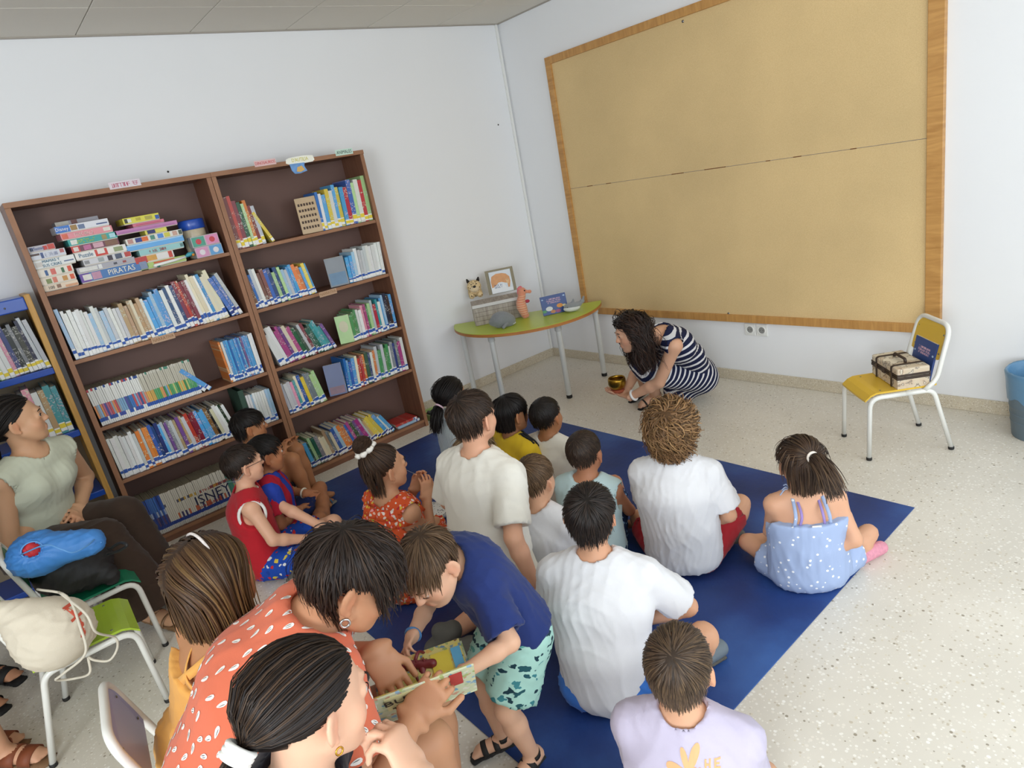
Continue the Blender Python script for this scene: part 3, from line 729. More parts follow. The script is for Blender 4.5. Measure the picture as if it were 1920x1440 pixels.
# right bookcase
book_row('in the group under DINOSAURIOS', R0+0.004, R0+0.19*rw, S[4], ['red', 'orange', 'dark green', 'dark red', 'pale grey', 'green', 'pale green', 'orange', 'brown'], lambda u: 0.30-0.06*u, (0.013, 0.021), 1.0, 'y', lean_end=4)
book_row('leaning right of the DINOSAURIOS group', R0+0.235*rw, R0+0.27*rw, S[4], ['yellow', 'black'], 0.205, (0.014, 0.018), 22, 'y', maxn=1)
book_row('in the group under ANIMALES', R0+0.60*rw, R1-0.012, S[4], ['white', 'blue', 'pale green', 'sky blue', 'white', 'red', 'yellow', 'magenta', 'cream', 'blue'], lambda u: 0.23+0.06*u, (0.015, 0.026), -2.0, 'y', hvar=0.025)
book_row('in left group, right bookcase second shelf', R0+0.004, R0+0.44*rw, S[3], bands((.3, ['white', 'pale grey', 'brown', 'yellow', 'blue']), (.6, ['navy', 'pale blue', 'pale green', 'cream', 'grey']), (1, ['white', 'yellow', 'sky blue', 'pale grey', 'orange', 'red'])), lambda u: 0.235-0.05*u, (0.012, 0.019), 5.0, 'b', lean_end=8)
book_row('in right group, right bookcase second shelf', R0+0.70*rw, R1-0.012, S[3], bands((.25, ['pale blue', 'sky blue']), (.55, ['white', 'pale grey']), (1, ['cream', 'white', 'cream'])), lambda u: 0.19+0.05*u, (0.014, 0.022), -2.5, 'b')
book_row('in leaning left group, right bookcase third shelf', R0+0.04, R0+0.47*rw, S[2], bands((.15, ['white', 'dark red', 'navy']), (.4, ['blue', 'tan', 'cream', 'purple', 'magenta']), (.7, ['dark red', 'pale grey', 'dark green', 'black', 'navy']), (1, ['teal', 'pale grey', 'dark green', 'purple', 'red'])), lambda u: 0.245-0.05*u, (0.013, 0.021), 13.0, 'b', lean_end=19, hvar=0.03)
book_row('in right group, right bookcase third shelf', R0+0.615*rw, R1-0.012, S[2], bands((.12, ['green']), (.3, ['teal', 'white', 'pink', 'white']), (.5, ['pale grey', 'green', 'magenta', 'pale green']), (.6, ['red']), (1, ['pale blue', 'teal', 'white', 'black', 'brown', 'sky blue'])), lambda u: 0.19+0.06*u, (0.012, 0.018), -1.0, 'b')
book_row('in left group, right bookcase fourth shelf', R0+0.012, R0+0.27*rw, S[1], bands((.3, ['pale grey', 'white', 'cream', 'pink']), (.7, ['blue', 'teal', 'cream', 'yellow']), (1, ['grey', 'pale green', 'pink', 'red'])), lambda u: 0.22, (0.013, 0.022), 4.0, 'b', lean_end=9)
book_row('in right group, right bookcase fourth shelf', R0+0.465*rw, R1-0.012, S[1], bands((.12, ['blue', 'sky blue']), (.3, ['orange', 'cream', 'red', 'white']), (.45, ['navy', 'dark green', 'pale green', 'white']), (.7, ['green', 'teal', 'orange', 'pale grey']), (1, ['magenta', 'pale green', 'white', 'grey', 'navy'])), lambda u: 0.215+0.02*u, (0.012, 0.020), -5.0, 'b', lean_end=-1)
book_row('on the right bookcase bottom shelf', R0+0.03, R0+0.74*rw, S[0], bands((.15, ['sky blue', 'pale green', 'dark green', 'white']), (.35, ['pale grey', 'cream', 'grey', 'tan']), (.55, ['pale blue', 'navy', 'orange', 'cream', 'blue']), (.75, ['purple', 'magenta', 'dark green', 'pale grey']), (.9, ['yellow', 'grey', 'tan']), (1, ['sky blue', 'white', 'blue'])), lambda u: 0.19, (0.012, 0.022), 9.0, 'n', lean_end=30, hvar=0.03)
# two books lying flat at the right end of the bottom shelf
for k, (c, lab_) in enumerate((('pale blue', 'pale blue book lying flat on the bottom shelf of the right bookcase'), ('red', 'red and white book lying on top of the pale blue one'))):
    o = bpy.data.objects.new('book', BOOK_ME['b'][0]); COL.objects.link(o); o.scale = (0.16, 0.017, 0.19); o.color = srgb(PAL[c])
    o.matrix_world = Matrix.Translation((0.27-0.01*k, R1-0.015-0.012*k, S[0]+0.001+0.0178*k)) @ Matrix.Rotation(PI/2, 4, 'X') @ Matrix.Diagonal((0.16, 0.017, 0.19, 1))
    tag(o, lab_, 'book', 'books lying flat on the bottom shelf'); N_BOOK += 1
# the blue bookcase
book_row('on the blue bookcase upper shelf', BB1-0.028-0.34, BB1-0.036, SHB[3]+0.0345, bands((.45, ['pale green', 'white', 'pale green', 'green', 'white']), (.6, ['pink', 'white', 'red']), (1, ['navy', 'black', 'grey', 'black', 'pale grey'])), lambda u: 0.22+0.05*u, (0.012, 0.018), 3.0, 'y', lean_end=6)
book_row('on blue bookcase behind the seated woman', BB1-0.028-0.19, BB1-0.05, SHB[2]+0.0345, ['pink', 'white', 'pale green', 'dark green', 'teal', 'tan'], 0.265, (0.02, 0.026), 1, 'y')
# faced-out covers that show at the front of some groups
def faced_book(label, name_c, y, z, w, h, lean, yaw, x=0.27, t=0.014):
    r_ = thing('book', label, 'book', (x, y, z+0.002), yaw, 'books shown by their front covers'); r_.rotation_euler = (0, lean, yaw)
    col = mat('cover_'+name_c.replace(' ', '_'), PAL[name_c], 0.35, var=0.12, vscale=14)
    box('cover', (-t, 0, -w/2, w/2, 0, h), col, r_, 0.001); box('page_block', (-t+0.002, -0.002, -w/2+0.003, w/2+0.001, 0.003, h+0.001), m_pages, r_, 0.0005)
    return r_
a = faced_book('brown and white patterned book tilted beside the ANIMALES group', 'tan', R0+0.535*rw, S[4], 0.13, 0.225, math.radians(-6), math.radians(-28), 0.255)
m_ink = mat('ink_dark', '4b3a31', 0.8)
for i in range(5):
    for j in range(6): box('picture_mark', (0.0, 0.0012, -0.052+j*0.018, -0.040+j*0.018, 0.03+i*0.036, 0.046+i*0.036), m_ink, a, 0.0)
b2 = faced_book('blue-grey picture book shown by its cover on the second shelf', 'grey', R0+0.625*rw, S[3], 0.125, 0.19, math.radians(-4), math.radians(-20), 0.262)
box('picture_band', (0, 0.001, -0.055, 0.055, 0.01, 0.09), mat('cover_sea', '5f7f9c', 0.4, var=0.2, vscale=20), b2, 0)
b3 = faced_book('green picture book with an oval on its cover, third shelf', 'pale green', R0+0.565*rw, S[2], 0.095, 0.19, math.radians(-3), math.radians(-30), 0.262)
ov = obj('oval_picture', lathe_mesh('oval_picture', [(0.03, 0.0), (0.0, 0.001)], 20), mat('cover_oval', 'c9c6a8', 0.6), b3, (0.0006, 0, 0.115), (0, PI/2, 0)); ov.scale = (1.3, 1, 1)
b4 = faced_book('blue picture book leaning by its cover on the fourth shelf', 'navy', R0+0.395*rw, S[1], 0.12, 0.215, math.radians(-12), math.radians(-28), 0.255)
box('picture_band', (0, 0.001, -0.05, 0.05, 0.01, 0.06), mat('cover_reef', '6f4a5c', 0.4, var=0.4, vscale=30), b4, 0)

# the long series of thin volumes (uncountable at this size): one object
def series(rows):
    v = []; f = []; c = []
    for (y0, y1, z, t, hfun, colfun, lean, x) in rows:
        y = y0; k = 0
        while y < y1:
            u = (y-y0)/(y1-y0); h = hfun(u)+rb.uniform(-0.002, 0.002); a = math.radians(lean+rb.uniform(-.3, .3)); ca, sa = math.cos(a), math.sin(a)
            xo = rb.uniform(-0.003, 0.003)
            def bx(x0, x1, q0, q1, z0, z1, col):
                b = len(v)
                for (xx, yy, zz) in ((x0, q0, z0), (x1, q0, z0), (x1, q1, z0), (x0, q1, z0), (x0, q0, z1), (x1, q0, z1), (x1, q1, z1), (x0, q1, z1)):
                    v.append((x+xo+xx, y+yy*ca-zz*sa, z+0.001+yy*sa+zz*ca)); c.append(col)
                for q in ((0, 3, 2, 1), (4, 5, 6, 7), (0, 1, 5, 4), (2, 3, 7, 6), (1, 2, 6, 5), (3, 0, 4, 7)): f.append(tuple(b+i for i in q))
            segs = colfun(u, k)            # list of (frac0, frac1, colour)
            bx(-0.16, -0.003, 0.0, t, 0.0, h-0.002, srgb('8f8672')[:3])
            for s0, s1, col in segs: bx(-0.003, 0.0, 0.0004, t-0.0004, s0*h, s1*h, srgb(col)[:3] if isinstance(col, str) else col)
            y += t/ca+0.0004; k += 1
    me = mesh('book_series', v, f); set_col(me, np.array(c))
    return me
CA = ['3f74b5', '7fa6c8', 'c2555a', '54549a', 'd98f5a', '8fb7d8', '3c5a8e', 'b56a86', '98a0a8']
CB = ['3f8a58', '4f9a62', 'd9a95a', 'c8a257', '5aa06a', 'd98f6a', '7aa9c8', 'b5c07a']
def colA(u, k):
    if u < 0.46: return [(0, .1, 'dfe0de'), (.1, .2, rb.choice(['2a56a8', '2a56a8', 'dfe0de', '3d4fa0'])), (.2, .55, rb.choice(CA)), (.55, .93, 'dfdfda'), (.93, 1, rb.choice(['33508f', 'dfdfda', 'b94a52']))]
    return [(0, .1, 'dfe0de'), (.1, .2, '2a56a8'), (.2, .5, rb.choice(CB)), (.5, .93, 'bdb8a8'), (.93, 1, rb.choice(['c9c5b8', '4f8a76', 'bdb8a8']))]
def colB(u, k):
    lw_ = [(0, .11, 'c9c8c2'), (.11, .2, '24408f')]
    if u < 0.14:
        return lw_+[(.2, .45, rb.choice(['2d458f', '3a4f96', '28356f', '5a4a70'])), (.45, .6, rb.choice(['3b62ac', '2f4a97', 'a9b6cf'])), (.6, 1, rb.choice(['3a5fae', '2d4894', '4470b8']))]
    if u < 0.58:
        return lw_+[(.2, .35, rb.choice(['d8d2c4', 'd8d2c4', 'c86a4a', '3a3a6a'])), (.35, .62, 'd8d2c4'), (.62, .7, rb.choice(['d8d2c4', 'd8d2c4', 'c9a24a', '55556a'])), (.7, 1, 'd6d0c2')]
    if u < 0.62: return lw_+[(.2, 1, '4d8a78')]
    if u < 0.82: return lw_+[(.2, .5, rb.choice(['a3a3ac', 'b5a8b8', '8f9fb8', 'b8b878'])), (.5, .9, rb.choice(['77809a', '9a6f8a', '8d95a8', '6f7890'])), (.9, 1, '9fae8a')]
    return lw_+[(.2, .55, rb.choice(['c3c36a', 'b7bf62', 'ccc878'])), (.55, .9, rb.choice(['8d8c46', '9da04e', 'c6c66e'])), (.9, 1, 'b5b98a')]
sr = obj('book_series', series([
    (L0+0.01, L0+0.585*lw, S[2], 0.0098, lambda u: 0.215, colA, 3.0, 0.272),
    (L0+0.03, L0+0.92*lw, S[0], 0.0098, lambda u: 0.235, colB, 2.5, 0.272)]), attr_mat('series_spines', 0.45))
tag(sr, 'rows of thin matching comic and story volumes on the left bookcase', 'books', kind='stuff')
q = atx(315, 955, 0.279)
text('spine_lettering', 'ISNEY', 0.080, (0.2755, L0+0.44*lw, S[0]+0.108), (0, 1, 0.03), (1, 0, 0), mat('ink_navy', '1c1f45', 0.6), sr, sx=1.05)
scribble('spine_lettering', (12,), .19, .022, (0.2755, L0+0.47*lw, S[0]+0.158), (0, 1, 0.03), (1, 0, 0), mat('ink_red', 'b5503f', 0.6), sr, 2)
scribble('spine_lettering', (11,), .16, .02, (0.2755, L0+0.42*lw, S[0]+0.063), (0, 1, 0.03), (1, 0, 0), MATS['ink_red'], sr, 3)

# ================================================================== board games and puzzles on the top shelf
m_gs = {}
def game(label, p0, p1, z0, hgt, col, depth=0.2, side=None, x=0.275, marks=(), txt=None, ink='333344', tsize=0.6, ty=0.5, cat='game box'):
    a = atx(p0[0], p0[1], x); b_ = atx(p1[0], p1[1], x)
    y0, y1 = max(a[1], L0-0.002), b_[1]
    t = thing('game_box', label, cat, (x, (y0+y1)/2, z0), 0.0, 'board games on the top shelf')
    w = y1-y0; m = mat('box_'+col, col, 0.4, var=0.06, vscale=12)
    box('lid', (-depth, 0, -w/2, w/2, 0.001+hgt*0.10, hgt), m, t, 0.0015)
    box('tray', (-depth+0.002, -0.002, -w/2+0.002, w/2-0.002, 0.0, hgt*0.14), mat('box_tray', 'cfc7ba', 0.6), t, 0.001)
    for k, (u0, u1, v0, v1, c) in enumerate(marks):
        box('print_patch', (0.0, 0.0006+0.00025*k, -w/2+u0*w, -w/2+u1*w, hgt*(0.12+0.86*v0), hgt*(0.12+0.86*v1)), mat('box_print_'+c, c, 0.5, var=0.15, vscale=60), t, 0.0)
    if isinstance(txt, tuple): scribble('lettering', txt, w*.42, hgt*.62, (0.0032, -w/2+ty*w, hgt*0.56), (0, 1, 0), (1, 0, 0), mat('ink_'+ink, ink, 0.6), t, len(label))
    elif txt:
        text('lettering', txt, hgt*tsize*1.25, (0.0032, -w/2+ty*w, hgt*0.56), (0, 1, 0), (1, 0, 0), mat('ink_'+ink, ink, 0.6), t, sx=0.9)
    return z0+hgt
Z1 = S[4]
z = Z1
z = game('cream puzzle box marked 100 at the bottom of the left stack', (66, 544), (146, 527), z, .030, 'dcc9b2', txt='100', ty=.22, ink='4a4a4a', marks=((.38, .5, .2, .9, '8a6a58'), (.62, .98, 0, .5, 'cf9a76')))
z = game('cream box with orange prints, second from the bottom of left stack', (60, 530), (142, 517), z, .040, 'dccfbf', marks=((.15, .3, .1, .8, '7d8a58'), (.34, .46, .1, .9, 'cf7a66'), (.62, .76, .1, .8, 'bf8a4a'), (.84, .96, .1, .85, 'd05a3a')))
z = game('cream box with blue and green prints, third in the left stack', (53, 512), (136, 499), z, .043, 'dcd3c6', marks=((.2, .28, .1, .85, '3f5f8f'), (.36, .5, .1, .9, 'cf6a60'), (.66, .74, .1, .8, '3f6a4a'), (.84, .95, .1, .85, 'd0503a')))
z = game('white puzzle box lettered MAMAS Y SUS CRIAS in the left stack', (44, 490), (138, 478), z, .046, 'dcdddb', txt='MAMAS Y\nSUS CRIAS', ink='2f6a86', tsize=.36, ty=.42, marks=((.03, .2, .2, .8, 'c9c3bc'), (.72, .96, .3, .45, '5a6a8a')))
z = game('pale lilac game box second from the top of the left stack', (37, 474), (119, 461), z, .040, 'ccced6', txt=(11,), ink='8a93b5', tsize=.34, ty=.55, marks=((.28, .36, .1, .9, '4a5a86'), (.84, .96, .4, .95, 'b56a6a'), (.0, .26, .6, .9, '5a4a48')))
z = game('grey and red memory game box on top of the left stack', (33, 459), (98, 448), z, .033, 'b3aeb6', txt='Memo', ink='5a6a9a', ty=.35, marks=((.06, .18, .2, .8, '3a3f4a'), (.55, .7, .1, .8, 'c2453c'), (.72, .98, 0.05, .95, 'bf4f45')))
z = Z1
z = game('blue and purple PIRATAS game box at the bottom of the middle stack', (153, 528), (278, 499), z, .052, '3f6fa9', txt='PIRATAS', ink='e6e2d2', tsize=.62, ty=.6, marks=((0, .14, 0, 1, '6a4a96'), (.04, .16, .2, .85, 'd8d3cc'), (.17, .3, .1, .95, 'b98aa0'), (.88, .99, .05, .95, '7d8aa6')))
z = game('grey jigsaw box second from the bottom of the middle stack', (146, 512), (254, 488), z, .033, 'a3a1a9', marks=((.04, .34, .15, .85, 'd2d0cb'), (.36, .42, .1, .9, 'd8d8d6'), (.62, .68, .3, .7, '4a4a52'), (.78, .84, .3, .7, '9a4a46')))
z = game('white jigsaw box with dark photo prints in the middle stack', (157, 494), (245, 473), z, .034, 'c9c8cc', marks=((.02, .12, .2, .8, '8a8a8c'), (.3, .42, .15, .9, '9aa0a0'), (.5, .6, .05, .95, '3f3540'), (.66, .8, .05, .95, '4c5468'), (.86, .99, .1, .95, 'b5443f')))
z = game('white and red box lettered Puzzle in the middle stack', (141, 481), (235, 459), z, .040, 'dedbd6', txt='Puzzle', ink='3f6a8a', ty=.2, marks=((.38, .62, 0, 1, 'c4443a'), (.43, .57, .3, 1, 'e2dcd6'), (.75, .93, .15, .85, '8f9a72')))
z = game('red and purple patterned box in the middle stack', (132, 463), (219, 441), z, .036, '6a3448', marks=((0, .17, 0, 1, 'c2443a'), (.04, .14, .15, .85, 'ddd0c8'), (.25, .4, .1, .9, 'b56a92'), (.45, .66, .15, .95, 'c9a0ac'), (.7, .97, .1, .95, '7d5a48')))
z = game('teal puzzle box in the upper part of the middle stack', (124, 446), (214, 425), z, .036, '2f9a97', txt=(6, 7), ink='b5cf4a', tsize=.34, ty=.36, marks=((.05, .18, .15, .9, 'd8d8d0'), (.68, .78, .1, .9, '9a8a5a'), (.84, .96, .15, .85, 'a8d0d8')))
z = game('pink puzzle box second from the top of the middle stack', (108, 429), (203, 407), z, .036, 'd98a93', txt=(9,), ink='e8c9c6', ty=.4, marks=((.02, .13, .1, .9, 'd26a52'), (.82, .96, .25, .85, 'd8d3c8')))
z = game('white puzzle box with a blue end on top of the middle stack', (97, 417), (197, 398), z, .038, 'd6d6dc', txt='Disney', ink='f0f0f0', tsize=.5, ty=.12, marks=((0, .27, 0, 1, '3f74c0'), (.28, .4, .1, .9, '9a7a4a'), (.42, .54, .1, .8, '6a7a9a'), (.76, .97, .3, .5, '4a5a86')))
z = game('grey photo puzzle box set back behind the middle stack', (97, 405), (176, 386), z-0.01, .034, '8e8b93', x=.20, depth=.15, marks=((0, .3, 0, 1, 'aaa79f'), (.36, .5, 0, 1, '6a3f3a')))
z = Z1
z = game('flat storybook with green edges under the right stack', (257, 486), (345, 472), z, .036, 'a8bf6a', marks=((.02, .18, .3, 1, '6a8a4a'), (.3, .75, .65, .95, 'c25a3a'), (.4, .8, .5, .62, '3a3f3a')))
z = game('red and white toddler puzzle box in the right stack', (244, 463), (318, 452), z, .040, 'd8d3d0', marks=((0, .3, 0, 1, 'b5403c'), (.3, .55, .1, .95, 'cf9a4a'), (.86, .96, 0, 1, 'c24a3c')))
z = game('pale teal game box in the right stack', (250, 443), (336, 434), z, .034, '8fbfbf', txt=(11,), ink='a8464a', tsize=.4, ty=.42, marks=((.92, .99, .2, .8, '5a7a7a'),))
z = game('sky blue game tray tilted in the right stack', (225, 431), (336, 421), z, .036, '5fa3dc', marks=((.02, .98, .8, .98, 'a8cdea'),))
z = game('white box printed with dice squares on the blue tray', (223, 418), (333, 408), z, .034, 'd9d6cd', marks=((.03, .12, .1, .9, 'b98a82'), (.16, .27, .1, .9, '2f3f86'), (.27, .38, .1, .9, 'd8682f'), (.42, .5, .1, .9, '4f8a7a'), (.55, .65, .1, .9, '4f86cf'), (.67, .77, .1, .9, 'c9c24a'), (.82, .9, .1, .9, 'c29a8a'), (.93, .99, .1, .9, '4a5a4a')))
z = game('small yellow and navy card box above the dice box', (262, 408), (304, 403), z, .026, 'd6cc52', x=.26, depth=.14, marks=((.1, .46, .1, .95, '2a2f6a'),))
z = game('long mauve game box across the right stack', (202, 402), (323, 389), z, .026, 'b878a8', marks=((.05, .95, .2, .5, 'a86aa0'),))
z = game('short pink box under the yellow game', (237, 390), (296, 379), z, .020, 'cf6f86', x=.255, marks=((.1, .9, .3, .6, 'b5526a'),))
z = game('yellow game box with a blue corner at the very top', (218, 381), (288, 374), z, .036, 'd3cb3f', x=.265, marks=((.04, .12, .15, .9, '3a3a34'), (.12, .22, .2, .8, 'd8d8d0'), (.35, .48, .3, .8, 'b5a83a'), (.6, .8, .2, .8, 'aaa04a'), (.88, .99, .02, .7, '2f56a6')))
# two small picture boxes standing on end
for k, (za, labk, cols) in enumerate(((Z1, 'small pink and blue picture box on the right end of the games shelf', ('cf93b5', 'd8d3d6', '5f9acb')), (Z1+.062, 'small picture box with red apples and pink stripes, stacked on another', ('4f9a86', 'c2404a', 'd48ab0')))):
    a = atx(364, 479, .275); b_ = atx(420, 471, .275); yy = (a[1]+b_[1])/2+.005-.004*k; w = .155
    t = thing('game_box', labk, 'game box', (.275, yy, za), 0, 'board games on the top shelf')
    box('carton', (-.15, 0, -w/2, w/2, 0, .061), mat('box_grey_carton', 'b9b3b5', .5), t, .001)
    for s, c in ((0, cols[0]), (1, cols[2])):
        pn = box('picture_panel', (0, .0008, -w/2+.004+s*w/2, -.003+s*w/2, .004, .057), mat('pic_'+c, c, .5, var=.15, vscale=40), t, 0)
        obj('picture_dot', lathe_mesh('picture_dot', [(.016, .0006), (0, .001)], 16), mat('pic_'+cols[1], cols[1], .5), pn, (.0005, -w/4+s*w/2, .03), (0, PI/2, 0))
# storage tub with a blue lid
q = atx(357, 420, .2)
t = thing('storage_tub', 'clear plastic tub with a blue screw lid on the games shelf', 'tub', (.17, q[1]+.01, Z1))
obj('tub_body', lathe_mesh('tub_body', [(0, .002), (.06, .002), (.064, .008), (.066, .16), (.062, .17)], 28), mat('tub_plastic', 'b9ab92', .2, var=.3, vscale=20), t)
obj('lid', lathe_mesh('lid', [(.07, .165), (.072, .168), (.072, .215), (.069, .22), (0, .222)], 28), m_blue, t)
# white toy glider
q0 = atx(285, 492, .28); q1 = atx(365, 480, .28)
t = thing('toy_glider', 'white toy glider with teal tail lying on the games shelf', 'toy', (.282, q0[1], Z1+.012))
L_ = q1[1]-q0[1]
tube('fuselage', [(0, 0, 0), (0, .01, .002), (0, L_*.5, .008), (0, L_*.8, .014)], [.004, .009, .008, .006], m_white, t, 12)
tube('tail', [(0, L_*.78, .014), (0, L_*.88, .022), (0, L_, .028)], [.006, .013, .006], mat('toy_teal', '3f9aa8', .4), t, 12)
obj('wheel', lathe_mesh('wheel', [(0, -.004), (.009, -.004), (.009, .004), (0, .004)], 14), mat('toy_green', '3f7a6a', .4), t, (.003, .025, -.002), (0, PI/2, 0))
obj('propeller_hub', lathe_mesh('propeller_hub', [(0, .006), (.007, .003), (.008, -.004)], 12), mat('toy_orange', 'd8903a', .4), t, (.008, L_*.97, .016), (0, PI/2, 0))
# ================================================================== implicit-surface modelling (numpy surface nets)
def nrm(v):
    v = np.asarray(v, float); return v/(np.linalg.norm(v)+1e-12)
def A(*a): return np.array(a, float)
class Shape:
    """list of implicit primitives blended into one watertight surface"""
    def __init__(s): s.ops = []
    def cone(s, a, b, ra, rb, k=0.02, mode='u', side=None, sq=1.0, cap=False):
        a = np.asarray(a, float); b = np.asarray(b, float); R = max(ra, rb)/min(sq, 1.0)+max(k, 0.012)+0.02
        s.ops.append((mode, k, 'c', (a, b, ra, rb, None if side is None else nrm(side), sq, cap), np.minimum(a, b)-R, np.maximum(a, b)+R)); return s
    def ball(s, c, r, k=0.02, mode='u'): return s.cone(c, c, r, r, k, mode)
    def ell(s, c, rad, ax=None, k=0.02, mode='u'):
        c = np.asarray(c, float); rad = np.asarray(rad, float); R = rad.max()+max(k, 0.012)+0.02
        s.ops.append((mode, k, 'e', (c, rad, np.eye(3) if ax is None else np.array(ax)), c-R, c+R)); return s
    def cut(s, p, n, bb=None, k=0.004):
        """remove everything on the +n side of the plane (inside an optional box)"""
        lo, hi = (A(-9, -9, -9), A(9, 9, 9)) if bb is None else bb
        s.ops.append(('x', k, 'p', (np.asarray(p, float), nrm(n)), np.asarray(lo), np.asarray(hi))); return s
    def bounds(s):
        L = [o for o in s.ops if o[0] == 'u']
        return np.min([o[4] for o in L], 0), np.max([o[5] for o in L], 0)
    def build(s, res, fine=(), fres=None):
        lo, hi = s.bounds()
        ax = []
        for d in range(3):
            iv = sorted((max(f[0][d], lo[d]), min(f[1][d], hi[d])) for f in fine if f[1][d] > lo[d] and f[0][d] < hi[d])
            pts = [lo[d]]; x = lo[d]
            while x < hi[d]:
                st = res
                for a0, a1 in iv:
                    if a0-res*0.5 <= x <= a1: st = fres
                x += st; pts.append(x)
            ax.append(np.array(pts, np.float32))
        X, Y, Z = ax
        D = np.full((len(X), len(Y), len(Z)), 0.3, np.float32)
        for mode, k, typ, prm, bl, bh in s.ops:
            i0, i1 = np.searchsorted(X, bl[0]), np.searchsorted(X, bh[0]); j0, j1 = np.searchsorted(Y, bl[1]), np.searchsorted(Y, bh[1]); k0, k1 = np.searchsorted(Z, bl[2]), np.searchsorted(Z, bh[2])
            if i1 <= i0 or j1 <= j0 or k1 <= k0: continue
            x = X[i0:i1, None, None]; y = Y[None, j0:j1, None]; z = Z[None, None, k0:k1]
            if typ == 'c':
                a, b, ra, rb, sd, sq, cap = prm; ba = b-a; L2 = float(ba@ba)
                px, py, pz = x-np.float32(a[0]), y-np.float32(a[1]), z-np.float32(a[2])
                if L2 > 1e-10:
                    h = np.clip((px*np.float32(ba[0])+py*np.float32(ba[1])+pz*np.float32(ba[2]))/np.float32(L2), 0, 1)
                    wx, wy, wz = px-h*np.float32(ba[0]), py-h*np.float32(ba[1]), pz-h*np.float32(ba[2]); r = np.float32(ra)+np.float32(rb-ra)*h
                else: wx, wy, wz = px, py, pz; r = np.float32(ra)
                q = wx*wx+wy*wy+wz*wz
                if sd is not None:
                    t = wx*np.float32(sd[0])+wy*np.float32(sd[1])+wz*np.float32(sd[2]); q = q-np.float32(1-sq*sq)*t*t
                d = np.sqrt(np.maximum(q, 0))-r
                if cap:
                    nb2 = nrm(ba); d = np.maximum(d, (x-np.float32(b[0]))*np.float32(nb2[0])+(y-np.float32(b[1]))*np.float32(nb2[1])+(z-np.float32(b[2]))*np.float32(nb2[2]))
            elif typ == 'e':
                c, rad, fr = prm; px, py, pz = x-np.float32(c[0]), y-np.float32(c[1]), z-np.float32(c[2]); q0 = 0; q1 = 0
                for e in range(3):
                    t = px*np.float32(fr[e][0])+py*np.float32(fr[e][1])+pz*np.float32(fr[e][2])
                    q0 = q0+(t/np.float32(rad[e]))**2; q1 = q1+(t/np.float32(rad[e]**2))**2
                q0 = np.sqrt(q0); d = q0*(q0-1)/np.maximum(np.sqrt(q1), 1e-6)
            else:
                p, n = prm; d = (x-np.float32(p[0]))*np.float32(n[0])+(y-np.float32(p[1]))*np.float32(n[1])+(z-np.float32(p[2]))*np.float32(n[2])
            S_ = D[i0:i1, j0:j1, k0:k1]; k = np.float32(max(k, 1e-5))
            if mode == 'u':
                h = np.clip(0.5+0.5*(S_-d)/k, 0, 1); S_[...] = S_*(1-h)+d*h-k*h*(1-h)
            elif mode == 's':
                h = np.clip(0.5-0.5*(S_+d)/k, 0, 1); S_[...] = S_*(1-h)-d*h+k*h*(1-h)
            else:
                h = np.clip(0.5-0.5*(S_-d)/k, 0, 1); S_[...] = S_*(1-h)+d*h+k*h*(1-h)
        return surface_nets(D, ax)
def surface_nets(D, ax):
    X, Y, Z = ax; ins = D < 0
    ins[0] = ins[-1] = False; ins[:, 0] = ins[:, -1] = False; ins[:, :, 0] = ins[:, :, -1] = False
    n = np.zeros((D.shape[0]-1, D.shape[1]-1, D.shape[2]-1), np.int8)
    cor = [(a, b, c) for a in (0, 1) for b in (0, 1) for c in (0, 1)]
    for a, b, c in cor: n += ins[a:a+n.shape[0], b:b+n.shape[1], c:c+n.shape[2]]
    act = (n > 0) & (n < 8); I, J, K = np.nonzero(act)
    idx = np.full(n.shape, -1, np.int32); idx[I, J, K] = np.arange(len(I))
    acc = np.zeros((len(I), 3)); cnt = np.zeros(len(I))
    P = [X, Y, Z]
    for a, b, c in cor:
        for d in range(3):
            o = (a, b, c)
            if o[d]: continue
            e = list(o); e[d] = 1
            d0 = D[I+a, J+b, K+c]; d1 = D[I+e[0], J+e[1], K+e[2]]
            s = ins[I+a, J+b, K+c] != ins[I+e[0], J+e[1], K+e[2]]
            t = np.clip(d0/np.where(np.abs(d0-d1) < 1e-9, 1e-9, d0-d1), 0, 1)
            q = [X[I+a], Y[J+b], Z[K+c]]; q2 = [X[I+e[0]], Y[J+e[1]], Z[K+e[2]]]
            pt = np.stack([q[m]+(q2[m]-q[m])*(t if m == d else 0) for m in range(3)], 1)
            acc[s] += pt[s]; cnt[s] += 1
    V = acc/np.maximum(cnt, 1)[:, None]
    quads = []
    for d in range(3):
        s0 = [slice(None)]*3; s1 = [slice(None)]*3; s0[d] = slice(0, -1); s1[d] = slice(1, None)
        a = ins[tuple(s0)]; b = ins[tuple(s1)]; ch = a != b
        i, j, k = np.nonzero(ch); u, v = [(1, 2), (2, 0), (0, 1)][d]
        g = [i, j, k]
        ok = (g[u] > 0) & (g[v] > 0) & (g[u] < idx.shape[u]) & (g[v] < idx.shape[v]); g = [q[ok] for q in g]; fl = a[i, j, k][ok]
        def cell(du, dv):
            h = [q.copy() for q in g]; h[u] = h[u]-du; h[v] = h[v]-dv; return idx[h[0], h[1], h[2]]
        q = np.stack([cell(1, 1), cell(0, 1), cell(0, 0), cell(1, 0)], 1)
        q[~fl] = q[~fl][:, ::-1]; quads.append(q)
    Q = np.concatenate(quads); Q = Q[(Q >= 0).all(1)]
    return V, Q
def vnormals(V, Q):
    n = np.cross(V[Q[:, 2]]-V[Q[:, 0]], V[Q[:, 3]]-V[Q[:, 1]]); N = np.zeros_like(V)
    for c in range(4): np.add.at(N, Q[:, c], n)
    return N/(np.linalg.norm(N, axis=1, keepdims=True)+1e-12)
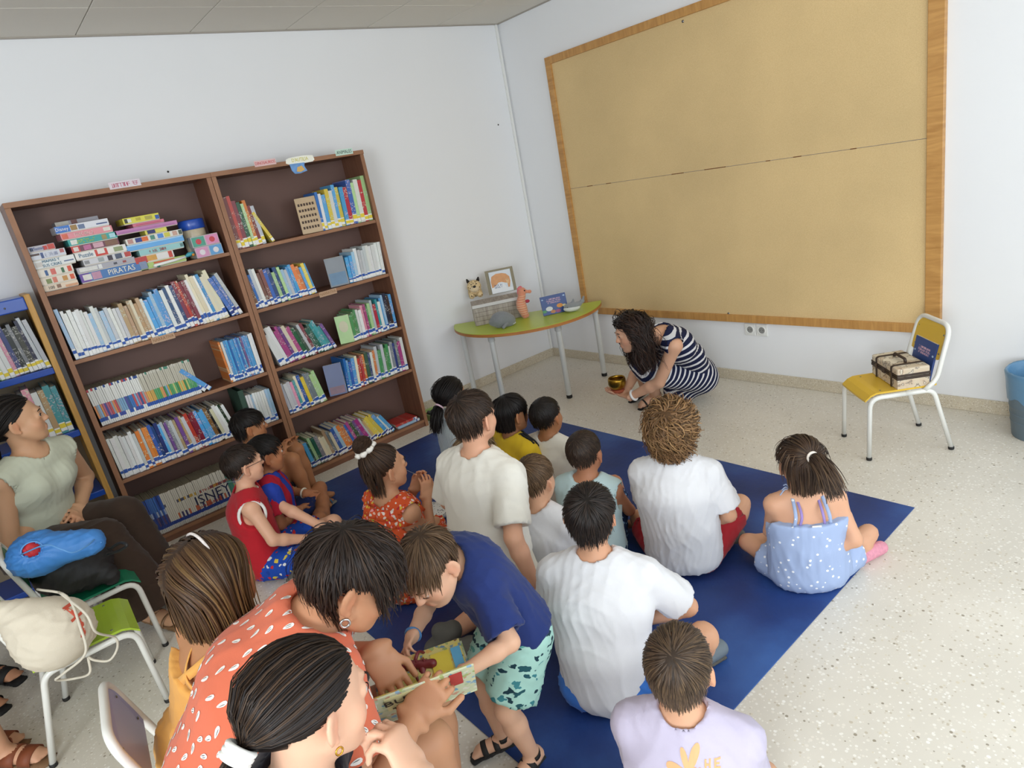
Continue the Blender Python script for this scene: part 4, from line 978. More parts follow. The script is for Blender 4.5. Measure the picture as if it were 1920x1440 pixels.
def folds(V, seed, amp, wl=0.06, direction=None):
    r = np.random.RandomState(seed); d = np.zeros(len(V))
    for i in range(5):
        k = r.normal(size=3)
        if direction is not None: k = k-np.asarray(direction)*(k@np.asarray(direction))*0.85
        k = k/np.linalg.norm(k)*2*PI/(wl*r.uniform(0.6, 1.7)); m = r.normal(size=3)*2*PI/(wl*4)
        w = np.sin(V@k+r.uniform(0, 6)+1.7*np.sin(V@m+r.uniform(0, 6)))
        msk = 0.5+0.5*np.sin(V@(r.normal(size=3)*2*PI/(wl*5))+r.uniform(0, 6))
        d += (1-np.abs(w))**2*msk
    return amp*(d/1.6-0.5)

# ================================================================== bodies
KID = dict(pel=(.080, .70), wai=(.072, .72), che=(.080, .70), upp=(.060, .58), sh=.043, ua=(.035, .030), fa=(.030, .021), th=(.060, .044), ca=(.043, .027), nk=.037, ft=.026,
           LU=.195, LF=.175, LT=.29, LC=.27, hand=.135)
ADU = dict(pel=(.110, .64), wai=(.088, .70), che=(.100, .70), upp=(.074, .56), sh=.052, ua=(.046, .038), fa=(.038, .025), th=(.084, .058), ca=(.056, .034), nk=.047, ft=.032,
           LU=.275, LF=.24, LT=.41, LC=.39, hand=.178)
UP = A(0, 0, 1)
def yawv(a): return A(math.cos(a), math.sin(a), 0)
def ik(a, b, l1, l2, pole):
    a = np.asarray(a, float); b = np.asarray(b, float); d = b-a; L = np.linalg.norm(d); d = d/(L+1e-9)
    L = min(L, (l1+l2)*0.999); x = (l1*l1-l2*l2+L*L)/(2*L+1e-9); h = math.sqrt(max(l1*l1-x*x, 0))
    p = np.asarray(pole, float); p = p-d*(p@d); p = nrm(p)
    return a+d*x+p*h
def skeleton(B, s, pel, yaw, spine, neck_len=None):
    """pelvis position, facing, direction of the spine -> torso joints"""
    F = yawv(yaw); L = A(-F[1], F[0], 0); sp = nrm(spine); ad = B is ADU
    T = (0.46 if ad else 0.36)*s
    J = dict(B=B, s=s, F=F, L=L, sp=sp, pelvis=np.asarray(pel, float))
    J['waist'] = J['pelvis']+sp*T*0.36; J['chest'] = J['pelvis']+sp*T*0.68; J['neck'] = J['pelvis']+sp*T*1.0
    w = (0.165 if ad else 0.132)*s
    for S_, q in (('L', 1), ('R', -1)):
        J['sh'+S_] = J['neck']-sp*0.045*s+L*w*q; J['hip'+S_] = J['pelvis']+L*q*(0.095 if ad else 0.075)*s-sp*0.01
    return J
def set_head(J, pos, yaw, pitch=0.0, roll=0.0, hs=None):
    """pitch>0 looks down"""
    F = yawv(yaw); L = A(-F[1], F[0], 0)
    f = F*math.cos(pitch)-UP*math.sin(pitch); u = UP*math.cos(pitch)+F*math.sin(pitch)
    l = L*math.cos(roll)+u*math.sin(roll); u = u*math.cos(roll)-L*math.sin(roll)
    J['head'] = np.asarray(pos, float); J['hf'], J['hl'], J['hu'] = f, l, u
    J['hs'] = hs if hs else (1.05 if J['B'] is ADU else 0.95)
def arm(J, S_, wr, pole=None, hand_dir=None, palm=None, curl=0.5):
    B, s = J['B'], J['s']
    if pole is None: pole = -UP*0.6-J['F']*0.3+J['L']*(1 if S_ == 'L' else -1)*0.5
    J['el'+S_] = ik(J['sh'+S_], wr, B['LU']*s, B['LF']*s, pole); J['wr'+S_] = np.asarray(wr, float)
    d = nrm(J['wr'+S_]-J['el'+S_]) if hand_dir is None else nrm(hand_dir)
    pn = nrm(-UP+0.2*J['F']) if palm is None else nrm(palm)
    pn = nrm(pn-d*(pn@d)); J['hand'+S_] = (d, pn, curl)
def leg(J, S_, an, pole, toe=None):
    B, s = J['B'], J['s']
    J['kn'+S_] = ik(J['hip'+S_], an, B['LT']*s, B['LC']*s, pole); J['an'+S_] = np.asarray(an, float)
    J['to'+S_] = J['an'+S_]+(nrm(toe) if toe is not None else J['F'])*(0.15 if B is ADU else 0.115)*s
def crossed(J, width=1.0, fwd=1.0, lift=0.0):
    s, F, L, P = J['s'], J['F'], J['L'], J['pelvis']
    for S_, q in (('L', 1), ('R', -1)):
        J['kn'+S_] = A(*P[:2], 0)+F*0.215*s*fwd+L*q*0.225*s*width+UP*(0.095*s+lift)
        J['an'+S_] = A(*P[:2], 0)+F*(0.245 if q > 0 else 0.30)*s*fwd-L*q*0.03*s+UP*0.04
        J['to'+S_] = J['an'+S_]+nrm(-L*q*0.9+F*0.25)*0.11*s-UP*0.008
def sit(head, yaw, s=None, lean=0.05, tall=0.60, bend=0.0):
    """child sitting cross-legged on the mat under a head position"""
    H = np.asarray(head, float); F = yawv(yaw); s = s or H[2]/tall
    pel = A(H[0]-F[0]*lean, H[1]-F[1]*lean, 0.080*s)
    nk = H-UP*0.135*s-F*0.02*s
    J = skeleton(KID, s, pel, yaw, nk-pel); 
    T = np.linalg.norm(nk-pel); sp = nrm(nk-pel)
    J['waist'] = pel+sp*T*0.36-F*bend; J['chest'] = pel+sp*T*0.70-F*bend*0.8; J['neck'] = nk
    w = 0.132*s
    for S_, q in (('L', 1), ('R', -1)): J['sh'+S_] = nk-sp*0.045*s+J['L']*w*q
    crossed(J); set_head(J, H, yaw)
    for S_, q in (('L', 1), ('R', -1)): arm(J, S_, pel+F*0.20*s+J['L']*q*0.07*s+UP*0.07*s, curl=0.7)
    return J

def torso(sh, J, off=0.0, k=0.03, widen=1.0, lo=True):
    B, s, L = J['B'], J['s'], J['L']
    def r(n): return B[n][0]*s+off
    if lo: sh.cone(J['pelvis'], J['waist'], r('pel'), r('wai'), k, side=L, sq=B['pel'][1]/widen)
    sh.cone(J['waist'], J['chest'], r('wai'), r('che'), k, side=L, sq=B['che'][1]/widen)
    sh.cone(J['chest'], J['chest']*0.25+J['neck']*0.75, r('che'), r('upp'), k, side=L, sq=B['upp'][1]/widen)
    for S_ in 'LR':
        sh.cone(J['neck']*0.55+J['chest']*0.45, J['sh'+S_], B['sh']*s*1.05+off, B['sh']*s*0.95+off, k)
        sh.cone(J['neck']+nrm(J['head']-J['neck'])*0.03*s, J['sh'+S_], B['nk']*s*0.55+off, B['sh']*s*0.72+off, k)
def hand_ops(sh, J, S_, k=0.003):
    B, s = J['B'], J['s']; H = B['hand']*s; w = J['wr'+S_]; d, n, c = J['hand'+S_]; t = np.cross(d, n)*(1 if S_ == 'L' else -1)
    # t points to the thumb side
    pe = w+d*0.44*H
    sh.cone(w, w+d*0.12*H, B['fa'][1]*s, 0.088*H, 0.01, side=t, sq=0.55)
    sh.cone(w+d*0.12*H, pe, 0.080*H, 0.066*H, 0.006, side=t, sq=0.34)
    ln = (0.36, 0.42, 0.40, 0.31)
    if not hasattr(c, '__len__'): c = (c,)*4+(c,)
    for i in range(4):
        o = (0.165-0.11*i)*H; p = pe+t*o-d*(0.03*H if i in (0, 3) else 0)-d*(0.03*H if i == 3 else 0); l = ln[i]*H; a = 0.0; r = (0.049, 0.050, 0.048, 0.042)[i]*H
        dd = nrm(d+t*(0.10-0.07*i)); 
        for sg, (fr, ca) in enumerate(((0.42, 0.75), (0.32, 0.95), (0.26, 0.6))):
            a += ca*c[i]; e = p+(dd*math.cos(a)+n*math.sin(a))*l*fr
            sh.cone(p, e, r, r*0.92, k); p = e; r *= 0.92
    tb = w+d*0.14*H+t*0.13*H; cc = c[4]
    t1 = tb+nrm(d*0.62+t*(0.75-0.5*cc)+n*(0.15+0.5*cc))*0.26*H; t2 = t1+nrm(d*0.85+t*(0.25-0.5*cc)+n*(0.1+0.55*cc))*0.22*H
    sh.cone(w+d*0.1*H+t*0.03*H, tb, 0.072*H, 0.078*H, 0.01); sh.cone(tb, t1, 0.070*H, 0.058*H, 0.006); sh.cone(t1, t2, 0.057*H, 0.046*H, k)
def head_pt(J, f, l, u): return J['head']+(J['hf']*f+J['hl']*l+J['hu']*u)*J['hs']
def head_ops(sh, J, face=True, ears=True, lid=0.0):
    h = J['hs']; ax = [J['hf'], J['hl'], J['hu']]; ad = J['B'] is ADU
    def E(f, l, u, rf, rl, ru, k=.02, mode='u'): sh.ell(head_pt(J, f, l, u), A(rf, rl, ru)*h, ax, k*h, mode)
    def Bl(f, l, u, r, k=.015, mode='u'): sh.ball(head_pt(J, f, l, u), r*h, k*h, mode)
    def C(a, b, ra, rb, k=.01, mode='u'): sh.cone(head_pt(J, *a), head_pt(J, *b), ra*h, rb*h, k*h, mode)
    E(-.008, 0, .028, .090, .072, .078)
    E(.030, 0, -.030, .056, .056, .062, .03)
    E(.036, 0, -.062, .042, .040, .034, .03)
    Bl(.070, 0, -.088, .013, .022)
    for q in (1, -1):
        Bl(.052, q*.034, -.030, .024, .025)
        C((.010, q*.05, -.05), (.055, q*.022, -.082), .014, .013, .025)
        if ears:
            sh.ell(head_pt(J, -.010, q*.0785, -.008), A(.0195, .0070, .031)*h, [nrm(J['hf']+J['hl']*q*-.75+J['hu']*.1), nrm(J['hl']*q+J['hf']*.75), nrm(J['hu']-J['hf']*.18)], .006*h)
            sh.ell(head_pt(J, -.004, q*.0865, -.007), A(.0105, .0055, .020)*h, [nrm(J['hf']+J['hl']*q*-.75), nrm(J['hl']*q+J['hf']*.75), J['hu']], .004*h, 's')
            Bl(-.001, q*.072, -.037, .0075, .008)
    if face:
        C((.083, .022, .022), (.083, -.022, .022), .010, .010, .018)
        for q in (1, -1):
            Bl(.087, q*.031, .004, .0135, .012, 's'); Bl(.0765, q*.031, .004, .0142, .006)
            E(.0885, q*.031, .004+lid*.5, .0085, .0125, max(.0012, .0052+lid), .002, 's')
        C((.084, 0, .012), (.100, 0, -.020), .0065, .0095, .012)
        for q in (1, -1): Bl(.094, q*.008, -.024, .0062, .008)
        C((.086, .014, -.050), (.086, -.014, -.050), .0058, .0058, .006); C((.084, .012, -.060), (.084, -.012, -.060), .0066, .0066, .006)
        C((.094, .018, -.0545), (.094, -.018, -.0545), .0016, .0016, .003, 's')
    # neck
    B, s = J['B'], J['s']
    sh.cone(J['neck']-J['sp']*0.02*s, head_pt(J, -.020, 0, -.045), B['nk']*s*1.06, B['nk']*s, .022*s)
def limbs(sh, J):
    B, s = J['B'], J['s']
    for S_ in 'LR':
        sh.cone(J['sh'+S_], J['el'+S_], B['ua'][0]*s, B['ua'][1]*s, .02)
        m = J['el'+S_]*.68+J['wr'+S_]*.32
        sh.cone(J['el'+S_], m, B['ua'][1]*s*.97, B['fa'][0]*s, .012); sh.cone(m, J['wr'+S_], B['fa'][0]*s, B['fa'][1]*s, .012)
        hand_ops(sh, J, S_)
        m = J['hip'+S_]*.5+J['kn'+S_]*.5
        sh.cone(J['hip'+S_], m, B['th'][0]*s*1.06, (B['th'][0]+B['th'][1])*.5*s, .02); sh.cone(m, J['kn'+S_], (B['th'][0]+B['th'][1])*.5*s, B['th'][1]*s, .02)
        m = J['kn'+S_]*.68+J['an'+S_]*.32
        sh.cone(J['kn'+S_], m, B['th'][1]*s*.92, B['ca'][0]*s, .015); sh.cone(m, J['an'+S_], B['ca'][0]*s, B['ca'][1]*s, .015)
        d = J['to'+S_]-J['an'+S_]; hl = J['an'+S_]-nrm(d)*.02*s
        sh.cone(hl, J['an'+S_]+d*.72, B['ft']*s, B['ft']*s*.82, .012, side=np.cross(nrm(d), UP) if abs(nrm(d)[2]) < .9 else J['L'], sq=.75)
        w = np.cross(nrm(d), UP); w = w if np.linalg.norm(w) > .2 else J['L']; w = nrm(w)
        for i in range(5):
            o = (i-2)*.0085*s*(1.25 if B is ADU else 1.0); sh.cone(J['an'+S_]+d*.7+w*o, J['an'+S_]+d*(1.0-.035*abs(i-1))+w*o*1.25, .0095*s*1.1, .0078*s*1.1, .004)
SKIN = {}
def skin_mat(name):
    if name not in SKIN:
        m = attr_mat('skin_'+name, 0.5, 0.35, 'col', sub=0.12, bump=0.03, bscale=350); SKIN[name] = m
    return SKIN[name]
HAIRM = attr_mat('hair', 0.48, 0.28, 'col')
def rel(V, root): return V-np.array(root.location)
def smesh(name, sh, res, mat_, root, parent=None, fine=(), fres=None, fold=None, colfun=None, smooth_it=0):
    V, Q = sh.build(res, fine, fres or res)
    if fold: V = V+vnormals(V, Q)*folds(V, *fold)[:, None]
    me = fast_mesh(name, rel(V, root), Q)
    if colfun is not None: set_col(me, colfun(V))
    o = obj(name, me, mat_, parent or root); return o, V, Q
def person(label, J, skin, hair, name='person', res=.014, face=True, fine_hands='', eyes=None, ears=True, group=None, fres=.0050):
    base = A(J['pelvis'][0], J['pelvis'][1], 0)
    root = thing(name, label, 'person', tuple(base), 0, group)
    sh = Shape(); torso(sh, J); limbs(sh, J); head_ops(sh, J, face, ears, eyes.get('lid', 0.0) if eyes else 0.0)
    h = J['hs']; fine = []
    if face: fine.append((J['head']-A(.12, .12, .13)*h, J['head']+A(.12, .12, .05)*h))
    for S_ in 'LR':
        if S_ in fine_hands:
            c = J['wr'+S_]+J['hand'+S_][0]*J['B']['hand']*J['s']*.5; q = J['B']['hand']*J['s']*.62; fine.append((c-q, c+q))
    sk = np.array(srgb(skin)[:3])
    def cf(V):
        c = np.tile(sk, (len(V), 1)); q = (V-J['head'])/h
        f, l, u = q@J['hf'], q@J['hl'], q@J['hu']
        def blend(m, col): c[:] = c*(1-m[:, None])+np.asarray(col)*m[:, None]
        red = sk*A(1.12, .80, .76)
        blend(.55*np.exp(-((f-.06)**2+(np.abs(l)-.04)**2+(u+.03)**2)/.022**2), red)
        blend(.6*np.exp(-((np.abs(l)-.078)**2/.012**2+(f+.005)**2/.025**2+(u+.01)**2/.03**2)), red)
        blend(.4*np.exp(-((f-.10)**2+l**2+(u+.022)**2)/.014**2), red)
        if face:
            m = np.exp(-(((np.abs(l))/.020)**4+((u+.055)/.0085)**4))*(f > .06); blend(.75*m, sk*A(.98, .55, .52))
        for S_ in 'LR':
            d, n, cc = J['hand'+S_]; pe = J['wr'+S_]+d*.75*J['B']['hand']*J['s']
            blend(.3*np.exp(-((V-pe)**2).sum(1)/(.045*J['s'])**2), red)
        return c
    o, V, Q = smesh('body', sh, res, skin_mat('a'), root, None, fine, min(res, fres), colfun=cf)
    if eyes:
        for q in (1, -1):
            c = head_pt(J, .0765, q*.031, .004); r = .0126*h; g = nrm(J['hf']+J['hl']*eyes.get('l', 0)+J['hu']*eyes.get('u', 0))
            v, f_ = uv_sphere(18, 26); Pv = c+np.array(v)*r; dt = np.array(v)@g
            col = np.where((dt > .93)[:, None], A(.01, .008, .006), np.where((dt > .78)[:, None], np.array(srgb(eyes.get('c', '4a2f1e'))[:3]), A(.55, .52, .50)))
            me = mesh('eye', rel(Pv, root), f_, True); set_col(me, col); obj('eye', me, MATS['eye'], root)
            pts = [head_pt(J, .0795+.0118*math.cos(t*1.15), q*(.031+.0125*t), .004+.0055*(1-t*t)+eyes.get('lid', 0)) for t in np.linspace(-1, 1, 9)]
            tube('eyelashes', [p-base for p in pts], [.0006*h]+[.0012*h]*7+[.0006*h], MATS['lash'], root, 6)
            pts = [head_pt(J, .0925-.006*abs(t)**2-(.004 if t*q > 0 else 0)*t*q, q*.031+.017*t, .0225+.005*(1-t*t)) for t in np.linspace(-1, 1, 8)]
            tube('eyebrow', [p-base for p in pts], [.0010*h]+[.0021*h]*6+[.0008*h], MATS['lash'] if not eyes.get('fair') else MATS['brow_fair'], root, 6)
    if hair: make_hair(J, root, **hair)
    return root, V, Q
def uv_sphere(nr, ns):
    v = [(0, 0, 1)]; f = []
    for i in range(1, nr):
        for k in range(ns):
            a, b = PI*i/nr, 2*PI*k/ns; v.append((math.sin(a)*math.cos(b), math.sin(a)*math.sin(b), math.cos(a)))
    v.append((0, 0, -1)); e = len(v)-1
    for k in range(ns): f.append((0, 1+k, 1+(k+1) % ns)); f.append((e, e-ns+(k+1) % ns, e-ns+k))
    for i in range(nr-2):
        for k in range(ns): a = 1+i*ns+k; b = 1+i*ns+(k+1) % ns; f.append((a, a+ns, b+ns, b))
    return v, f
attr_mat('eye', 0.15, 0.6); mat('lash', '1d1512', 0.7); mat('brow_fair', '6a4c34', 0.8)

# ------------------------------------------------------------------ hair
HX = [-1, -.55, -.2, .02, .25, .5, .78, 1.0]; HZ = [-.78, -.62, -.40, -.25, -.10, .24, .56, .60]
def make_hair(J, root, style='short', col='3a2a20', length=.045, n=1200, width=.0042, lift=(.02, .09), whorl=(-.5, .1, .85), wild=.25, tie=None, tail=.16, cut=None, spread=.18, fringe=0.0,
              var=.45, light=None, curl=0.0, curl_r=.009, seed=1, part=None, hline=0.0, vol=1.0, earfree=True, sweep=False, xmax=2.0, tail_dir=(-1, 0, .2), tail_r=.02, gravity=.6, name='hair'):
    n = int(n*.82); width *= 1.12
    r = np.random.RandomState(seed); h = J['hs']; Fm = np.stack([J['hf'], J['hl'], J['hu']]); down = Fm@(-UP)
    C0 = A(-.008, 0, .028); R0 = A(.0935, .0755, .0815)*vol
    def ok(q, m=0.0):
        z = np.interp(q[:, 0], HX, HZ)+hline+m; return q[:, 2] > z
    # under-layer shell
    v, f = uv_sphere(22, 34); v = np.array(v); keep = ok(v, .05)
    rough = 1.0+.015*r.rand(len(v))
    SV = C0+v*R0*1.012*rough[:, None]; ff = [q for q in f if all(keep[i] for i in q)]
    base = np.array(srgb(col)[:3]); lt = np.array(srgb(light)[:3]) if light else base*1.8
    if xmax < 1: ff = []
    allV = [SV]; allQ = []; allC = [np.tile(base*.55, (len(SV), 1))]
    tri = [(q[0], q[1], q[2], q[2]) if len(q) == 3 else q for q in ff]
    n0 = len(SV)
    # roots
    q = r.normal(size=(n*4, 3)); q /= np.linalg.norm(q, axis=1, keepdims=True); q = q[ok(q) & (q[:, 0] < xmax)][:n]; n = len(q)
    S_ = 6 if length < .09 and not curl else 11
    if style == 'tied': S_ = 9
    p = C0+q*R0; P = np.zeros((n, S_, 3)); P[:, 0] = p
    L = length*(.7+.5*r.rand(n))*h/h; w = nrm(whorl); vel = None
    T = A(*tie) if tie is not None else None
    ph = r.rand(n)*6.28; lf = lift[0]+(lift[1]-lift[0])*r.rand(n)
    for i in range(1, S_):
        t = i/(S_-1); st = L/(S_-1)
        qq = (p-C0)/R0; ql = np.linalg.norm(qq, axis=1, keepdims=True); un = qq/ql; N = un/R0; N /= np.linalg.norm(N, axis=1, keepdims=True)
        if style == 'tied':
            d = T-p; dist = np.linalg.norm(d, axis=1); st = dist/(S_-i); fl = d/(dist[:, None]+1e-9)
        else:
            fl = un-w
            if part is not None: fl = np.stack([0*un[:, 0]+part[1]*.5, np.sign(un[:, 1]-part[0]+1e-3)*1.0, 0*un[:, 0]], 1)+.35*(un-w)
            if fringe: fl = fl+np.outer(np.clip(un[:, 0]*1.2+un[:, 2]*.3, 0, 1), A(fringe, 0, 0))
        fl = fl-N*(fl*N).sum(1, keepdims=True); fl /= np.linalg.norm(fl, axis=1, keepdims=True)+1e-9
        g = np.clip((-un@(-down)+.25)*1.4*gravity+t*.25*gravity, 0, 1)[:, None] if style != 'tied' else 0
        if style != 'tied':
            off = np.clip((ql-1.0)*3, 0, 1); dv = fl*(1-g)+down*g
        else: dv = fl
        if vel is None: vel = dv+r.normal(size=(n, 3))*wild*.6
        else: vel = (vel*.45+dv*.55 if style != 'tied' else vel*.12+dv*.88)+r.normal(size=(n, 3))*wild*.35
        vel = vel/(np.linalg.norm(vel, axis=1, keepdims=True)+1e-9)
        p = p+vel*(st[:, None] if hasattr(st, '__len__') else st)
        qq = (p-C0)/R0; ql = np.linalg.norm(qq, axis=1)
        mn = 1.0+lf*(t**.7)*(1 if style != 'tied' else math.sin(PI*min(t*1.05, 1)))
        s_ = np.where(ql < mn, mn/np.maximum(ql, 1e-6), 1.0)
        if style == 'tied' and t > .8: s_ = 1.0+0*s_
        p = C0+(p-C0)*s_[:, None]
        if sweep:      # keep long hair off the face
            m = (p[:, 0] > .030) & (p[:, 2] < .062); sg = np.where(p[:, 1] >= 0, 1, -1); p[m, 1] = sg[m]*np.maximum(np.abs(p[m, 1]), .066+.03*lf[m]/max(lift[1], .01)); p[m, 0] = np.minimum(p[m, 0], .05)
        if earfree and style == 'short':
            m = (np.abs(p[:, 1]) > .058) & (p[:, 0] > -.030) & (p[:, 0] < .034) & (p[:, 2] < .018)
            p[m] = P[m, i-1]+r.normal(size=(m.sum(), 3))*.0006
        P[:, i] = p
    if style == 'tied': P[:, -1] = T+r.normal(size=(n, 3))*.0035; P[:, -2] = P[:, -2]*.5+P[:, -1]*.25+P[:, -3]*.25
    if curl:
        tt = np.linspace(0, 1, S_)[None, :]; a = ph[:, None]+tt*curl*6.28; am = curl_r*np.minimum(tt*3, 1)*(.6+.8*r.rand(n, 1))
        o1 = r.normal(size=(n, 3)); o1 /= np.linalg.norm(o1, axis=1, keepdims=True); dd = P[:, -1]-P[:, 0]; o2 = np.cross(o1, dd); o2 /= np.linalg.norm(o2, axis=1, keepdims=True)+1e-9
        P = P+(np.cos(a)*am)[..., None]*o1[:, None]+(np.sin(a)*am)[..., None]*o2[:, None]
    if cut is not None:            # cut = plane height below the head centre (along world up), bob line
        d = (P@down); over = d > cut
        for i in range(1, S_):
            m = over[:, i]; P[m, i] = P[m, i-1]+down*.0008
    strands = [(P, width*np.ones(n), r.rand(n))]
    def tail_strands(T0, dir0, ln, rad, m, wav=0.0, wdt=width):
        m = int(m); S2 = 10; o = r.normal(size=(m, 3)); o /= np.linalg.norm(o, axis=1, keepdims=True); o *= (r.rand(m, 1)**.5)*rad
        pp = T0+o*.45; Pt = np.zeros((m, S2, 3)); Pt[:, 0] = pp; vv = np.tile(nrm(dir0), (m, 1))+o/rad*.10; Ln = ln*(.75+.35*r.rand(m))
        for i in range(1, S2):
            t = i/(S2-1); vv = vv+down*.28*gravity+r.normal(size=(m, 3))*.05; vv = vv+(T0+o-pp)*0
            vv /= np.linalg.norm(vv, axis=1, keepdims=True); pp = pp+vv*(Ln/(S2-1))[:, None]
            qq = (pp-C0)/R0; ql = np.linalg.norm(qq, axis=1); s_ = np.where(ql < 1.06, 1.06/np.maximum(ql, 1e-6), 1); pp = C0+(pp-C0)*s_[:, None]
            Pt[:, i] = pp+o*min(1, t*4)*(1-.5*t)
        strands.append((Pt, wdt*1.25*np.ones(m), r.rand(m)))
    if style == 'tied':        # gathered hair between scalp and tie
        ax_ = T-C0; e1 = nrm(np.cross(ax_, [.1, .9, .3])); e2 = nrm(np.cross(ax_, e1)); b0 = sum(len(x) for x in allV); cone = []
        for fr, ra in ((.62, .052), (.78, .040), (.9, .027), (1.0, .015)):
            for k in range(20): a = 2*PI*k/20; cone.append(C0+ax_*fr+(e1*math.cos(a)+e2*math.sin(a))*ra)
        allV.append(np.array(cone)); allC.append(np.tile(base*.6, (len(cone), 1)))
        for i in range(3):
            for k in range(20): tri.append((b0+i*20+k, b0+i*20+(k+1) % 20, b0+(i+1)*20+(k+1) % 20, b0+(i+1)*20+k))
    if style == 'tied' and tail: tail_strands(T+nrm(tail_dir)*.006, tail_dir, tail, tail_r, n*.32)
    if style == 'tied' and not tail:       # bun
        m = int(n*.5); th = r.rand(m)*6.28; S2 = 12; Pt = np.zeros((m, S2, 3)); bc = T+nrm(tail_dir)*tail_r*.9; ax = nrm(tail_dir); e1 = nrm(np.cross(ax, [0, 1, .2])); e2 = np.cross(ax, e1)
        lat = (r.rand(m)*2-1)*1.25
        for i in range(S2):
            a = th+i/(S2-1)*2.6; la = lat+.35*i/(S2-1); rr = tail_r*(.98+.12*r.rand(m))
            Pt[:, i] = bc+((np.cos(la)*np.cos(a)*rr)[:, None]*e1+(np.cos(la)*np.sin(a)*rr)[:, None]*e2+(np.sin(la)*rr*.9)[:, None]*ax)
        strands.append((Pt, width*1.5*np.ones(m), r.rand(m)))
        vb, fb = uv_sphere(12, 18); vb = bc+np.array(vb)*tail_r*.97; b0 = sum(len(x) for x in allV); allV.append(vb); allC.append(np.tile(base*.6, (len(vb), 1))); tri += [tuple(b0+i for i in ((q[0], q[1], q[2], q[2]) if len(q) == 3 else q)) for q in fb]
    quads = [np.array(tri, np.int64)] if tri else []
    nb_ = sum(len(x) for x in allV)
    for P, W_, rc in strands:
        n_, s_ = P.shape[:2]; Tn = np.gradient(P, axis=1); Tn /= np.linalg.norm(Tn, axis=2, keepdims=True)+1e-9
        Nn = P-C0; Nn /= np.linalg.norm(Nn, axis=2, keepdims=True)+1e-9; Sd = np.cross(Tn, Nn); Sd /= np.linalg.norm(Sd, axis=2, keepdims=True)+1e-9; Nn = np.cross(Sd, Tn)
        tt = np.linspace(0, 1, s_)[None, :, None]; wd = W_[:, None, None]*(1-.75*tt**2)*.5; roll = (r.rand(n_, 1, 1)-.5)*1.1
        Sd2 = Sd*np.cos(roll)+Nn*np.sin(roll)
        vs = np.stack([P-Sd2*wd, P+Nn*wd*.7, P+Sd2*wd], 2)          # n,s,3,3
        allV.append(vs.reshape(-1, 3))
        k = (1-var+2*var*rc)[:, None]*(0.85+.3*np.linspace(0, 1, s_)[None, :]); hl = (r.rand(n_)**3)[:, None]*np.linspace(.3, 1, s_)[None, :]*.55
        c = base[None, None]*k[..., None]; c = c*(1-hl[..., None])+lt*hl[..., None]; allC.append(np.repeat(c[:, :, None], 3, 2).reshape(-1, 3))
        i = np.arange(n_)[:, None, None]*s_*3+np.arange(s_-1)[None, :, None]*3+np.arange(2)[None, None, :]+nb_
        quads.append(np.stack([i, i+1, i+4, i+3], -1).reshape(-1, 4)); nb_ += n_*s_*3
    Vl = np.concatenate(allV); Vw = J['head']+(Vl*h)@Fm
    Q = np.concatenate(quads)
    t3 = Q[:, 2] == Q[:, 3]
    fs = [tuple(x[:3]) for x in Q[t3]]
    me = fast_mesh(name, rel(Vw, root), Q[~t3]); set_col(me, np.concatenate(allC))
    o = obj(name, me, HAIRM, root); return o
def hair_tie(J, root, T, ax, r=.017, col='e8e6e0', fat=.006, name='hair_tie', wav=0.0, turns=1):
    ax = nrm(J['hf']*ax[0]+J['hl']*ax[1]+J['hu']*ax[2]); c = head_pt(J, *T); e1 = nrm(np.cross(ax, [.3, .5, .8])); e2 = np.cross(ax, e1); base = np.array(root.location)
    par = None
    for k in range(turns):
        pts = [c+ax*(k-(turns-1)/2)*fat*1.5-base+(e1*math.cos(a)+e2*math.sin(a))*r*J['hs']*(1+wav*math.sin(a*7)) for a in np.linspace(0, 2*PI, 33)[:-1]]
        rad = [fat*(1+wav*1.2*math.sin(a*9+1)) for a in np.linspace(0, 2*PI, 33)[:-1]]
        tube(name, pts, rad, mat('tie_'+col, col, .7, bump=.2, bscale=200), root, 8, closed=True)

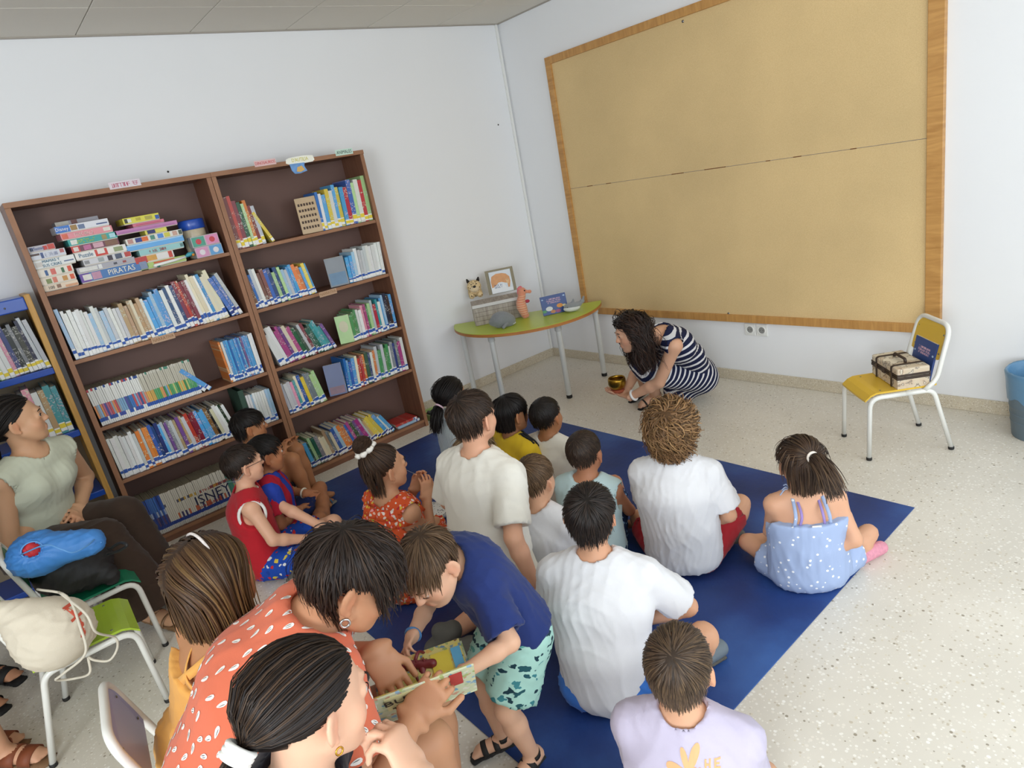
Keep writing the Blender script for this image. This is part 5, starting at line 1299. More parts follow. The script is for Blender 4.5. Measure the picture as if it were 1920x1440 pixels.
# ------------------------------------------------------------------ clothing
def sleeve(sh, J, S_, frac, off, flare=.012):
    B, s = J['B'], J['s']; a = J['sh'+S_]; b = J['el'+S_]; d = nrm(b-a); e = a+(b-a)*frac
    t = Shape(); R = B['ua'][0]*s+off
    sh.cone(a, e, R+.004, R+flare, .012, cap=True)
    return e, d, R
def end_cut(sh, e, d, R):
    bb = (e-R*1.5-.02, e+R*1.5+.02); sh.cut(e, d, bb)
def tshirt(J, root, m, name='tshirt', off=.014, frac=.62, hem=0.0, loose=0.0, res=.010, fold=.0035, seed=3, neck=.010, wl=.07, long=False, flat=True, colfun=None, sleeves='LR', vneck=0.0, neck_drop=.012, flare=1.1):
    B, s = J['B'], J['s']; sh = Shape()
    torso(sh, J, off, .03)
    if loose:  # cloth falls straight from the shoulder blades
        sh.cone(J['chest'], J['pelvis'], B['che'][0]*s+off+loose*.8, B['pel'][0]*s+off+loose*flare, .03, side=J['L'], sq=B['che'][1])
    ends = []
    for S_ in sleeves:
        if long:
            sh.cone(J['sh'+S_], J['el'+S_], B['ua'][0]*s+off, B['ua'][1]*s+off, .02); e = J['el'+S_]*.2+J['wr'+S_]*.8; d = nrm(J['wr'+S_]-J['el'+S_]); R = B['fa'][0]*s+off
            sh.cone(J['el'+S_], e, B['ua'][1]*s+off, R, .012, cap=True); ends.append((e, d, R, J['el'+S_], J['wr'+S_], B['fa'][0]*s+.004))
        else:
            e, d, R = sleeve(sh, J, S_, frac, off+.004); ends.append((e, d, R+.015, J['sh'+S_], J['el'+S_], B['ua'][0]*s+.006))
    for e, d, R, a, b, ra in ends:
        sh.cone(e-d*.03, e+d*.03, ra, ra, .004, 's')
    # hem
    hp = J['pelvis']-J['sp']*hem*s
    sh.cut(hp, -J['sp'])
    if hp[2] < .03: sh.cut(A(0, 0, .006), -UP)
    # neckline
    nd = nrm(head_pt(J, -.02, 0, -.045)-J['neck']); c0 = J['neck']-nd*neck_drop
    sh.cone(c0, c0+nd*.12, B['nk']*s+neck, B['nk']*s+neck+.02, .006, 's')
    if vneck: sh.ell(J['neck']+J['F']*B['upp'][0]*s*1.2-J['sp']*.02, A(.03, .05, .07)*s*(1+vneck), [J['F'], J['L'], J['sp']], .006, 's')
    return smesh(name, sh, res, m, root, fold=(seed, fold, wl, J['sp']), colfun=colfun)
def collar(J, root, m, extra=.011, fat=.0045, drop=.012):
    B, s = J['B'], J['s']; nd = nrm(head_pt(J, -.02, 0, -.045)-J['neck']); c = J['neck']-nd*(drop-.012); e1 = nrm(np.cross(nd, J['L'])); base = np.array(root.location)
    pts = [c-base+(e1*math.cos(a)+J['L']*math.sin(a))*(B['nk']*s+extra) for a in np.linspace(0, 2*PI, 25)[:-1]]
    tube('collar', pts, fat, m, root, 8, closed=True)
def tank(J, root, m, name='tank_top', off=.015, res=.009, hem=0.0, fold=.003, seed=4, hole=1.15, scoop=.03, colfun=None, loose=0.0, wl=.07, trim=None, bust=0.0, top_cut=None, inset=.014):
    B, s = J['B'], J['s']; sh = Shape(); torso(sh, J, off, .03)
    if loose: sh.cone(J['chest'], J['pelvis'], B['che'][0]*s+off+loose*.5, B['pel'][0]*s+off+loose, .03, side=J['L'], sq=B['che'][1])
    if bust:
        for q in (1, -1): sh.ball(J['chest']+J['F']*(B['che'][0]*s*.62)+J['L']*q*.065*s+J['sp']*.01, bust, .035)
    hp = J['pelvis']-J['sp']*hem*s; sh.cut(hp, -J['sp'])
    if hp[2] < .03: sh.cut(A(0, 0, .006), -UP)
    base = np.array(root.location)
    for S_, q in (('L', 1), ('R', -1)):
        c = J['sh'+S_]+J['L']*q*inset*s-J['sp']*.012*s; R = B['sh']*s*hole
        sh.cone(c-J['L']*q*.006, c+J['L']*q*.12, R, R*1.3, .006, 's')
        sh.cone(c-J['sp']*.03*s, c+J['L']*q*.1-J['sp']*.05*s, R*.95, R*1.2, .006, 's')
        if trim:
            pts = [c-J['L']*q*.001*s-base+(J['F']*math.cos(a)*R*1.16+J['sp']*(math.sin(a)*R*1.40-.024*s)) for a in np.linspace(0, 2*PI, 29)[:-1]]
            tube('armhole_trim', pts, .0075, trim, root, 8, closed=True)
    if top_cut is not None: sh.cut(J['chest']+J['sp']*top_cut, J['sp'])
    nd = nrm(head_pt(J, -.02, 0, -.045)-J['neck']); c0 = J['neck']-nd*scoop
    sh.cone(c0, c0+nd*.14, B['nk']*s+.016, B['nk']*s+.05, .006, 's')
    return smesh(name, sh, res, m, root, fold=(seed, fold, wl, J['sp']), colfun=colfun)
def shorts(J, root, m, name='shorts', frac=.72, off=.014, res=.0115, fold=.004, seed=5, wl=.05, top=.5, to_ankle=0.0, flare=.008, colfun=None):
    B, s = J['B'], J['s']; sh = Shape(); ends = []
    sh.cone(J['pelvis'], J['pelvis']*(1-top)+J['waist']*top, B['pel'][0]*s+off*.6, B['wai'][0]*s+off*.7, .03, side=J['L'], sq=B['pel'][1])
    for S_ in 'LR':
        a, b = J['hip'+S_], J['kn'+S_]
        if to_ankle:
            sh.cone(a, b, B['th'][0]*s+off, B['th'][1]*s+off*1.1, .025); e = b+(J['an'+S_]-b)*to_ankle; d = nrm(J['an'+S_]-b); R = B['ca'][0]*s+off*1.6+flare
            sh.cone(b, e, B['th'][1]*s+off*1.1, R, .012, cap=True); ends.append((e, d, R, B['ca'][1]*s+.012))
        else:
            e = a+(b-a)*frac; d = nrm(b-a); R = (B['th'][0]*(1-frac)+B['th'][1]*frac)*s+off+flare
            sh.cone(a, e, B['th'][0]*s*1.06+off, R, .015, cap=True); ends.append((e, d, R, R-off*.55-flare*.5))
    for e, d, R, ri in ends:
        sh.cone(e-d*.03, e+d*.03, ri, ri, .004, 's')
    sh.cut(A(0, 0, .0055), -UP)
    return smesh(name, sh, res, m, root, fold=(seed, fold, wl, None), colfun=colfun)
def shoe(J, root, S_, upper, sole, name='shoe', big=1.0, parent=None):
    B, s = J['B'], J['s']; a, t = J['an'+S_], J['to'+S_]; d = nrm(t-a)
    w = np.cross(d, UP); w = nrm(w) if np.linalg.norm(w) > .25 else J['L']; n = nrm(np.cross(w, d))
    if n[2] < 0: n = -n
    r = B['ft']*s*1.22*big; sh = Shape(); sh.cone(a-d*.03*s, t+d*.006*s, r, r*.86, .015, side=w, sq=.82); sh.cone(a, a+n*.03*s, r*.95, r*.9, .015)
    o, V, Q = smesh(name, sh, .008, upper, root)
    s2 = Shape(); bp = -n*r*.72; s2.cone(a-d*.032*s+bp, t+d*.008*s+bp, .012*s, .011*s, .004, side=w, sq=.34); smesh('sole', s2, .007, sole, root, o)
    return o
def sandal(J, root, S_, strap, sole, cross=True, wide=.012):
    B, s = J['B'], J['s']; a, t = J['an'+S_], J['to'+S_]; d = nrm(t-a); w = np.cross(d, UP); w = nrm(w) if np.linalg.norm(w) > .25 else J['L']; n = nrm(np.cross(w, d)); n = n if n[2] > 0 else -n
    r = B['ft']*s; base = np.array(root.location); sh = Shape(); bp = -n*r*.86
    sh.cone(a-d*.032*s+bp, t+d*.012*s+bp, .0105*s, .0105*s, .004, side=w, sq=.30); o, _, _ = smesh('sandal_sole', sh, .0085, sole, root)
    for fr in ((.25, .62) if cross else (.3, .75)):
        c = a+(t-a)*fr; q = r*(1.0-.12*fr)
        pts = [c-base+(w*math.cos(x)*q*1.42+n*(math.sin(x)*q*1.08-.2*q)) for x in np.linspace(-.35, PI+.35, 15)]
        v, f = ribbon(pts, d, wide*s, .003); obj('sandal_strap', mesh('sandal_strap', v, f, True), strap, root)
    pts = [a-base-d*.03*s*math.sin(x)*1.0+w*math.cos(x)*r*1.25+n*.02*s for x in np.linspace(-.5, PI+.5, 15)]
    v, f = ribbon(pts, n, wide*s*.8, .003); obj('sandal_strap', mesh('sandal_strap', v, f, True), strap, root)
def ribbon(pts, widthdir, w, t):
    P = np.array(pts); T = np.gradient(P, axis=0); wd = nrm(widthdir); v = []; f = []
    for i, p in enumerate(P):
        nn = nrm(np.cross(T[i], wd))
        for a, b in ((-1, -1), (1, -1), (1, 1), (-1, 1)): v.append(p+wd*a*w/2+nn*b*t/2)
    for i in range(len(P)-1):
        for k in range(4): f.append((i*4+k, i*4+(k+1) % 4, (i+1)*4+(k+1) % 4, (i+1)*4+k))
    f.append((3, 2, 1, 0)); e = (len(P)-1)*4; f.append((e, e+1, e+2, e+3)); return v, f
# cloth materials
def cloth(name, col, var=.04, vs=25, rough=.85): return mat('cloth_'+name, col, rough, var=var, vscale=vs, bump=.10, bscale=420, spec=.2, sheen=.1)
def print_cloth(name, col, cols, scale, thr, stretch=(1, 1, 1), rnd=1.0, rot=(0, 0, 0), soft=.03, warp=0.0):
    """voronoi spot print: every cell one motif"""
    m, nt, b = new_mat('cloth_'+name); tc = nt.nodes.new('ShaderNodeTexCoord'); mp = nt.nodes.new('ShaderNodeMapping'); mp.inputs['Scale'].default_value = stretch; mp.inputs['Rotation'].default_value = rot
    nt.links.new(tc.outputs['Object'], mp.inputs[0]); src = mp.outputs[0]
    if warp:
        nz = nt.nodes.new('ShaderNodeTexNoise'); nz.inputs['Scale'].default_value = scale*.8; nt.links.new(mp.outputs[0], nz.inputs['Vector'])
        ad = nt.nodes.new('ShaderNodeMix'); ad.data_type = 'RGBA'; ad.blend_type = 'LINEAR_LIGHT'; ad.inputs[0].default_value = warp/scale; nt.links.new(mp.outputs[0], ad.inputs[6]); nt.links.new(nz.outputs['Color'], ad.inputs[7]); src = ad.outputs[2]
    v = nt.nodes.new('ShaderNodeTexVoronoi'); v.inputs['Scale'].default_value = scale; v.inputs['Randomness'].default_value = rnd; nt.links.new(src, v.inputs['Vector'])
    sp = nt.nodes.new('ShaderNodeSeparateColor'); nt.links.new(v.outputs['Color'], sp.inputs[0])
    stops = [(i/len(cols), c) for i, c in enumerate(cols)]; r = ramp(nt, stops, 'CONSTANT') if len(cols) > 1 else None
    mr = nt.nodes.new('ShaderNodeMapRange'); mr.inputs[1].default_value = thr; mr.inputs[2].default_value = thr+soft; mr.inputs[3].default_value = 1; mr.inputs[4].default_value = 0; nt.links.new(v.outputs['Distance'], mr.inputs[0])
    mx = nt.nodes.new('ShaderNodeMix'); mx.data_type = 'RGBA'; mx.inputs[6].default_value = srgb(col)
    if r: nt.links.new(sp.outputs[0], r.inputs[0]); nt.links.new(r.outputs[0], mx.inputs[7])
    else: mx.inputs[7].default_value = srgb(cols[0])
    nt.links.new(mr.outputs[0], mx.inputs[0]); nt.links.new(mx.outputs[2], b.inputs['Base Color']); b.inputs['Roughness'].default_value = .85; b.inputs['Specular IOR Level'].default_value = .2
    MATS['cloth_'+name] = m; return m
def stripe_cloth(name, a, b_, duty=.5, layer='st'):
    """stripes follow a per-vertex coordinate that runs along the garment"""
    m, nt, b = new_mat('cloth_'+name); at = nt.nodes.new('ShaderNodeAttribute'); at.attribute_name = layer
    fr = nt.nodes.new('ShaderNodeMath'); fr.operation = 'FRACT'; nt.links.new(at.outputs['Fac'], fr.inputs[0])
    r = ramp(nt, [(0, a), (duty, b_)], 'CONSTANT'); nt.links.new(fr.outputs[0], r.inputs[0]); nt.links.new(r.outputs[0], b.inputs['Base Color'])
    b.inputs['Roughness'].default_value = .8; b.inputs['Specular IOR Level'].default_value = .2; MATS['cloth_'+name] = m; return m
def set_float(me, vals, layer='st'):
    a = me.attributes.new(layer, 'FLOAT', 'POINT'); a.data.foreach_set('value', np.asarray(vals, np.float32))
# ================================================================== the people
def P(x, y, z): return atz(x, y, z)
def D(a): return math.radians(a)
TEE = cloth('white_tee', 'd9d9dc'); CREAM = cloth('cream_tee', 'dcd8ce')
SOLE = mat('shoe_sole', '55524c', .8); GREYSHOE = mat('grey_shoe', '5b5a55', .8)
BLACKS = mat('black_strap', '1b1a1a', .7)

# --- boy with curly hair and red shorts
J = sit(P(1258, 806, .62), D(118), s=1.0, lean=.03, bend=.03)
J['knR'] = P(1388, 945, .13); J['anR'] = P(1375, 1000, .06); J['toR'] = J['anR']+A(-.09, .05, -.02)
arm(J, 'R', P(1330, 975, .16), pole=A(.6, -.1, -.2))
R_, V, Q = person('boy with curly blond hair in white t-shirt and red shorts on the mat', J, 'd3a07f',
    dict(style='short', col='6b4e33', light='c29a66', length=.11, n=1500, width=.0058, lift=(.14, .50), wild=.4, curl=1.5, curl_r=.015, seed=3, vol=1.08, gravity=.75, hline=-.15, var=.6, earfree=False, cut=.115), face=False)
tshirt(J, R_, TEE, loose=.022, hem=.06, seed=31, frac=.8, flare=.7, fold=.0045, res=.0078); collar(J, R_, TEE)
shorts(J, R_, cloth('red', 'a3222c'), frac=.78)
shoe(J, R_, 'R', GREYSHOE, SOLE)

# --- girl in a blue spotted romper
J = sit(P(1503, 868, .50), D(132), s=.83, lean=.02, bend=.015)
J['knR'] = P(1628, 1000, .085); J['anR'] = P(1590, 1055, .04); J['toR'] = P(1648, 1028, .03)
arm(J, 'R', P(1535, 1035, .14), pole=A(.7, .1, -.1))
R_, V, Q = person('girl in a pale blue spotted romper at the right edge of the mat', J, 'd2a081',
    dict(style='tied', col='33241b', light='7d6248', length=.1, n=1500, width=.0045, lift=(.03, .08), tie=(-.088, -.012, .068), tail=.17, tail_dir=(-.8, -.25, .1), tail_r=.022, wild=.12, seed=5), face=False)
make_hair(J, R_, style='short', col='33241b', light='7d6248', length=.13, n=500, width=.005, lift=(.03, .06), whorl=(-.2, 0, 1), wild=.08, seed=6, cut=.105, hline=.0, xmax=.25, name='loose_hair')
hair_tie(J, R_, (-.098, -.015, .070), (-.8, -.25, .1), .0175, 'e6dcd0', .0055)
ROMP = print_cloth('romper', '9fb0d2', ['eef0f4'], 38, .17, rnd=.85)
LAV = cloth('lavender_strap', '9a86c2')
tank(J, R_, ROMP, name='romper', off=.016, hem=.12, hole=1.3, scoop=.0, loose=.025, seed=33, fold=.004, top_cut=.012, res=.008)
shorts(J, R_, ROMP, name='romper_legs', frac=.55, off=.022, flare=.014)
base = np.array(R_.location)
for S_, q in (('L', 1), ('R', -1)):
    a = J['sh'+S_]*.45+J['neck']*.55+J['sp']*.028; b = J['chest']+J['L']*q*.062-J['F']*.088*.88+J['sp']*.012; c = J['chest']+J['L']*q*.058+J['F']*.085+J['sp']*.02
    m = (a+b)/2-J['F']*.045
    pts = smooth_path([c, (c+a)/2+J['F']*.028, a, m, b], 5); v, f = ribbon([x-base for x in pts], J['L'], .012, .003); obj('shoulder_strap', mesh('shoulder_strap', v, f, True), ROMP, R_)
    b2 = b-J['L']*q*.02; pts = smooth_path([a-J['L']*q*.012, m-J['L']*q*.02, b2], 5); v, f = ribbon([x-base for x in pts], J['L'], .009, .003); obj('under_strap', mesh('under_strap', v, f, True), LAV, R_)
    for k in range(3):
        t = a+J['sp']*.006; e = t+J['L']*q*(.02+.01*k)+J['F']*(.012-.014*k)+UP*.012*(1-k); tube('strap_bow', [x-base for x in smooth_path([t, (t+e)/2+UP*.012, e], 4)], .0025, ROMP, R_, 6)
for S_ in 'LR':
    sh = Shape(); J2 = J; sh.cone(J['an'+S_]+(J['kn'+S_]-J['an'+S_])*.16, J['an'+S_], .03, .029, .01); sh.cone(J['an'+S_], J['to'+S_]+nrm(J['to'+S_]-J['an'+S_])*.01, .031, .027, .012)
    smesh('sock', sh, .008, mat('pink_sock', 'd690a2', .9, var=.25, vscale=90, bump=.4, bscale=160), R_)
lb_ = J['chest']-J['F']*.094-J['sp']*.0+J['L']*-.01; box('care_tag', (-.016, .016, -.001, .001, -.018, .018), m_paper, R_, 0, loc=lb_-base, rot=(0, 0, D(132)-PI/2))

# --- big boy in white t-shirt and blue shorts
J = sit(P(1108, 968, .64), D(122), s=1.08, lean=.10, bend=.045, tall=.58)
J['knR'] = P(1318, 1195, .24); J['anR'] = P(1300, 1240, .05); J['toR'] = P(1345, 1215, .035)
J['knL'] = P(1172, 1070, .24); J['anL'] = P(1185, 1110, .05); J['toL'] = J['anL']+A(-.05, .11, -.01)
J['elR'] = P(1278, 1132, .30); arm(J, 'R', P(1185, 1165, .24), pole=J['elR']-J['shR'])
R_, V, Q = person('big dark-haired boy in white t-shirt and blue shorts with his back to us', J, 'cf9c7c',
    dict(style='short', col='1d1613', light='3d2d22', length=.055, n=2000, width=.004, lift=(.05, .18), whorl=(-.55, -.15, .8), wild=.22, seed=8), face=False)
tshirt(J, R_, TEE, loose=.010, hem=.08, seed=34, frac=.78, fold=.005, wl=.09, res=.0078, flare=.6); collar(J, R_, TEE)
shorts(J, R_, cloth('bright_blue', '3f79cf', var=.08), frac=.80, off=.022, fold=.007, wl=.035)
for S_ in 'LR': shoe(J, R_, S_, mat('grey_runner', '6d7880', .7), SOLE)

# --- boy in lilac long-sleeved shirt, bottom
J = sit(P(1273, 1252, .56), D(118), s=.93, lean=.03, bend=.02)
crossed(J, .72, .9)
R_, V, Q = person('small boy in a lilac shirt with an orange plant print, bottom right', J, 'd0a080',
    dict(style='short', col='3f3126', light='8a6f50', length=.042, n=2200, width=.0034, lift=(.03, .10), whorl=(-.62, -.05, .78), wild=.14, seed=9), face=False)
LIL = cloth('lilac', 'b9b2c6')
ls, LV_, LQ_ = tshirt(J, R_, LIL, name='long_sleeved_shirt', loose=.014, hem=.10, seed=35, long=True, fold=.0045, neck=.012, res=.0078); collar(J, R_, LIL, .012, .007)
shorts(J, R_, cloth('grey_shorts', '6f7480'))
from mathutils.bvhtree import BVHTree
def decal(name, polys, V, Q, origin, ex, ey, n, mat_, root, lift=.0015):
    """lay flat shapes (2-D, metres) onto a garment by projecting along -n"""
    bv = BVHTree.FromPolygons([Vector(x) for x in V], [tuple(map(int, q)) for q in Q]); vs = []; fs = []; base = np.array(root.location)
    for poly in polys:
        c = np.mean(poly, 0); ring = [np.array(p) for p in poly]; i0 = len(vs); rings = [ring, [c+(p-c)*.5 for p in ring], [c]]
        for rg in rings:
            for p in rg:
                w = origin+ex*p[0]+ey*p[1]; hit = bv.ray_cast(Vector(w+n*.15), Vector(-n), .4)
                vs.append((np.array(hit[0])+n*lift if hit[0] is not None else w)-base)
        m = len(ring)
        for i in range(m):
            j = (i+1) % m; fs.append((i0+i, i0+j, i0+m+j, i0+m+i)); fs.append((i0+m+i, i0+m+j, i0+2*m))
    o = obj(name, mesh(name, vs, fs, True), mat_, root); return o
def petal(cx_, cy, ang, l, w, n=9):
    o = []
    for i in range(2*n):
        t = i/(2*n)*2*PI; x = l*(.5-.5*math.cos(t)); y = w*math.sin(t)*(.35+.65*math.sin(t/2)); o.append((cx_+x*math.cos(ang)-y*math.sin(ang), cy+x*math.sin(ang)+y*math.cos(ang)))
    return o
bk = -J['F']; rt = np.cross(UP, bk); rt = nrm(rt); upb = nrm(J['sp'])
oc = J['neck']*.92+J['chest']*.08; OR = mat('orange_print', 'e8a878', .8)
decal('plant_print', [petal(0, -.03, D(a), l, w) for a, l, w in ((68, .055, .011), (110, .045, .008), (170, .05, .012), (205, .04, .009), (25, .02, .006))], LV_, LQ_, oc+rt*.02-upb*.012, rt, upb, bk, OR, R_)
def bar(x, y, w, h): return [(x, y), (x+w, y), (x+w, y+h), (x, y+h)]
hl = []
for (x, ltr) in ((.030, 'H'), (.050, 'E')):
    if ltr == 'H': hl += [bar(x, -.042, .004, .018), bar(x+.009, -.042, .004, .018), bar(x+.004, -.035, .005, .004)]
    else: hl += [bar(x, -.042, .004, .018), bar(x+.004, -.042, .009, .004), bar(x+.004, -.035, .007, .004), bar(x+.004, -.028, .009, .004)]
decal('lettering', hl+[bar(.018, -.042, .005, .005)], LV_, LQ_, oc+rt*.024+upb*.006, rt, upb, bk, OR, R_)

# --- boy in front with short hair and big ears
J = sit(P(1096, 850, .50), D(112), s=.88, lean=.03, bend=.02)
J['knR'] = P(1152, 905, .15); J['anR'] = P(1165, 955, .04); J['toR'] = J['anR']+A(-.08, .05, -.01)
arm(J, 'R', P(1180, 955, .12), pole=A(.5, -.3, 0))
R_, V, Q = person('small boy with cropped hair and big ears in pale aqua top', J, 'b98060',
    dict(style='short', col='33261e', light='5c4736', length=.022, n=1500, width=.0034, lift=(.01, .04), wild=.12, seed=11), face=False)
tank(J, R_, cloth('aqua', 'bfd6d8'), off=.014, hem=.10, hole=1.1, scoop=.02, loose=.012, seed=36)
shorts(J, R_, print_cloth('star_shorts', '1d3358', ['8fb6dc', 'b8d0e8'], 45, .28, rnd=.9), frac=.8, off=.02)
# --- boy in white t-shirt, back row (near the table)
J = sit(P(1024, 782, .51), D(104), s=.88, lean=.02)
R_, V, Q = person('boy with cropped black hair in white t-shirt facing the storyteller', J, 'a9744f',
    dict(style='short', col='1a1411', light='33271f', length=.024, n=1300, width=.0034, lift=(.01, .05), wild=.1, seed=12), face=False)
tshirt(J, R_, CREAM, loose=.014, hem=.10, seed=37); collar(J, R_, CREAM); shorts(J, R_, cloth('navy_shorts', '25304f'))
# --- boy in yellow football shirt
J = sit(P(957, 776, .545), D(84), s=.92, lean=.0)
set_head(J, J['head'], D(86), .02)
R_, V, Q = person('boy with straight black hair in yellow shirt with black shoulder stripes', J, 'b5805c',
    dict(style='short', col='120e0d', light='2d2420', length=.10, n=1700, width=.0042, lift=(.03, .07), whorl=(-.2, 0, 1), wild=.06, seed=13, cut=.075, gravity=1.0, fringe=.8, hline=-.03), face=True, eyes=dict(c='2a1a12'))
YEL = cloth('yellow', 'd8b52a')
o, V, Q = tshirt(J, R_, YEL, name='football_shirt', loose=.012, hem=.10, seed=38)
shorts(J, R_, cloth('black_shorts', '1e1e22'))
BLK = cloth('black_band', '19191b'); base = np.array(R_.location); bv = BVHTree.FromPolygons([Vector(x) for x in V], [tuple(map(int, q)) for q in Q])
for S_ in 'LR':
    for k in (-1, 0, 1):
        pts = []
        for t in np.linspace(0, 1, 14):
            p = J['neck']*(1-t)+J['elR' if S_ == 'R' else 'elL']*t if t > .55 else J['neck']*(1-t/.55)+(J['sh'+S_]+J['sp']*.02)*(t/.55)
            p = (J['neck']+J['sp']*.01)*(1-t)+(J['sh'+S_]*.45+J['el'+S_]*.55)*t
            h_ = bv.ray_cast(Vector(p-J['F']*(.016*k+.0)+UP*.15+J['L']*(.06*t if S_ == 'L' else -.06*t)), Vector(-UP-J['L']*(.4*t if S_ == 'L' else -.4*t)), .4)
            if h_[0] is not None: pts.append(np.array(h_[0])-base+UP*.002)
        if len(pts) > 4:
            v, f = ribbon(smooth_path(pts[::2], 4), J['F'], .011, .004); obj('shoulder_stripe', mesh('shoulder_stripe', v, f, True), BLK, R_)
# --- girl with low ponytail by the bookcase
J = sit(P(848, 740, .53), D(88), s=.92, lean=.03)
set_head(J, J['head'], D(104), .05)
R_, V, Q = person('girl with a low black ponytail in a pale striped dress', J, 'b4805c',
    dict(style='tied', col='120e0d', light='2b2220', length=.1, n=1300, width=.0045, lift=(.02, .05), tie=(-.112, .012, -.03), tail=.16, tail_dir=(-.7, .1, -.6), tail_r=.026, wild=.08, seed=14), face=False)
hair_tie(J, R_, (-.118, .012, -.036), (-.7, .1, -.6), .023, 'd9b8c6', .0055)
STP = stripe_cloth('pinstripe', 'c9d2d4', '9fb0bb', .72)
o, V, Q = tshirt(J, R_, STP, name='dress', loose=.02, hem=.10, frac=.5, neck=.02, seed=39, neck_drop=.03); set_float(o.data, ((V-J['pelvis'])@J['L'])/.011)
sh = Shape(); sh.cone(J['pelvis']+UP*.01, J['pelvis']+J['F']*.2+UP*.0, .15, .14, .04); sh.cut(A(0, 0, .006), -UP); sh.cut(A(0, 0, .115), UP); o, V, Q = smesh('skirt', sh, .01, STP, R_, fold=(5, .006, .06)); set_float(o.data, ((V-J['pelvis'])@J['L'])/.011)
# --- child mostly hidden behind the kneeling boy
J = sit(P(893, 853, .545), D(98), s=.92, lean=.02)
R_, V, Q = person('fair-haired child in white mostly hidden behind the kneeling boy', J, 'd6a888',
    dict(style='short', col='6b543c', light='a08862', length=.085, n=1000, width=.0050, lift=(.03, .16), whorl=(-.2, 0, 1), wild=.16, seed=15, vol=1.06, gravity=.8, cut=.09), face=False)
tshirt(J, R_, CREAM, loose=.02, hem=.10, seed=40); shorts(J, R_, cloth('cream_shorts', 'cfc6b2'))
# --- boy with light brown hair
J = sit(P(1003, 900, .54), D(106), s=.93, lean=.03)
set_head(J, J['head'], D(108), .12)
R_, V, Q = person('boy with light brown cropped hair in white t-shirt behind the kneeling boy', J, 'd6a585',
    dict(style='short', col='56412e', light='94795a', length=.032, n=1800, width=.0034, lift=(.02, .07), whorl=(-.6, .15, .75), wild=.14, seed=16), face=False)
tshirt(J, R_, TEE, loose=.014, hem=.10, seed=41); collar(J, R_, TEE); shorts(J, R_, cloth('khaki', '8a7a5c'))

# --- tall boy kneeling up in a white t-shirt
H = P(886, 785, .885); yw = D(100); F = yawv(yw); s = 1.10
pel = A(H[0], H[1], .40)-F*.05; J = skeleton(KID, s, pel, yw, A(0, 0, 1)+F*.06); nk = H-UP*.15-F*.015; sp = nrm(nk-pel); T = np.linalg.norm(nk-pel)
J['sp'] = sp; J['waist'] = pel+sp*T*.36; J['chest'] = pel+sp*T*.7; J['neck'] = nk
for S_, q in (('L', 1), ('R', -1)): J['sh'+S_] = nk-sp*.05+J['L']*q*.142
set_head(J, H, D(103), .0)
for S_, q, fx in (('L', 1, (820, 1208)), ('R', -1, (853, 1240))):
    J['kn'+S_] = A(*pel[:2], 0)+F*.06+J['L']*q*.10+UP*.055; J['an'+S_] = P(*fx, .06)+F*.05; J['to'+S_] = P(*fx, .02)-F*.02-UP*.0
arm(J, 'R', P(1000, 1090, .33), pole=A(.4, -.6, -.2)); arm(J, 'L', pel+F*.16+J['L']*.12, pole=A(-.6, -.5, 0))
R_, V, Q = person('tall boy kneeling upright in a white t-shirt with a thin black cord necklace', J, 'd6a284',
    dict(style='short', col='2a1e17', light='584232', length=.042, n=2000, width=.0036, lift=(.03, .14), whorl=(-.5, .1, .85), wild=.2, seed=17), face=True, eyes=dict(c='3a281a'))
o, TV, TQ = tshirt(J, R_, CREAM, loose=.02, hem=.06, seed=42, frac=.82, fold=.005, wl=.1); collar(J, R_, CREAM)
nd = nrm(head_pt(J, -.02, 0, -.045)-J['neck']); e1 = nrm(np.cross(nd, J['L'])); base = np.array(R_.location)
tube('cord_necklace', [J['neck']+nd*.03-base+(e1*math.cos(a)+J['L']*math.sin(a))*(KID['nk']*s+.003)+e1*.004 for a in np.linspace(0, 2*PI, 29)[:-1]], .0022, BLACKS, R_, 6, closed=True)
shorts(J, R_, cloth('cream_cotton', 'd3ccba'), frac=.7, off=.02)
for S_ in 'LR': shoe(J, R_, S_, GREYSHOE, SOLE, big=1.1)

# --- girl with a bun in an orange flowered dress
J = sit(P(722, 878, .60), D(98), s=.98, lean=.02)
set_head(J, J['head'], D(86), .0, 0)
arm(J, 'R', P(800, 930, .40), pole=A(.4, -.5, -.5), hand_dir=A(-.15, .3, 1), palm=A(-1, .2, 0), curl=.5); arm(J, 'L', P(778, 915, .42), pole=A(-.5, -.3, -.6), hand_dir=A(.1, .4, 1), palm=A(1, .1, 0), curl=.6)
J['knR'] = P(815, 985, .12)
R_, V, Q = person('girl with a bun and white scrunchie in an orange flowered dress', J, 'cc9876',
    dict(style='tied', col='33231a', light='6e5038', length=.1, n=1800, width=.004, lift=(.02, .06), tie=(-.055, .015, .105), tail=0, tail_dir=(-.35, .1, .93), tail_r=.040, wild=.1, seed=18), face=True, fine_hands='LR', eyes=dict(c='3a2416'))
make_hair(J, R_, style='short', col='33231a', light='6e5038', length=.11, n=260, width=.005, lift=(.02, .05), whorl=(-.1, 0, 1), wild=.1, seed=19, cut=.12, hline=-.05, xmax=-.45, name='loose_hair')
hair_tie(J, R_, (-.060, .016, .115), (-.35, .1, .93), .040, 'e9e4dc', .011, name='scrunchie', wav=.20)
FLO = print_cloth('flowered', 'd2562f', ['e9d9cf', 'e8a0a0', 'd8c04a', 'e6dcd6', 'b5303c', 'e2b8a8'], 55, .36, warp=.5)
tank(J, R_, FLO, name='dress', off=.014, hem=.10, hole=1.35, scoop=.06, loose=.02, seed=43, fold=.004)
base = np.array(R_.location)
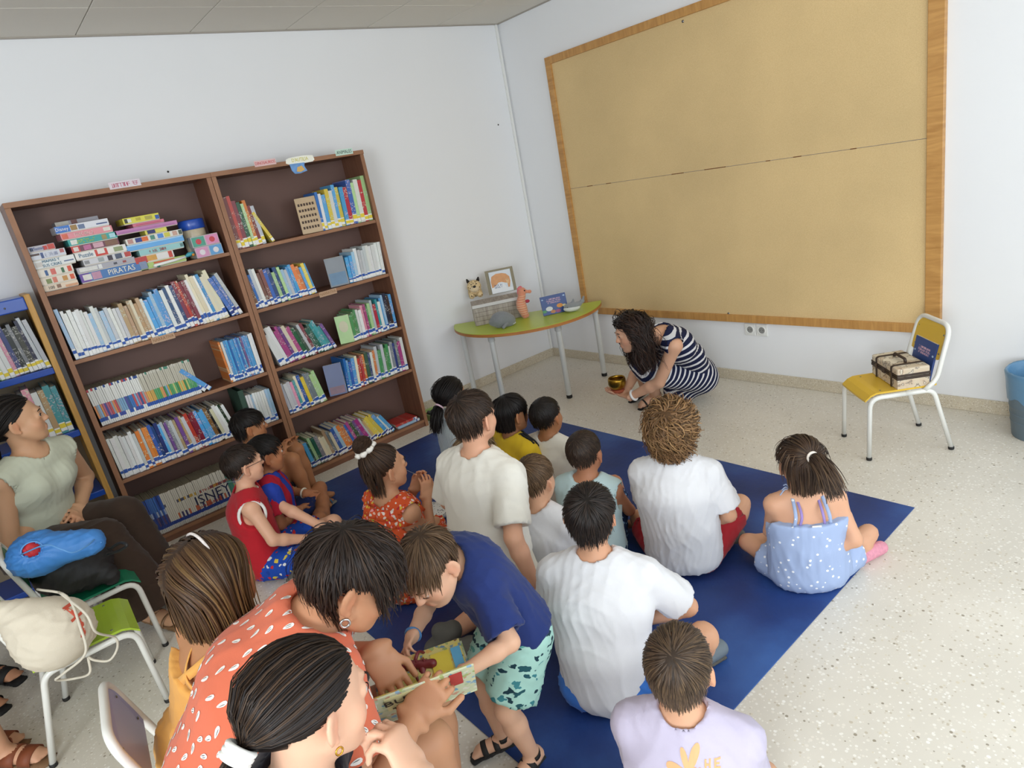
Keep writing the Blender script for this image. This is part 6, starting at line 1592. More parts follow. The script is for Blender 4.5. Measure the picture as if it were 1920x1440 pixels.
for k, (dz, rr) in enumerate(((.02, .118), (-.012, .128))):     # ruffled neckline
    v = []; f = []; n = 72
    for i in range(n):
        a = 2*PI*i/n; w_ = .007*math.sin(a*15+k)+.004*math.sin(a*23)
        for j, (e, zz) in enumerate(((0, .02), (.012, .004), (.020, -.022))):
            p = J['neck']-J['sp']*(.05-dz+.0)+J['F']*math.cos(a)*(rr*.68+e+w_*j*.6)+J['L']*math.sin(a)*(rr*1.06+e+w_*j*.6)+J['sp']*(zz+.35*w_*j); v.append(p-base)
    for i in range(n):
        for j in range(2): a = i*3+j; b = ((i+1) % n)*3+j; f.append((a, b, b+1, a+1))
    o = obj('ruffle', mesh('ruffle', v, f, True), FLO, R_); md = o.modifiers.new('thickness', 'SOLIDIFY'); md.thickness = .003
sh = Shape(); sh.cone(J['pelvis']-UP*.0, J['pelvis']+J['F']*.17, .15, .16, .04); sh.cone(J['pelvis'], J['knR'], .09, .06, .04); sh.cut(A(0, 0, .006), -UP); sh.cut(A(0, 0, .15), UP); smesh('skirt', sh, .010, FLO, R_, fold=(7, .008, .05))
pts = [J['waist']-base+J['F']*math.cos(a)*.098+J['L']*math.sin(a)*.135-J['sp']*.02 for a in np.linspace(0, 2*PI, 33)[:-1]]; tube('waist_ribbon', pts, .005, cloth('ribbon_blue', '6f8fc2'), R_, 6, closed=True)

# --- boy in red basketball vest with glasses
J = sit(P(455, 872, .585), D(74), s=.97, lean=.04, bend=.02)
set_head(J, J['head'], D(90), .02)
J['knR'] = P(592, 1045, .10); J['anR'] = P(560, 1085, .04); J['toR'] = P(600, 1068, .03); J['knL'] = P(625, 980, .16); J['anL'] = P(640, 1020, .05); J['toL'] = J['anL']+A(.08, .05, 0)
arm(J, 'R', P(575, 1010, .17), pole=A(.5, -.5, -.6), curl=.35); arm(J, 'L', P(600, 985, .2), pole=A(-.6, .1, -.5))
R_, V, Q = person('boy with glasses in red basketball vest and blue printed shorts', J, 'd8a78a',
    dict(style='short', col='241a15', light='4a382c', length=.034, n=1800, width=.0036, lift=(.02, .08), whorl=(-.55, .1, .8), wild=.14, seed=20), face=True, fine_hands='R', eyes=dict(c='3a2416'))
REDV = cloth('red_vest', 'b3202b'); WT = cloth('white_trim', 'e2e0dc')
o, VV, VQ = tank(J, R_, REDV, name='vest', off=.014, hem=.10, hole=1.25, scoop=.018, loose=.02, seed=44, trim=WT); collar(J, R_, WT, .017, .007, drop=.02)
oc = J['chest']+J['L']*-.02; decal('vest_number', [bar(-.035, .03, .05, .012), bar(.005, .0, .012, .03), bar(-.035, -.012, .05, .012), bar(-.035, -.042, .012, .03), bar(-.035, -.054, .052, .012)], VV, VQ, oc+J['F']*.1, J['L']*-1, J['sp'], J['F'], cloth('number_ink', '20222c'), R_)
shorts(J, R_, print_cloth('printed_shorts', '2049a8', ['2049a8', 'c23034', '2049a8', 'dadada', 'b5353a', '1c3f96', 'd8c24a'], 34, .38, warp=.6), frac=.8, off=.022, fold=.006)
for S_ in 'LR': shoe(J, R_, S_, GREYSHOE, SOLE)
base = np.array(R_.location); GL = mat('glasses_frame', '1f2226', .3)
gl_root = thing('eyeglasses', 'thin dark eyeglasses on the boy in the red vest', 'glasses', tuple(head_pt(J, .1, 0, .004)))
gb = np.array(gl_root.location)
for q in (1, -1):
    tube('rim', [head_pt(J, .104-.006*abs(math.cos(a)), q*.031+.021*math.cos(a), .003+.015*math.sin(a))-gb for a in np.linspace(0, 2*PI, 21)[:-1]], .0014, GL, gl_root, 6, closed=True)
    tube('temple', [head_pt(J, .098, q*.052, .006)-gb, head_pt(J, .05, q*.074, .008)-gb, head_pt(J, -.004, q*.084, .008)-gb, head_pt(J, -.022, q*.082, -.012)-gb], .0013, GL, gl_root, 6)
tube('bridge', [head_pt(J, .104, .010, .006)-gb, head_pt(J, .107, 0, .009)-gb, head_pt(J, .104, -.010, .006)-gb], .0014, GL, gl_root, 6)
tube('retainer_strap', [head_pt(J, -.022, -.082, -.012)-gb, head_pt(J, -.06, -.07, -.045)-gb, head_pt(J, -.102, 0, -.055)-gb, head_pt(J, -.06, .07, -.045)-gb, head_pt(J, -.022, .082, -.012)-gb], .0014, mat('strap_grey', '7d8a8a', .6), gl_root, 6)

# --- boy in red and blue football shirt
J = sit(P(497, 852, .545), D(70), s=.92, lean=.04)
set_head(J, J['head'], D(84), .08)
J['knR'] = P(600, 975, .10); J['anR'] = P(600, 950, .05); J['toR'] = P(622, 935, .03); J['knL'] = P(600, 915, .14)
arm(J, 'L', P(575, 925, .22), pole=A(-.6, .1, -.5), curl=.25); arm(J, 'R', P(560, 955, .2), pole=A(.4, -.5, -.6), curl=.6)
R_, V, Q = person('black-haired boy in red and blue football shirt behind the boy with glasses', J, 'a8704d',
    dict(style='short', col='120e0d', light='2b2320', length=.055, n=1500, width=.004, lift=(.02, .08), wild=.14, seed=21, fringe=.8), face=True, eyes=dict(c='2a1a12'))
RB = stripe_cloth('redblue', 'a81f33', '2740a0', .55)
o, V, Q = tshirt(J, R_, RB, name='football_shirt', loose=.012, hem=.10, seed=45); set_float(o.data, ((V-J['pelvis'])@J['L'])/.11+.2); shorts(J, R_, cloth('navy_short2', '222f62'))
sandal(J, R_, 'R', mat('blue_strap', '3f6488', .7), mat('sandal_sole_grey', '7d7a72', .8)); 
sandal(J, R_, 'L', MATS['blue_strap'], MATS['sandal_sole_grey'])
WATCH = mat('cream_watch', 'd8d0bc', .4)
base = np.array(R_.location); d_ = nrm(J['wrL']-J['elL']); e1 = nrm(np.cross(d_, UP)); e2 = np.cross(d_, e1)
tube('wristwatch', [J['wrL']-d_*.02-base+(e1*math.cos(a)+e2*math.sin(a))*.025 for a in np.linspace(0, 2*PI, 17)[:-1]], .006, WATCH, R_, 6, closed=True)

# --- boy with his knees up against the bookcase
H = P(467, 800, .58); yw = D(66); J = sit(H, yw, s=.98, lean=.0); set_head(J, H, D(78), .05)
J['knR'] = P(548, 862, .38); J['knL'] = J['knR']+A(-.13, .08, .0)
for S_, q in (('L', 1), ('R', -1)): J['an'+S_] = A(J['kn'+S_][0]+.0, J['kn'+S_][1]+.03, .05); J['to'+S_] = J['an'+S_]+yawv(yw)*.11-UP*.015
J['pelvis'] = J['pelvis']+A(.06, 0, 0)
arm(J, 'R', J['knR']+A(-.05, -.03, .045), pole=A(.3, -.5, -.6)); arm(J, 'L', J['knL']+A(-.02, -.02, .04))
R_, V, Q = person('dark-haired boy sitting with knees up against the bookcases', J, 'ad7650',
    dict(style='short', col='15100e', light='302622', length=.062, n=1600, width=.004, lift=(.03, .09), wild=.14, seed=22, fringe=.9, gravity=.8), face=True, eyes=dict(c='2a1a12'))
tshirt(J, R_, cloth('teal_print_tee', '2f4a4a', var=.2), loose=.012, hem=.08, seed=46); shorts(J, R_, cloth('dark_shorts', '22242c'))

# --- little boy in navy t-shirt and crocodile shorts, bending over the book
yw = D(-102); F = yawv(yw); s = .80
pel = A(3.085, -3.035, .475); J = skeleton(KID, s, pel, yw, A(0, 0, 1)); nk = A(3.005, -3.135, .715); sp = nrm(nk-pel); T = np.linalg.norm(nk-pel); J['sp'] = sp
J['waist'] = pel+sp*T*.36+UP*.03; J['chest'] = pel+sp*T*.7+UP*.03; J['neck'] = nk; J['L'] = nrm(A(.985, -.17, 0)); w = .115
for S_, q in (('L', 1), ('R', -1)): J['sh'+S_] = nk-sp*.035+J['L']*q*w-UP*.01
set_head(J, P(806, 1062, .775), D(-72), .55, .12, hs=.92)
J['anL'] = P(1000, 1418, .05); J['toL'] = J['anL']+A(.015, -.10, -.02); J['anR'] = P(945, 1385, .05); J['toR'] = J['anR']+A(-.05, -.09, -.02)
for S_ in 'LR': J['kn'+S_] = ik(J['hip'+S_], J['an'+S_], .29*s, .27*s, F)
arm(J, 'L', P(868, 1262, .545), pole=A(.6, .5, -.3), curl=.5); arm(J, 'R', P(772, 1195, .56), pole=A(-.5, .4, -.3), palm=A(.6, -.4, -.2), curl=.75)
R_, V, Q = person('little boy in navy t-shirt and crocodile shorts bending over the book', J, 'd8ab8e',
    dict(style='short', col='4a3727', light='94785a', length=.068, n=2200, width=.0036, lift=(.02, .08), wild=.12, seed=23, fringe=.1, gravity=.7, hline=.02, whorl=(-.45, .2, .87)), face=True, fine_hands='LR', res=.0105, fres=.0045, eyes=dict(c='4a3a2a', u=-.5, lid=-.009, fair=True))
tshirt(J, R_, cloth('navy_tee', '25346b'), loose=.016, hem=.04, seed=47, frac=.85, fold=.006, wl=.07, res=.0078)
CROC = print_cloth('croc_shorts', 'a5cfc4', ['a5cfc4', '27535c', 'a5cfc4', '3f8088', 'a5cfc4', '1f3a46', '5fa39a'], 30, .42, stretch=(1, 1, 1.7), warp=1.1)
shorts(J, R_, CROC, frac=.80, off=.026, fold=.006, flare=.016, wl=.06)
for S_ in 'LR': sandal(J, R_, S_, BLACKS, mat('black_sole', '201f1f', .8), wide=.022)
base = np.array(R_.location); d_ = nrm(J['wrR']-J['elR']); e1 = nrm(np.cross(d_, UP)); e2 = np.cross(d_, e1)
tube('bracelet', [J['wrR']-d_*.012-base+(e1*math.cos(a)+e2*math.sin(a))*.0205 for a in np.linspace(0, 2*PI, 17)[:-1]], .0045, mat('bracelet_blue', '4f86c0', .5, var=.5, vscale=120), R_, 6, closed=True)
BOY_HAND = J['wrR']+J['handR'][0]*.07

# --- girl with a bob on the lilac chair
yw = D(104); F = yawv(yw); s = 1.0; H = P(398, 1082, .92); pel = A(2.74, -3.80, .43); J = skeleton(KID, s, pel, yw, H-pel); nk = H-UP*.135-F*.02; sp = nrm(nk-pel); T = np.linalg.norm(nk-pel); J['sp'] = sp
J['waist'] = pel+sp*T*.36; J['chest'] = pel+sp*T*.7; J['neck'] = nk
for S_, q in (('L', 1), ('R', -1)):
    J['sh'+S_] = nk-sp*.045+J['L']*q*.132; J['kn'+S_] = J['hip'+S_]+F*.27+UP*.01; J['an'+S_] = J['kn'+S_]*A(1, 1, 0)+F*.02+UP*.12; J['to'+S_] = J['an'+S_]+F*.1-UP*.03
    arm(J, S_, pel+F*.2+J['L']*q*.08+UP*.07)
set_head(J, H, D(100), .0, 0, hs=1.0)
R_, V, Q = person('girl with a brown bob and hairband in a yellow strappy dress', J, 'b37e58',
    dict(style='short', col='3f2918', light='a8834f', length=.24, n=2600, width=.0042, earfree=False, lift=(.03, .10), whorl=(.1, 0, 1), wild=.05, seed=24, cut=.115, gravity=1.1, part=(0, 0), hline=-.02, vol=1.02, var=.4), face=False, ears=False)
base = np.array(R_.location)
pts = [head_pt(J, -.004, .0845*math.sin(a), .028+.0925*math.cos(a)) for a in np.linspace(-1.75, 1.75, 25)]; tube('hairband', [p-base for p in pts], .0034, mat('hairband', 'cfc6c2', .5, var=.35, vscale=150), R_, 8)
YDR = cloth('apricot', 'dea356')
tank(J, R_, YDR, name='dress', off=.013, hem=.0, hole=1.2, scoop=.0, loose=.02, seed=48, fold=.004, top_cut=.0)
sh = Shape(); sh.cone(J['waist']-sp*.0, pel-UP*.0, .095, .14, .03, side=J['L'], sq=.8); sh.cone(pel, pel+F*.26+UP*.01, .13, .14, .04, side=J['L'], sq=.75); sh.cone(pel-F*.02, pel-F*.02-UP*.13, .12, .14, .04, side=J['L'], sq=.75); smesh('skirt', sh, .011, YDR, R_, fold=(9, .009, .05, UP))
for q in (1, -1):   # straps crossing on the back
    a = nk+J['L']*q*.075+sp*.0; b = J['chest']-J['L']*q*.055-F*.088-sp*.01; m = (a*.5+b*.5)-F*.05
    pts = smooth_path([a+F*.06-sp*.04, a+sp*.008, m, b], 6); v, f = ribbon([x-base for x in pts], nrm(np.cross(nrm(b-a), F)), .022, .003); obj('shoulder_strap', mesh('shoulder_strap', v, f, True), YDR, R_)

# --- woman in coral blouse with the picture book
yw = D(66); F = yawv(yw); s = 1.0; H = P(655, 1082, .965); pel = A(3.02, -3.90, .46); nk = P(592, 1148, .875)
J = skeleton(ADU, s, pel, yw, nk-pel); sp = nrm(nk-pel); T = np.linalg.norm(nk-pel); J['sp'] = sp; bk = nrm(np.cross(J['L'], sp))*-1
J['waist'] = pel+sp*T*.36-F*.05; J['chest'] = pel+sp*T*.70-F*.05; J['neck'] = nk
for S_, q in (('L', 1), ('R', -1)): J['sh'+S_] = nk-sp*.03+J['L']*q*.165+F*.03-UP*.03
set_head(J, H, D(72), .60, .05)
J['knR'] = P(805, 1395, .46); J['knL'] = J['knR']+A(-.16, .10, 0); 
for S_ in 'LR': J['an'+S_] = J['kn'+S_]*A(1, 1, 0)+A(.02, -.03, .07); J['to'+S_] = J['an'+S_]+F*.15-UP*.03
arm(J, 'L', P(705, 1222, .66), pole=A(-.6, -.2, -.4), hand_dir=P(748, 1300, .585)-P(705, 1222, .66), palm=A(-.2, .1, -1), curl=(.25, .35, .35, .4, .3))
arm(J, 'R', P(775, 1345, .60), pole=A(.5, -.5, -.6), hand_dir=P(825, 1275, .66)-P(775, 1345, .60), palm=nrm(A(-.5, .75, -.25)), curl=(1.0, 1.0, 1.0, 1.0, .25))
R_, V, Q = person('dark-haired woman in coral leaf-print blouse leaning over a picture book', J, 'c08d6b',
    dict(style='short', col='211713', light='5f4632', length=.105, n=3100, width=.0034, lift=(.03, .14), whorl=(-.45, -.1, .9), wild=.3, seed=25, gravity=.45, cut=.13, hline=-.08, part=None, fringe=.3), face=True, fine_hands='LR', res=.0125, fres=.0045)
def leaf_cloth():
    m, nt, b = new_mat('cloth_leaf'); at = nt.nodes.new('ShaderNodeAttribute'); at.attribute_name = 'leaf'; r = ramp(nt, [(0, 'e07a5a'), (.5, 'ece6e0')], 'CONSTANT'); nt.links.new(at.outputs['Fac'], r.inputs[0]); nt.links.new(r.outputs[0], b.inputs['Base Color']); b.inputs['Roughness'].default_value = .85; return m
COR = cloth('coral', 'd66f52')
o, V, Q = tshirt(J, R_, COR, name='blouse', off=.018, loose=.008, hem=.02, seed=49, frac=.55, fold=.004, wl=.09, res=.009); collar(J, R_, COR, .016, .006)
# printed leaves, each laid on the cloth
bv = BVHTree.FromPolygons([Vector(x) for x in V], [tuple(map(int, q)) for q in Q]); rr = random.Random(5); base = np.array(R_.location); LW = mat('leaf_white', 'ece6e0', .85); LG = mat('leaf_line', '5f5a56', .85)
Nn = vnormals(V, Q); fc = V[Q].mean(1); fn = Nn[Q].mean(1); pick = []
vis = [i for i in range(len(fc)) if (CAM-fc[i])@fn[i] > .05]
rr.shuffle(vis)
for i in vis:
    if all(((fc[i]-fc[j])**2).sum() > .031**2 for j in pick): pick.append(i)
    if len(pick) > 260: break
vs = []; fs = []; vs2 = []; fs2 = []
for i in pick:
    n = nrm(fn[i]); a = rr.uniform(-.7, .7); e1 = nrm(np.cross(n, nrm(J['L']+A(.01, .02, .3)))); e2 = np.cross(n, e1); ex = e1*math.cos(a)+e2*math.sin(a); ey = np.cross(n, ex)
    for (l, w_, up_, VS, FS) in ((.0125, .0052, .0012, vs, fs), (.0075, .0007, .0018, vs2, fs2), (.0068, .0006, .0018, vs2, fs2)):
        i0 = len(VS); sft = 0 if VS is vs else rr.choice((-.002, .002)); VS.append(fc[i]+n*up_+ey*sft-base)
        for k in range(10):
            t = 2*PI*k/10; p = fc[i]+ex*l*math.cos(t)+ey*(sft+w_*math.sin(t)*(1-.35*math.cos(t))); h_ = bv.find_nearest(Vector(p)); VS.append(np.array(h_[0])+n*up_-base)
        for k in range(10): FS.append((i0, i0+1+k, i0+1+(k+1) % 10))
tag(obj('leaf_print', mesh('leaf_print', vs, fs), LW, o), kind='stuff'); tag(obj('leaf_veins', mesh('leaf_veins', vs2, fs2), LG, o), kind='stuff')
shorts(J, R_, cloth('dark_skirt', '3a3a40'), name='shorts', frac=.45, off=.02)
for S_ in 'LR': sandal(J, R_, S_, BLACKS, MATS['black_sole'])
SIL = mat('silver', 'c9c9c9', .25, 1.0); e0_ = head_pt(J, .0, -.078, -.046)
tube('earring', [e0_-base+J['hf']*.009*math.cos(a)+J['hu']*(.009*math.sin(a)-.008) for a in np.linspace(0, 2*PI, 17)[:-1]], .0028, SIL, R_, 8, closed=True)
CORAL = J
stool('low round stool under the woman in the coral blouse', (3.02, -3.90), .37)

# --- woman with a black ponytail, nearest the camera
yw = D(60); F = yawv(yw); s = 1.0; H = P(586, 1320, .97); pel = A(3.50, -4.05, .43); nk = H-UP*.15-F*.055; J = skeleton(ADU, s, pel, yw, nk-pel); sp = nrm(nk-pel); T = np.linalg.norm(nk-pel); J['sp'] = sp
J['waist'] = pel+sp*T*.36-F*.03; J['chest'] = pel+sp*T*.7-F*.03; J['neck'] = nk
for S_, q in (('L', 1), ('R', -1)): J['sh'+S_] = nk-sp*.045+J['L']*q*.165+F*.02
set_head(J, H, D(97), .26, -.05, hs=.92)
for S_, q in (('L', 1), ('R', -1)): J['kn'+S_] = pel+F*.41+J['L']*q*.1+UP*.03; J['an'+S_] = J['kn'+S_]*A(1, 1, 0)+UP*.07; J['to'+S_] = J['an'+S_]+F*.15-UP*.03
hw_ = P(782, 1462, .80); arm(J, 'R', hw_, pole=A(.5, -.2, -.8), hand_dir=P(722, 1352, .885)-hw_, palm=nrm(A(-.7, -.45, .1)), curl=(1.15, 1.15, 1.15, 1.1, .5)); arm(J, 'L', pel+F*.3+J['L']*.1+UP*.12)
R_, V, Q = person('woman with a long black ponytail in the foreground, hand at her chin', J, 'd3a78c',
    dict(style='tied', col='171110', light='6b4f36', length=.1, n=3400, width=.0034, lift=(.02, .05), tie=(-.122, .0, -.010), tail=.28, tail_dir=(-.5, 0, -.9), tail_r=.020, wild=.05, seed=26, var=.35), face=True, fine_hands='R' , res=.014, fres=.0048, eyes=dict(c='3a2416'))
hair_tie(J, R_, (-.132, 0, -.022), (-.65, 0, -.75), .0225, 'e9e8e4', .0052, turns=3)
tshirt(J, R_, cloth('black_top', '23222a'), off=.016, hem=.0, seed=50, frac=.5); shorts(J, R_, cloth('denim', '3b4a66'), name='trousers', to_ankle=.9, off=.016)
base = np.array(R_.location); GOLD = mat('gold', 'c9983f', .25, 1.0); e0_ = head_pt(J, .0, -.079, -.046)
tube('earring', [e0_-base+J['hf']*.006*math.cos(a)+J['hu']*(.006*math.sin(a)-.005) for a in np.linspace(0, 2*PI, 13)[:-1]], .0016, GOLD, R_, 8, closed=True)
stool('low round stool under the woman with the black ponytail', (3.50, -4.05), .355)

# --- woman in sage vest top by the blue bookcase
yw = D(38); F = yawv(yw); s = 1.0; H = P(32, 790, 1.06); pel = A(.72, -4.02, .45); nk = H-UP*.165-F*.0+A(-.01, -.0, 0); J = skeleton(ADU, s, pel, yw, nk-pel); sp = nrm(nk-pel); T = np.linalg.norm(nk-pel); J['sp'] = sp
J['waist'] = pel+sp*T*.36; J['chest'] = pel+sp*T*.7; J['neck'] = nk
for S_, q in (('L', 1), ('R', -1)): J['sh'+S_] = nk-sp*.05+J['L']*q*.165
set_head(J, H, D(84), -.02, .0)
J['knL'] = P(232, 965, .48); J['knR'] = P(195, 1010, .47)
J['anL'] = P(292, 1108, .07); J['toL'] = J['anL']+A(.12, .09, -.045); J['anR'] = J['knR']*A(1, 1, 0)+A(.1, .05, .07); J['toR'] = J['anR']+A(.12, .08, -.04)
arm(J, 'L', P(150, 955, .55), pole=A(-.35, .05, -1), hand_dir=P(140, 985, .53)-P(150, 955, .55), palm=A(.1, -.7, -.5), curl=.3); arm(J, 'R', P(95, 965, .57), pole=A(.3, -.5, -.8), hand_dir=P(150, 972, .55)-P(95, 965, .57), palm=A(.2, .5, -.5), curl=.3)
R_, V, Q = person('woman in a sage vest top sitting by the blue bookcase', J, 'c79a78',
    dict(style='tied', col='15100e', light='35291f', length=.1, n=2200, width=.0036, lift=(.01, .03), tie=(-.105, 0, -.05), tail=.22, tail_dir=(-.5, 0, -.8), tail_r=.022, wild=.05, seed=27), face=True, fine_hands='LR' , res=.014, fres=.0048, eyes=dict(c='3a2416', l=-.1))
tank(J, R_, cloth('sage', 'bfc2ae'), off=.013, hem=-.03, hole=1.10, scoop=.035, seed=51, bust=.066, fold=.002, res=.007, inset=-.006)
shorts(J, R_, cloth('brown_trousers', '3d2f26'), name='trousers', to_ankle=.93, off=.03, fold=.007, flare=.05, wl=.10, top=.35)
for S_ in 'LR': sandal(J, R_, S_, mat('bronze_strap', '8a6a4c', .4), mat('tan_sole', '8a6a4a', .8))
stool('low round stool under the woman in the sage vest', (.70, -4.04), .36)

# --- storyteller in striped dress crouching with a singing bowl
yw = D(-118); F = yawv(yw); s = .93; H = P(1186, 622, .665); pel = P(1303, 700, .19); nk = P(1238, 625, .60)
J = skeleton(ADU, s, pel, yw, nk-pel); sp = nrm(nk-pel); T = np.linalg.norm(nk-pel); J['sp'] = sp
J['waist'] = pel+sp*T*.36+UP*.02-F*.03; J['chest'] = pel+sp*T*.70+UP*.01-F*.02; J['neck'] = nk
for S_, q in (('L', 1), ('R', -1)): J['sh'+S_] = nk-sp*.035*s+J['L']*q*.155-UP*.03
set_head(J, H, D(-124), .18, .12, hs=1.04)
J['knL'] = P(1222, 700, .33); J['knR'] = J['knL']-J['L']*.16+UP*.04-F*.0
J['anL'] = P(1228, 742, .07); J['toL'] = J['anL']+F*.13-UP*.05; J['anR'] = J['anL']-J['L']*.17; J['toR'] = J['anR']+F*.13-UP*.05
BOWL = P(1157, 718, .29)
toB = nrm((BOWL-P(1200, 733, .27))*A(1, 1, 0)); arm(J, 'L', BOWL-UP*.072-toB*.115, pole=A(.8, .1, -.6), hand_dir=toB, palm=UP, curl=.3); arm(J, 'R', BOWL-UP*.070-toB*.10-J['L']*.07, pole=-J['L']*.6-UP*.6, hand_dir=toB+J['L']*.5, palm=UP, curl=.3)
R_, V, Q = person('woman in navy striped dress crouching with a brass bowl', J, 'cf9f82',
    dict(style='short', col='1f1512', light='5a3826', length=.27, n=2400, width=.0045, lift=(.05, .45), whorl=(.0, 0, 1), wild=.40, seed=28, gravity=.85, cut=.24, hline=-.02, part=(0, 0), curl=1.7, curl_r=.019, vol=1.05, sweep=True, earfree=False), face=True, fine_hands='LR' , res=.014, fres=.0048, eyes=dict(c='2a1a12'))
NAV = stripe_cloth('navy_stripe', '1b2140', 'd9d9dc', .66)
o, V, Q = tank(J, R_, NAV, name='dress_bodice', off=.014, hem=.02, hole=1.08, inset=-.002, scoop=.03, seed=52, bust=.06, fold=.003); set_float(o.data, ((V-J['pelvis'])@nrm(J['sp']*.85-np.cross(J['L'], J['sp'])*.35)-.45*np.abs((V-J['pelvis'])@J['L']))/.040)
sh = Shape(); B_ = ADU
sh.cone(pel+sp*.06, pel, .105, .125, .03, side=J['L'], sq=.72)
for S_ in 'LR': sh.cone(J['hip'+S_], J['kn'+S_], .105, .082, .04)
sh.cone((J['hipL']+J['hipR'])/2, (J['knL']+J['knR'])/2, .10, .085, .05); sh.cone(pel, pel+F*.12-UP*.08, .12, .11, .05); sh.cut(A(0, 0, .03), -UP)
o, V, Q = smesh('dress_skirt', sh, .009, NAV, R_, fold=(11, .004, .09)); mid_ = ((J['knL']+J['knR'])/2-pel); mid_ = nrm(mid_); set_float(o.data, ((V-pel)@mid_+.35*((V-pel)@UP))/.040)
for S_ in 'LR': sandal(J, R_, S_, BLACKS, MATS['black_sole'])
base = np.array(R_.location); d_ = nrm(J['wrL']-J['elL']); e1 = nrm(np.cross(d_, UP)); e2 = np.cross(d_, e1)
tube('wristwatch', [J['wrL']-d_*.02-base+(e1*math.cos(a)+e2*math.sin(a))*.031 for a in np.linspace(0, 2*PI, 17)[:-1]], .008, mat('white_band', 'e4e2e0', .4), R_, 8, closed=True)

# --- two people behind the row of chairs, only their sandalled feet show
for k, (lab, f0, f1, strap, sole, skn) in enumerate((('person in wide black sandals at the left edge', (35, 1268), (5, 1322), BLACKS, MATS['black_sole'], 'c08a6a'), ('person in brown two-strap sandals at the bottom left', (40, 1388), (88, 1415), mat('brown_strap', '7d3f22', .6), mat('cork_sole', '7a5a3c', .8), 'cc9a7c'))):
    t0, t1 = P(*f0, .03), P(*f1, .03); d = nrm(A(.74, .67, 0)) if k == 0 else nrm(A(.62, .78, 0)); yw = math.atan2(d[1], d[0]); c = (t0+t1)/2-d*.16
    J = skeleton(ADU, .98, A(c[0], c[1], .90)-d*.02, yw, UP); J['toL'], J['toR'] = (t0, t1)
    for S_ in 'LR': J['to'+S_] = J['to'+S_]+d*.0; J['an'+S_] = J['to'+S_]-d*.15+UP*.035; J['kn'+S_] = J['an'+S_]*.5+J['hip'+S_]*.5+d*.03
    set_head(J, J['neck']+UP*.17, yw)
    for S_, q in (('L', 1), ('R', -1)): arm(J, S_, J['pelvis']+J['L']*q*.22-UP*.03, pole=-d)
    R_, V, Q = person(lab, J, skn, dict(style='short', col='2a1d16', length=.1, n=700, width=.007, seed=60+k), face=False, res=.011)
    tshirt(J, R_, cloth('plain_%d' % k, ('4a4a55', '7d6a5a')[k]), off=.016, hem=.03); shorts(J, R_, cloth('plain_short_%d' % k, ('2f2f36', '4a4238')[k]), frac=.8)
    for S_ in 'LR': sandal(J, R_, S_, strap, sole, wide=.045)
# ================================================================== things on the half-round table
TX = A(math.cos(ta), math.sin(ta), 0); TY = A(math.sin(ta), -math.cos(ta), 0)      # along the straight edge / towards the room
def fur(name, col, var=.1, vs=60, bump=.8): return mat('fur_'+name, col, .95, var=var, vscale=vs, bump=bump, bscale=260, spec=.1, sheen=.4)
def plush(label, p, name, cat='plush toy'): return thing(name, label, cat, tuple(p))
# weathered wooden chest
q0 = P(894, 612, TZ); q1 = P(980, 594, TZ); cxd = nrm((q1-q0)*A(1, 1, 0)); cyd = A(cxd[1], -cxd[0], 0); wch = np.linalg.norm(q1-q0); dch, hch = .19, .165
cc_ = (q0+q1)/2-cyd*dch/2
m_old = wood_mat('weathered_print', '8b8178', 'b3a99f', (30, 4, 4), .8)
ch = thing('wooden_chest', 'small weathered grey wooden chest on the half-round table', 'chest', (cc_[0], cc_[1], TZ), math.atan2(cxd[1], cxd[0]))
for i in range(4):
    z0 = .002+i*(hch-.03)/4; box('plank', (-wch/2, wch/2, -dch/2, -dch/2+.008, z0, z0+(hch-.03)/4-.0015), m_old, ch, .001); box('plank', (-wch/2, wch/2, dch/2-.008, dch/2, z0, z0+(hch-.03)/4-.0015), m_old, ch, .001)
for s_ in (-1, 1): box('end_panel', (s_*wch/2-.006, s_*wch/2+.002, -dch/2+.004, dch/2-.004, .002, hch-.03), m_old, ch, .001)
box('lid', (-wch/2-.006, wch/2+.006, -dch/2-.006, dch/2+.006, hch-.028, hch), m_old, ch, .003)
box('lid_edge', (-wch/2-.0075, wch/2+.0075, -dch/2-.0085, -dch/2-.006, hch-.026, hch-.002), mat('bright_edge', 'c9c6c4', .5), ch, .0008)
box('floor_board', (-wch/2+.004, wch/2-.004, -dch/2+.006, dch/2-.006, 0, .006), m_old, ch, .0)
box('handle_slot', (-wch/2-.0045, -wch/2-.002, -.022, .022, .075, .092), m_dark, ch, .002)
zt = TZ+hch
# framed picture book on the chest
def cover_frame(p, w, h, yaw, lean, label, name='picture_book', t=.012):
    r_ = thing(name, label, 'book', tuple(p), yaw); r_.rotation_euler = (lean, 0, yaw); return r_
pb = P(944, 549, zt+.003)-cyd*.02; yw_ = math.atan2(cxd[1], cxd[0])
bkk = cover_frame(pb, .2, .17, yw_, D(-14), 'picture book with an orange bear on its cover, propped on the chest')
box('backing_board', (-.115, .115, .004, .009, .0, .195), mat('taupe_card', '8f8771', .8), bkk, .001)
box('cover', (-.088, .090, -.006, .004, .002, .178), mat('pale_cover', 'd3dae2', .4, var=.06, vscale=14), bkk, .001)
def flat_shape(name, pts, y, m, par):
    n = len(pts); v = [(x, y, z) for x, z in pts]+[(x, y-.0008, z) for x, z in pts]; f = [tuple(range(n)), tuple(range(2*n-1, n-1, -1))]+[(i, n+i, n+(i+1) % n, (i+1) % n) for i in range(n)]
    return obj(name, mesh(name, v, f), m, par)
m_bear = mat('bear_orange', 'd39a6a', .6, var=.18, vscale=40)
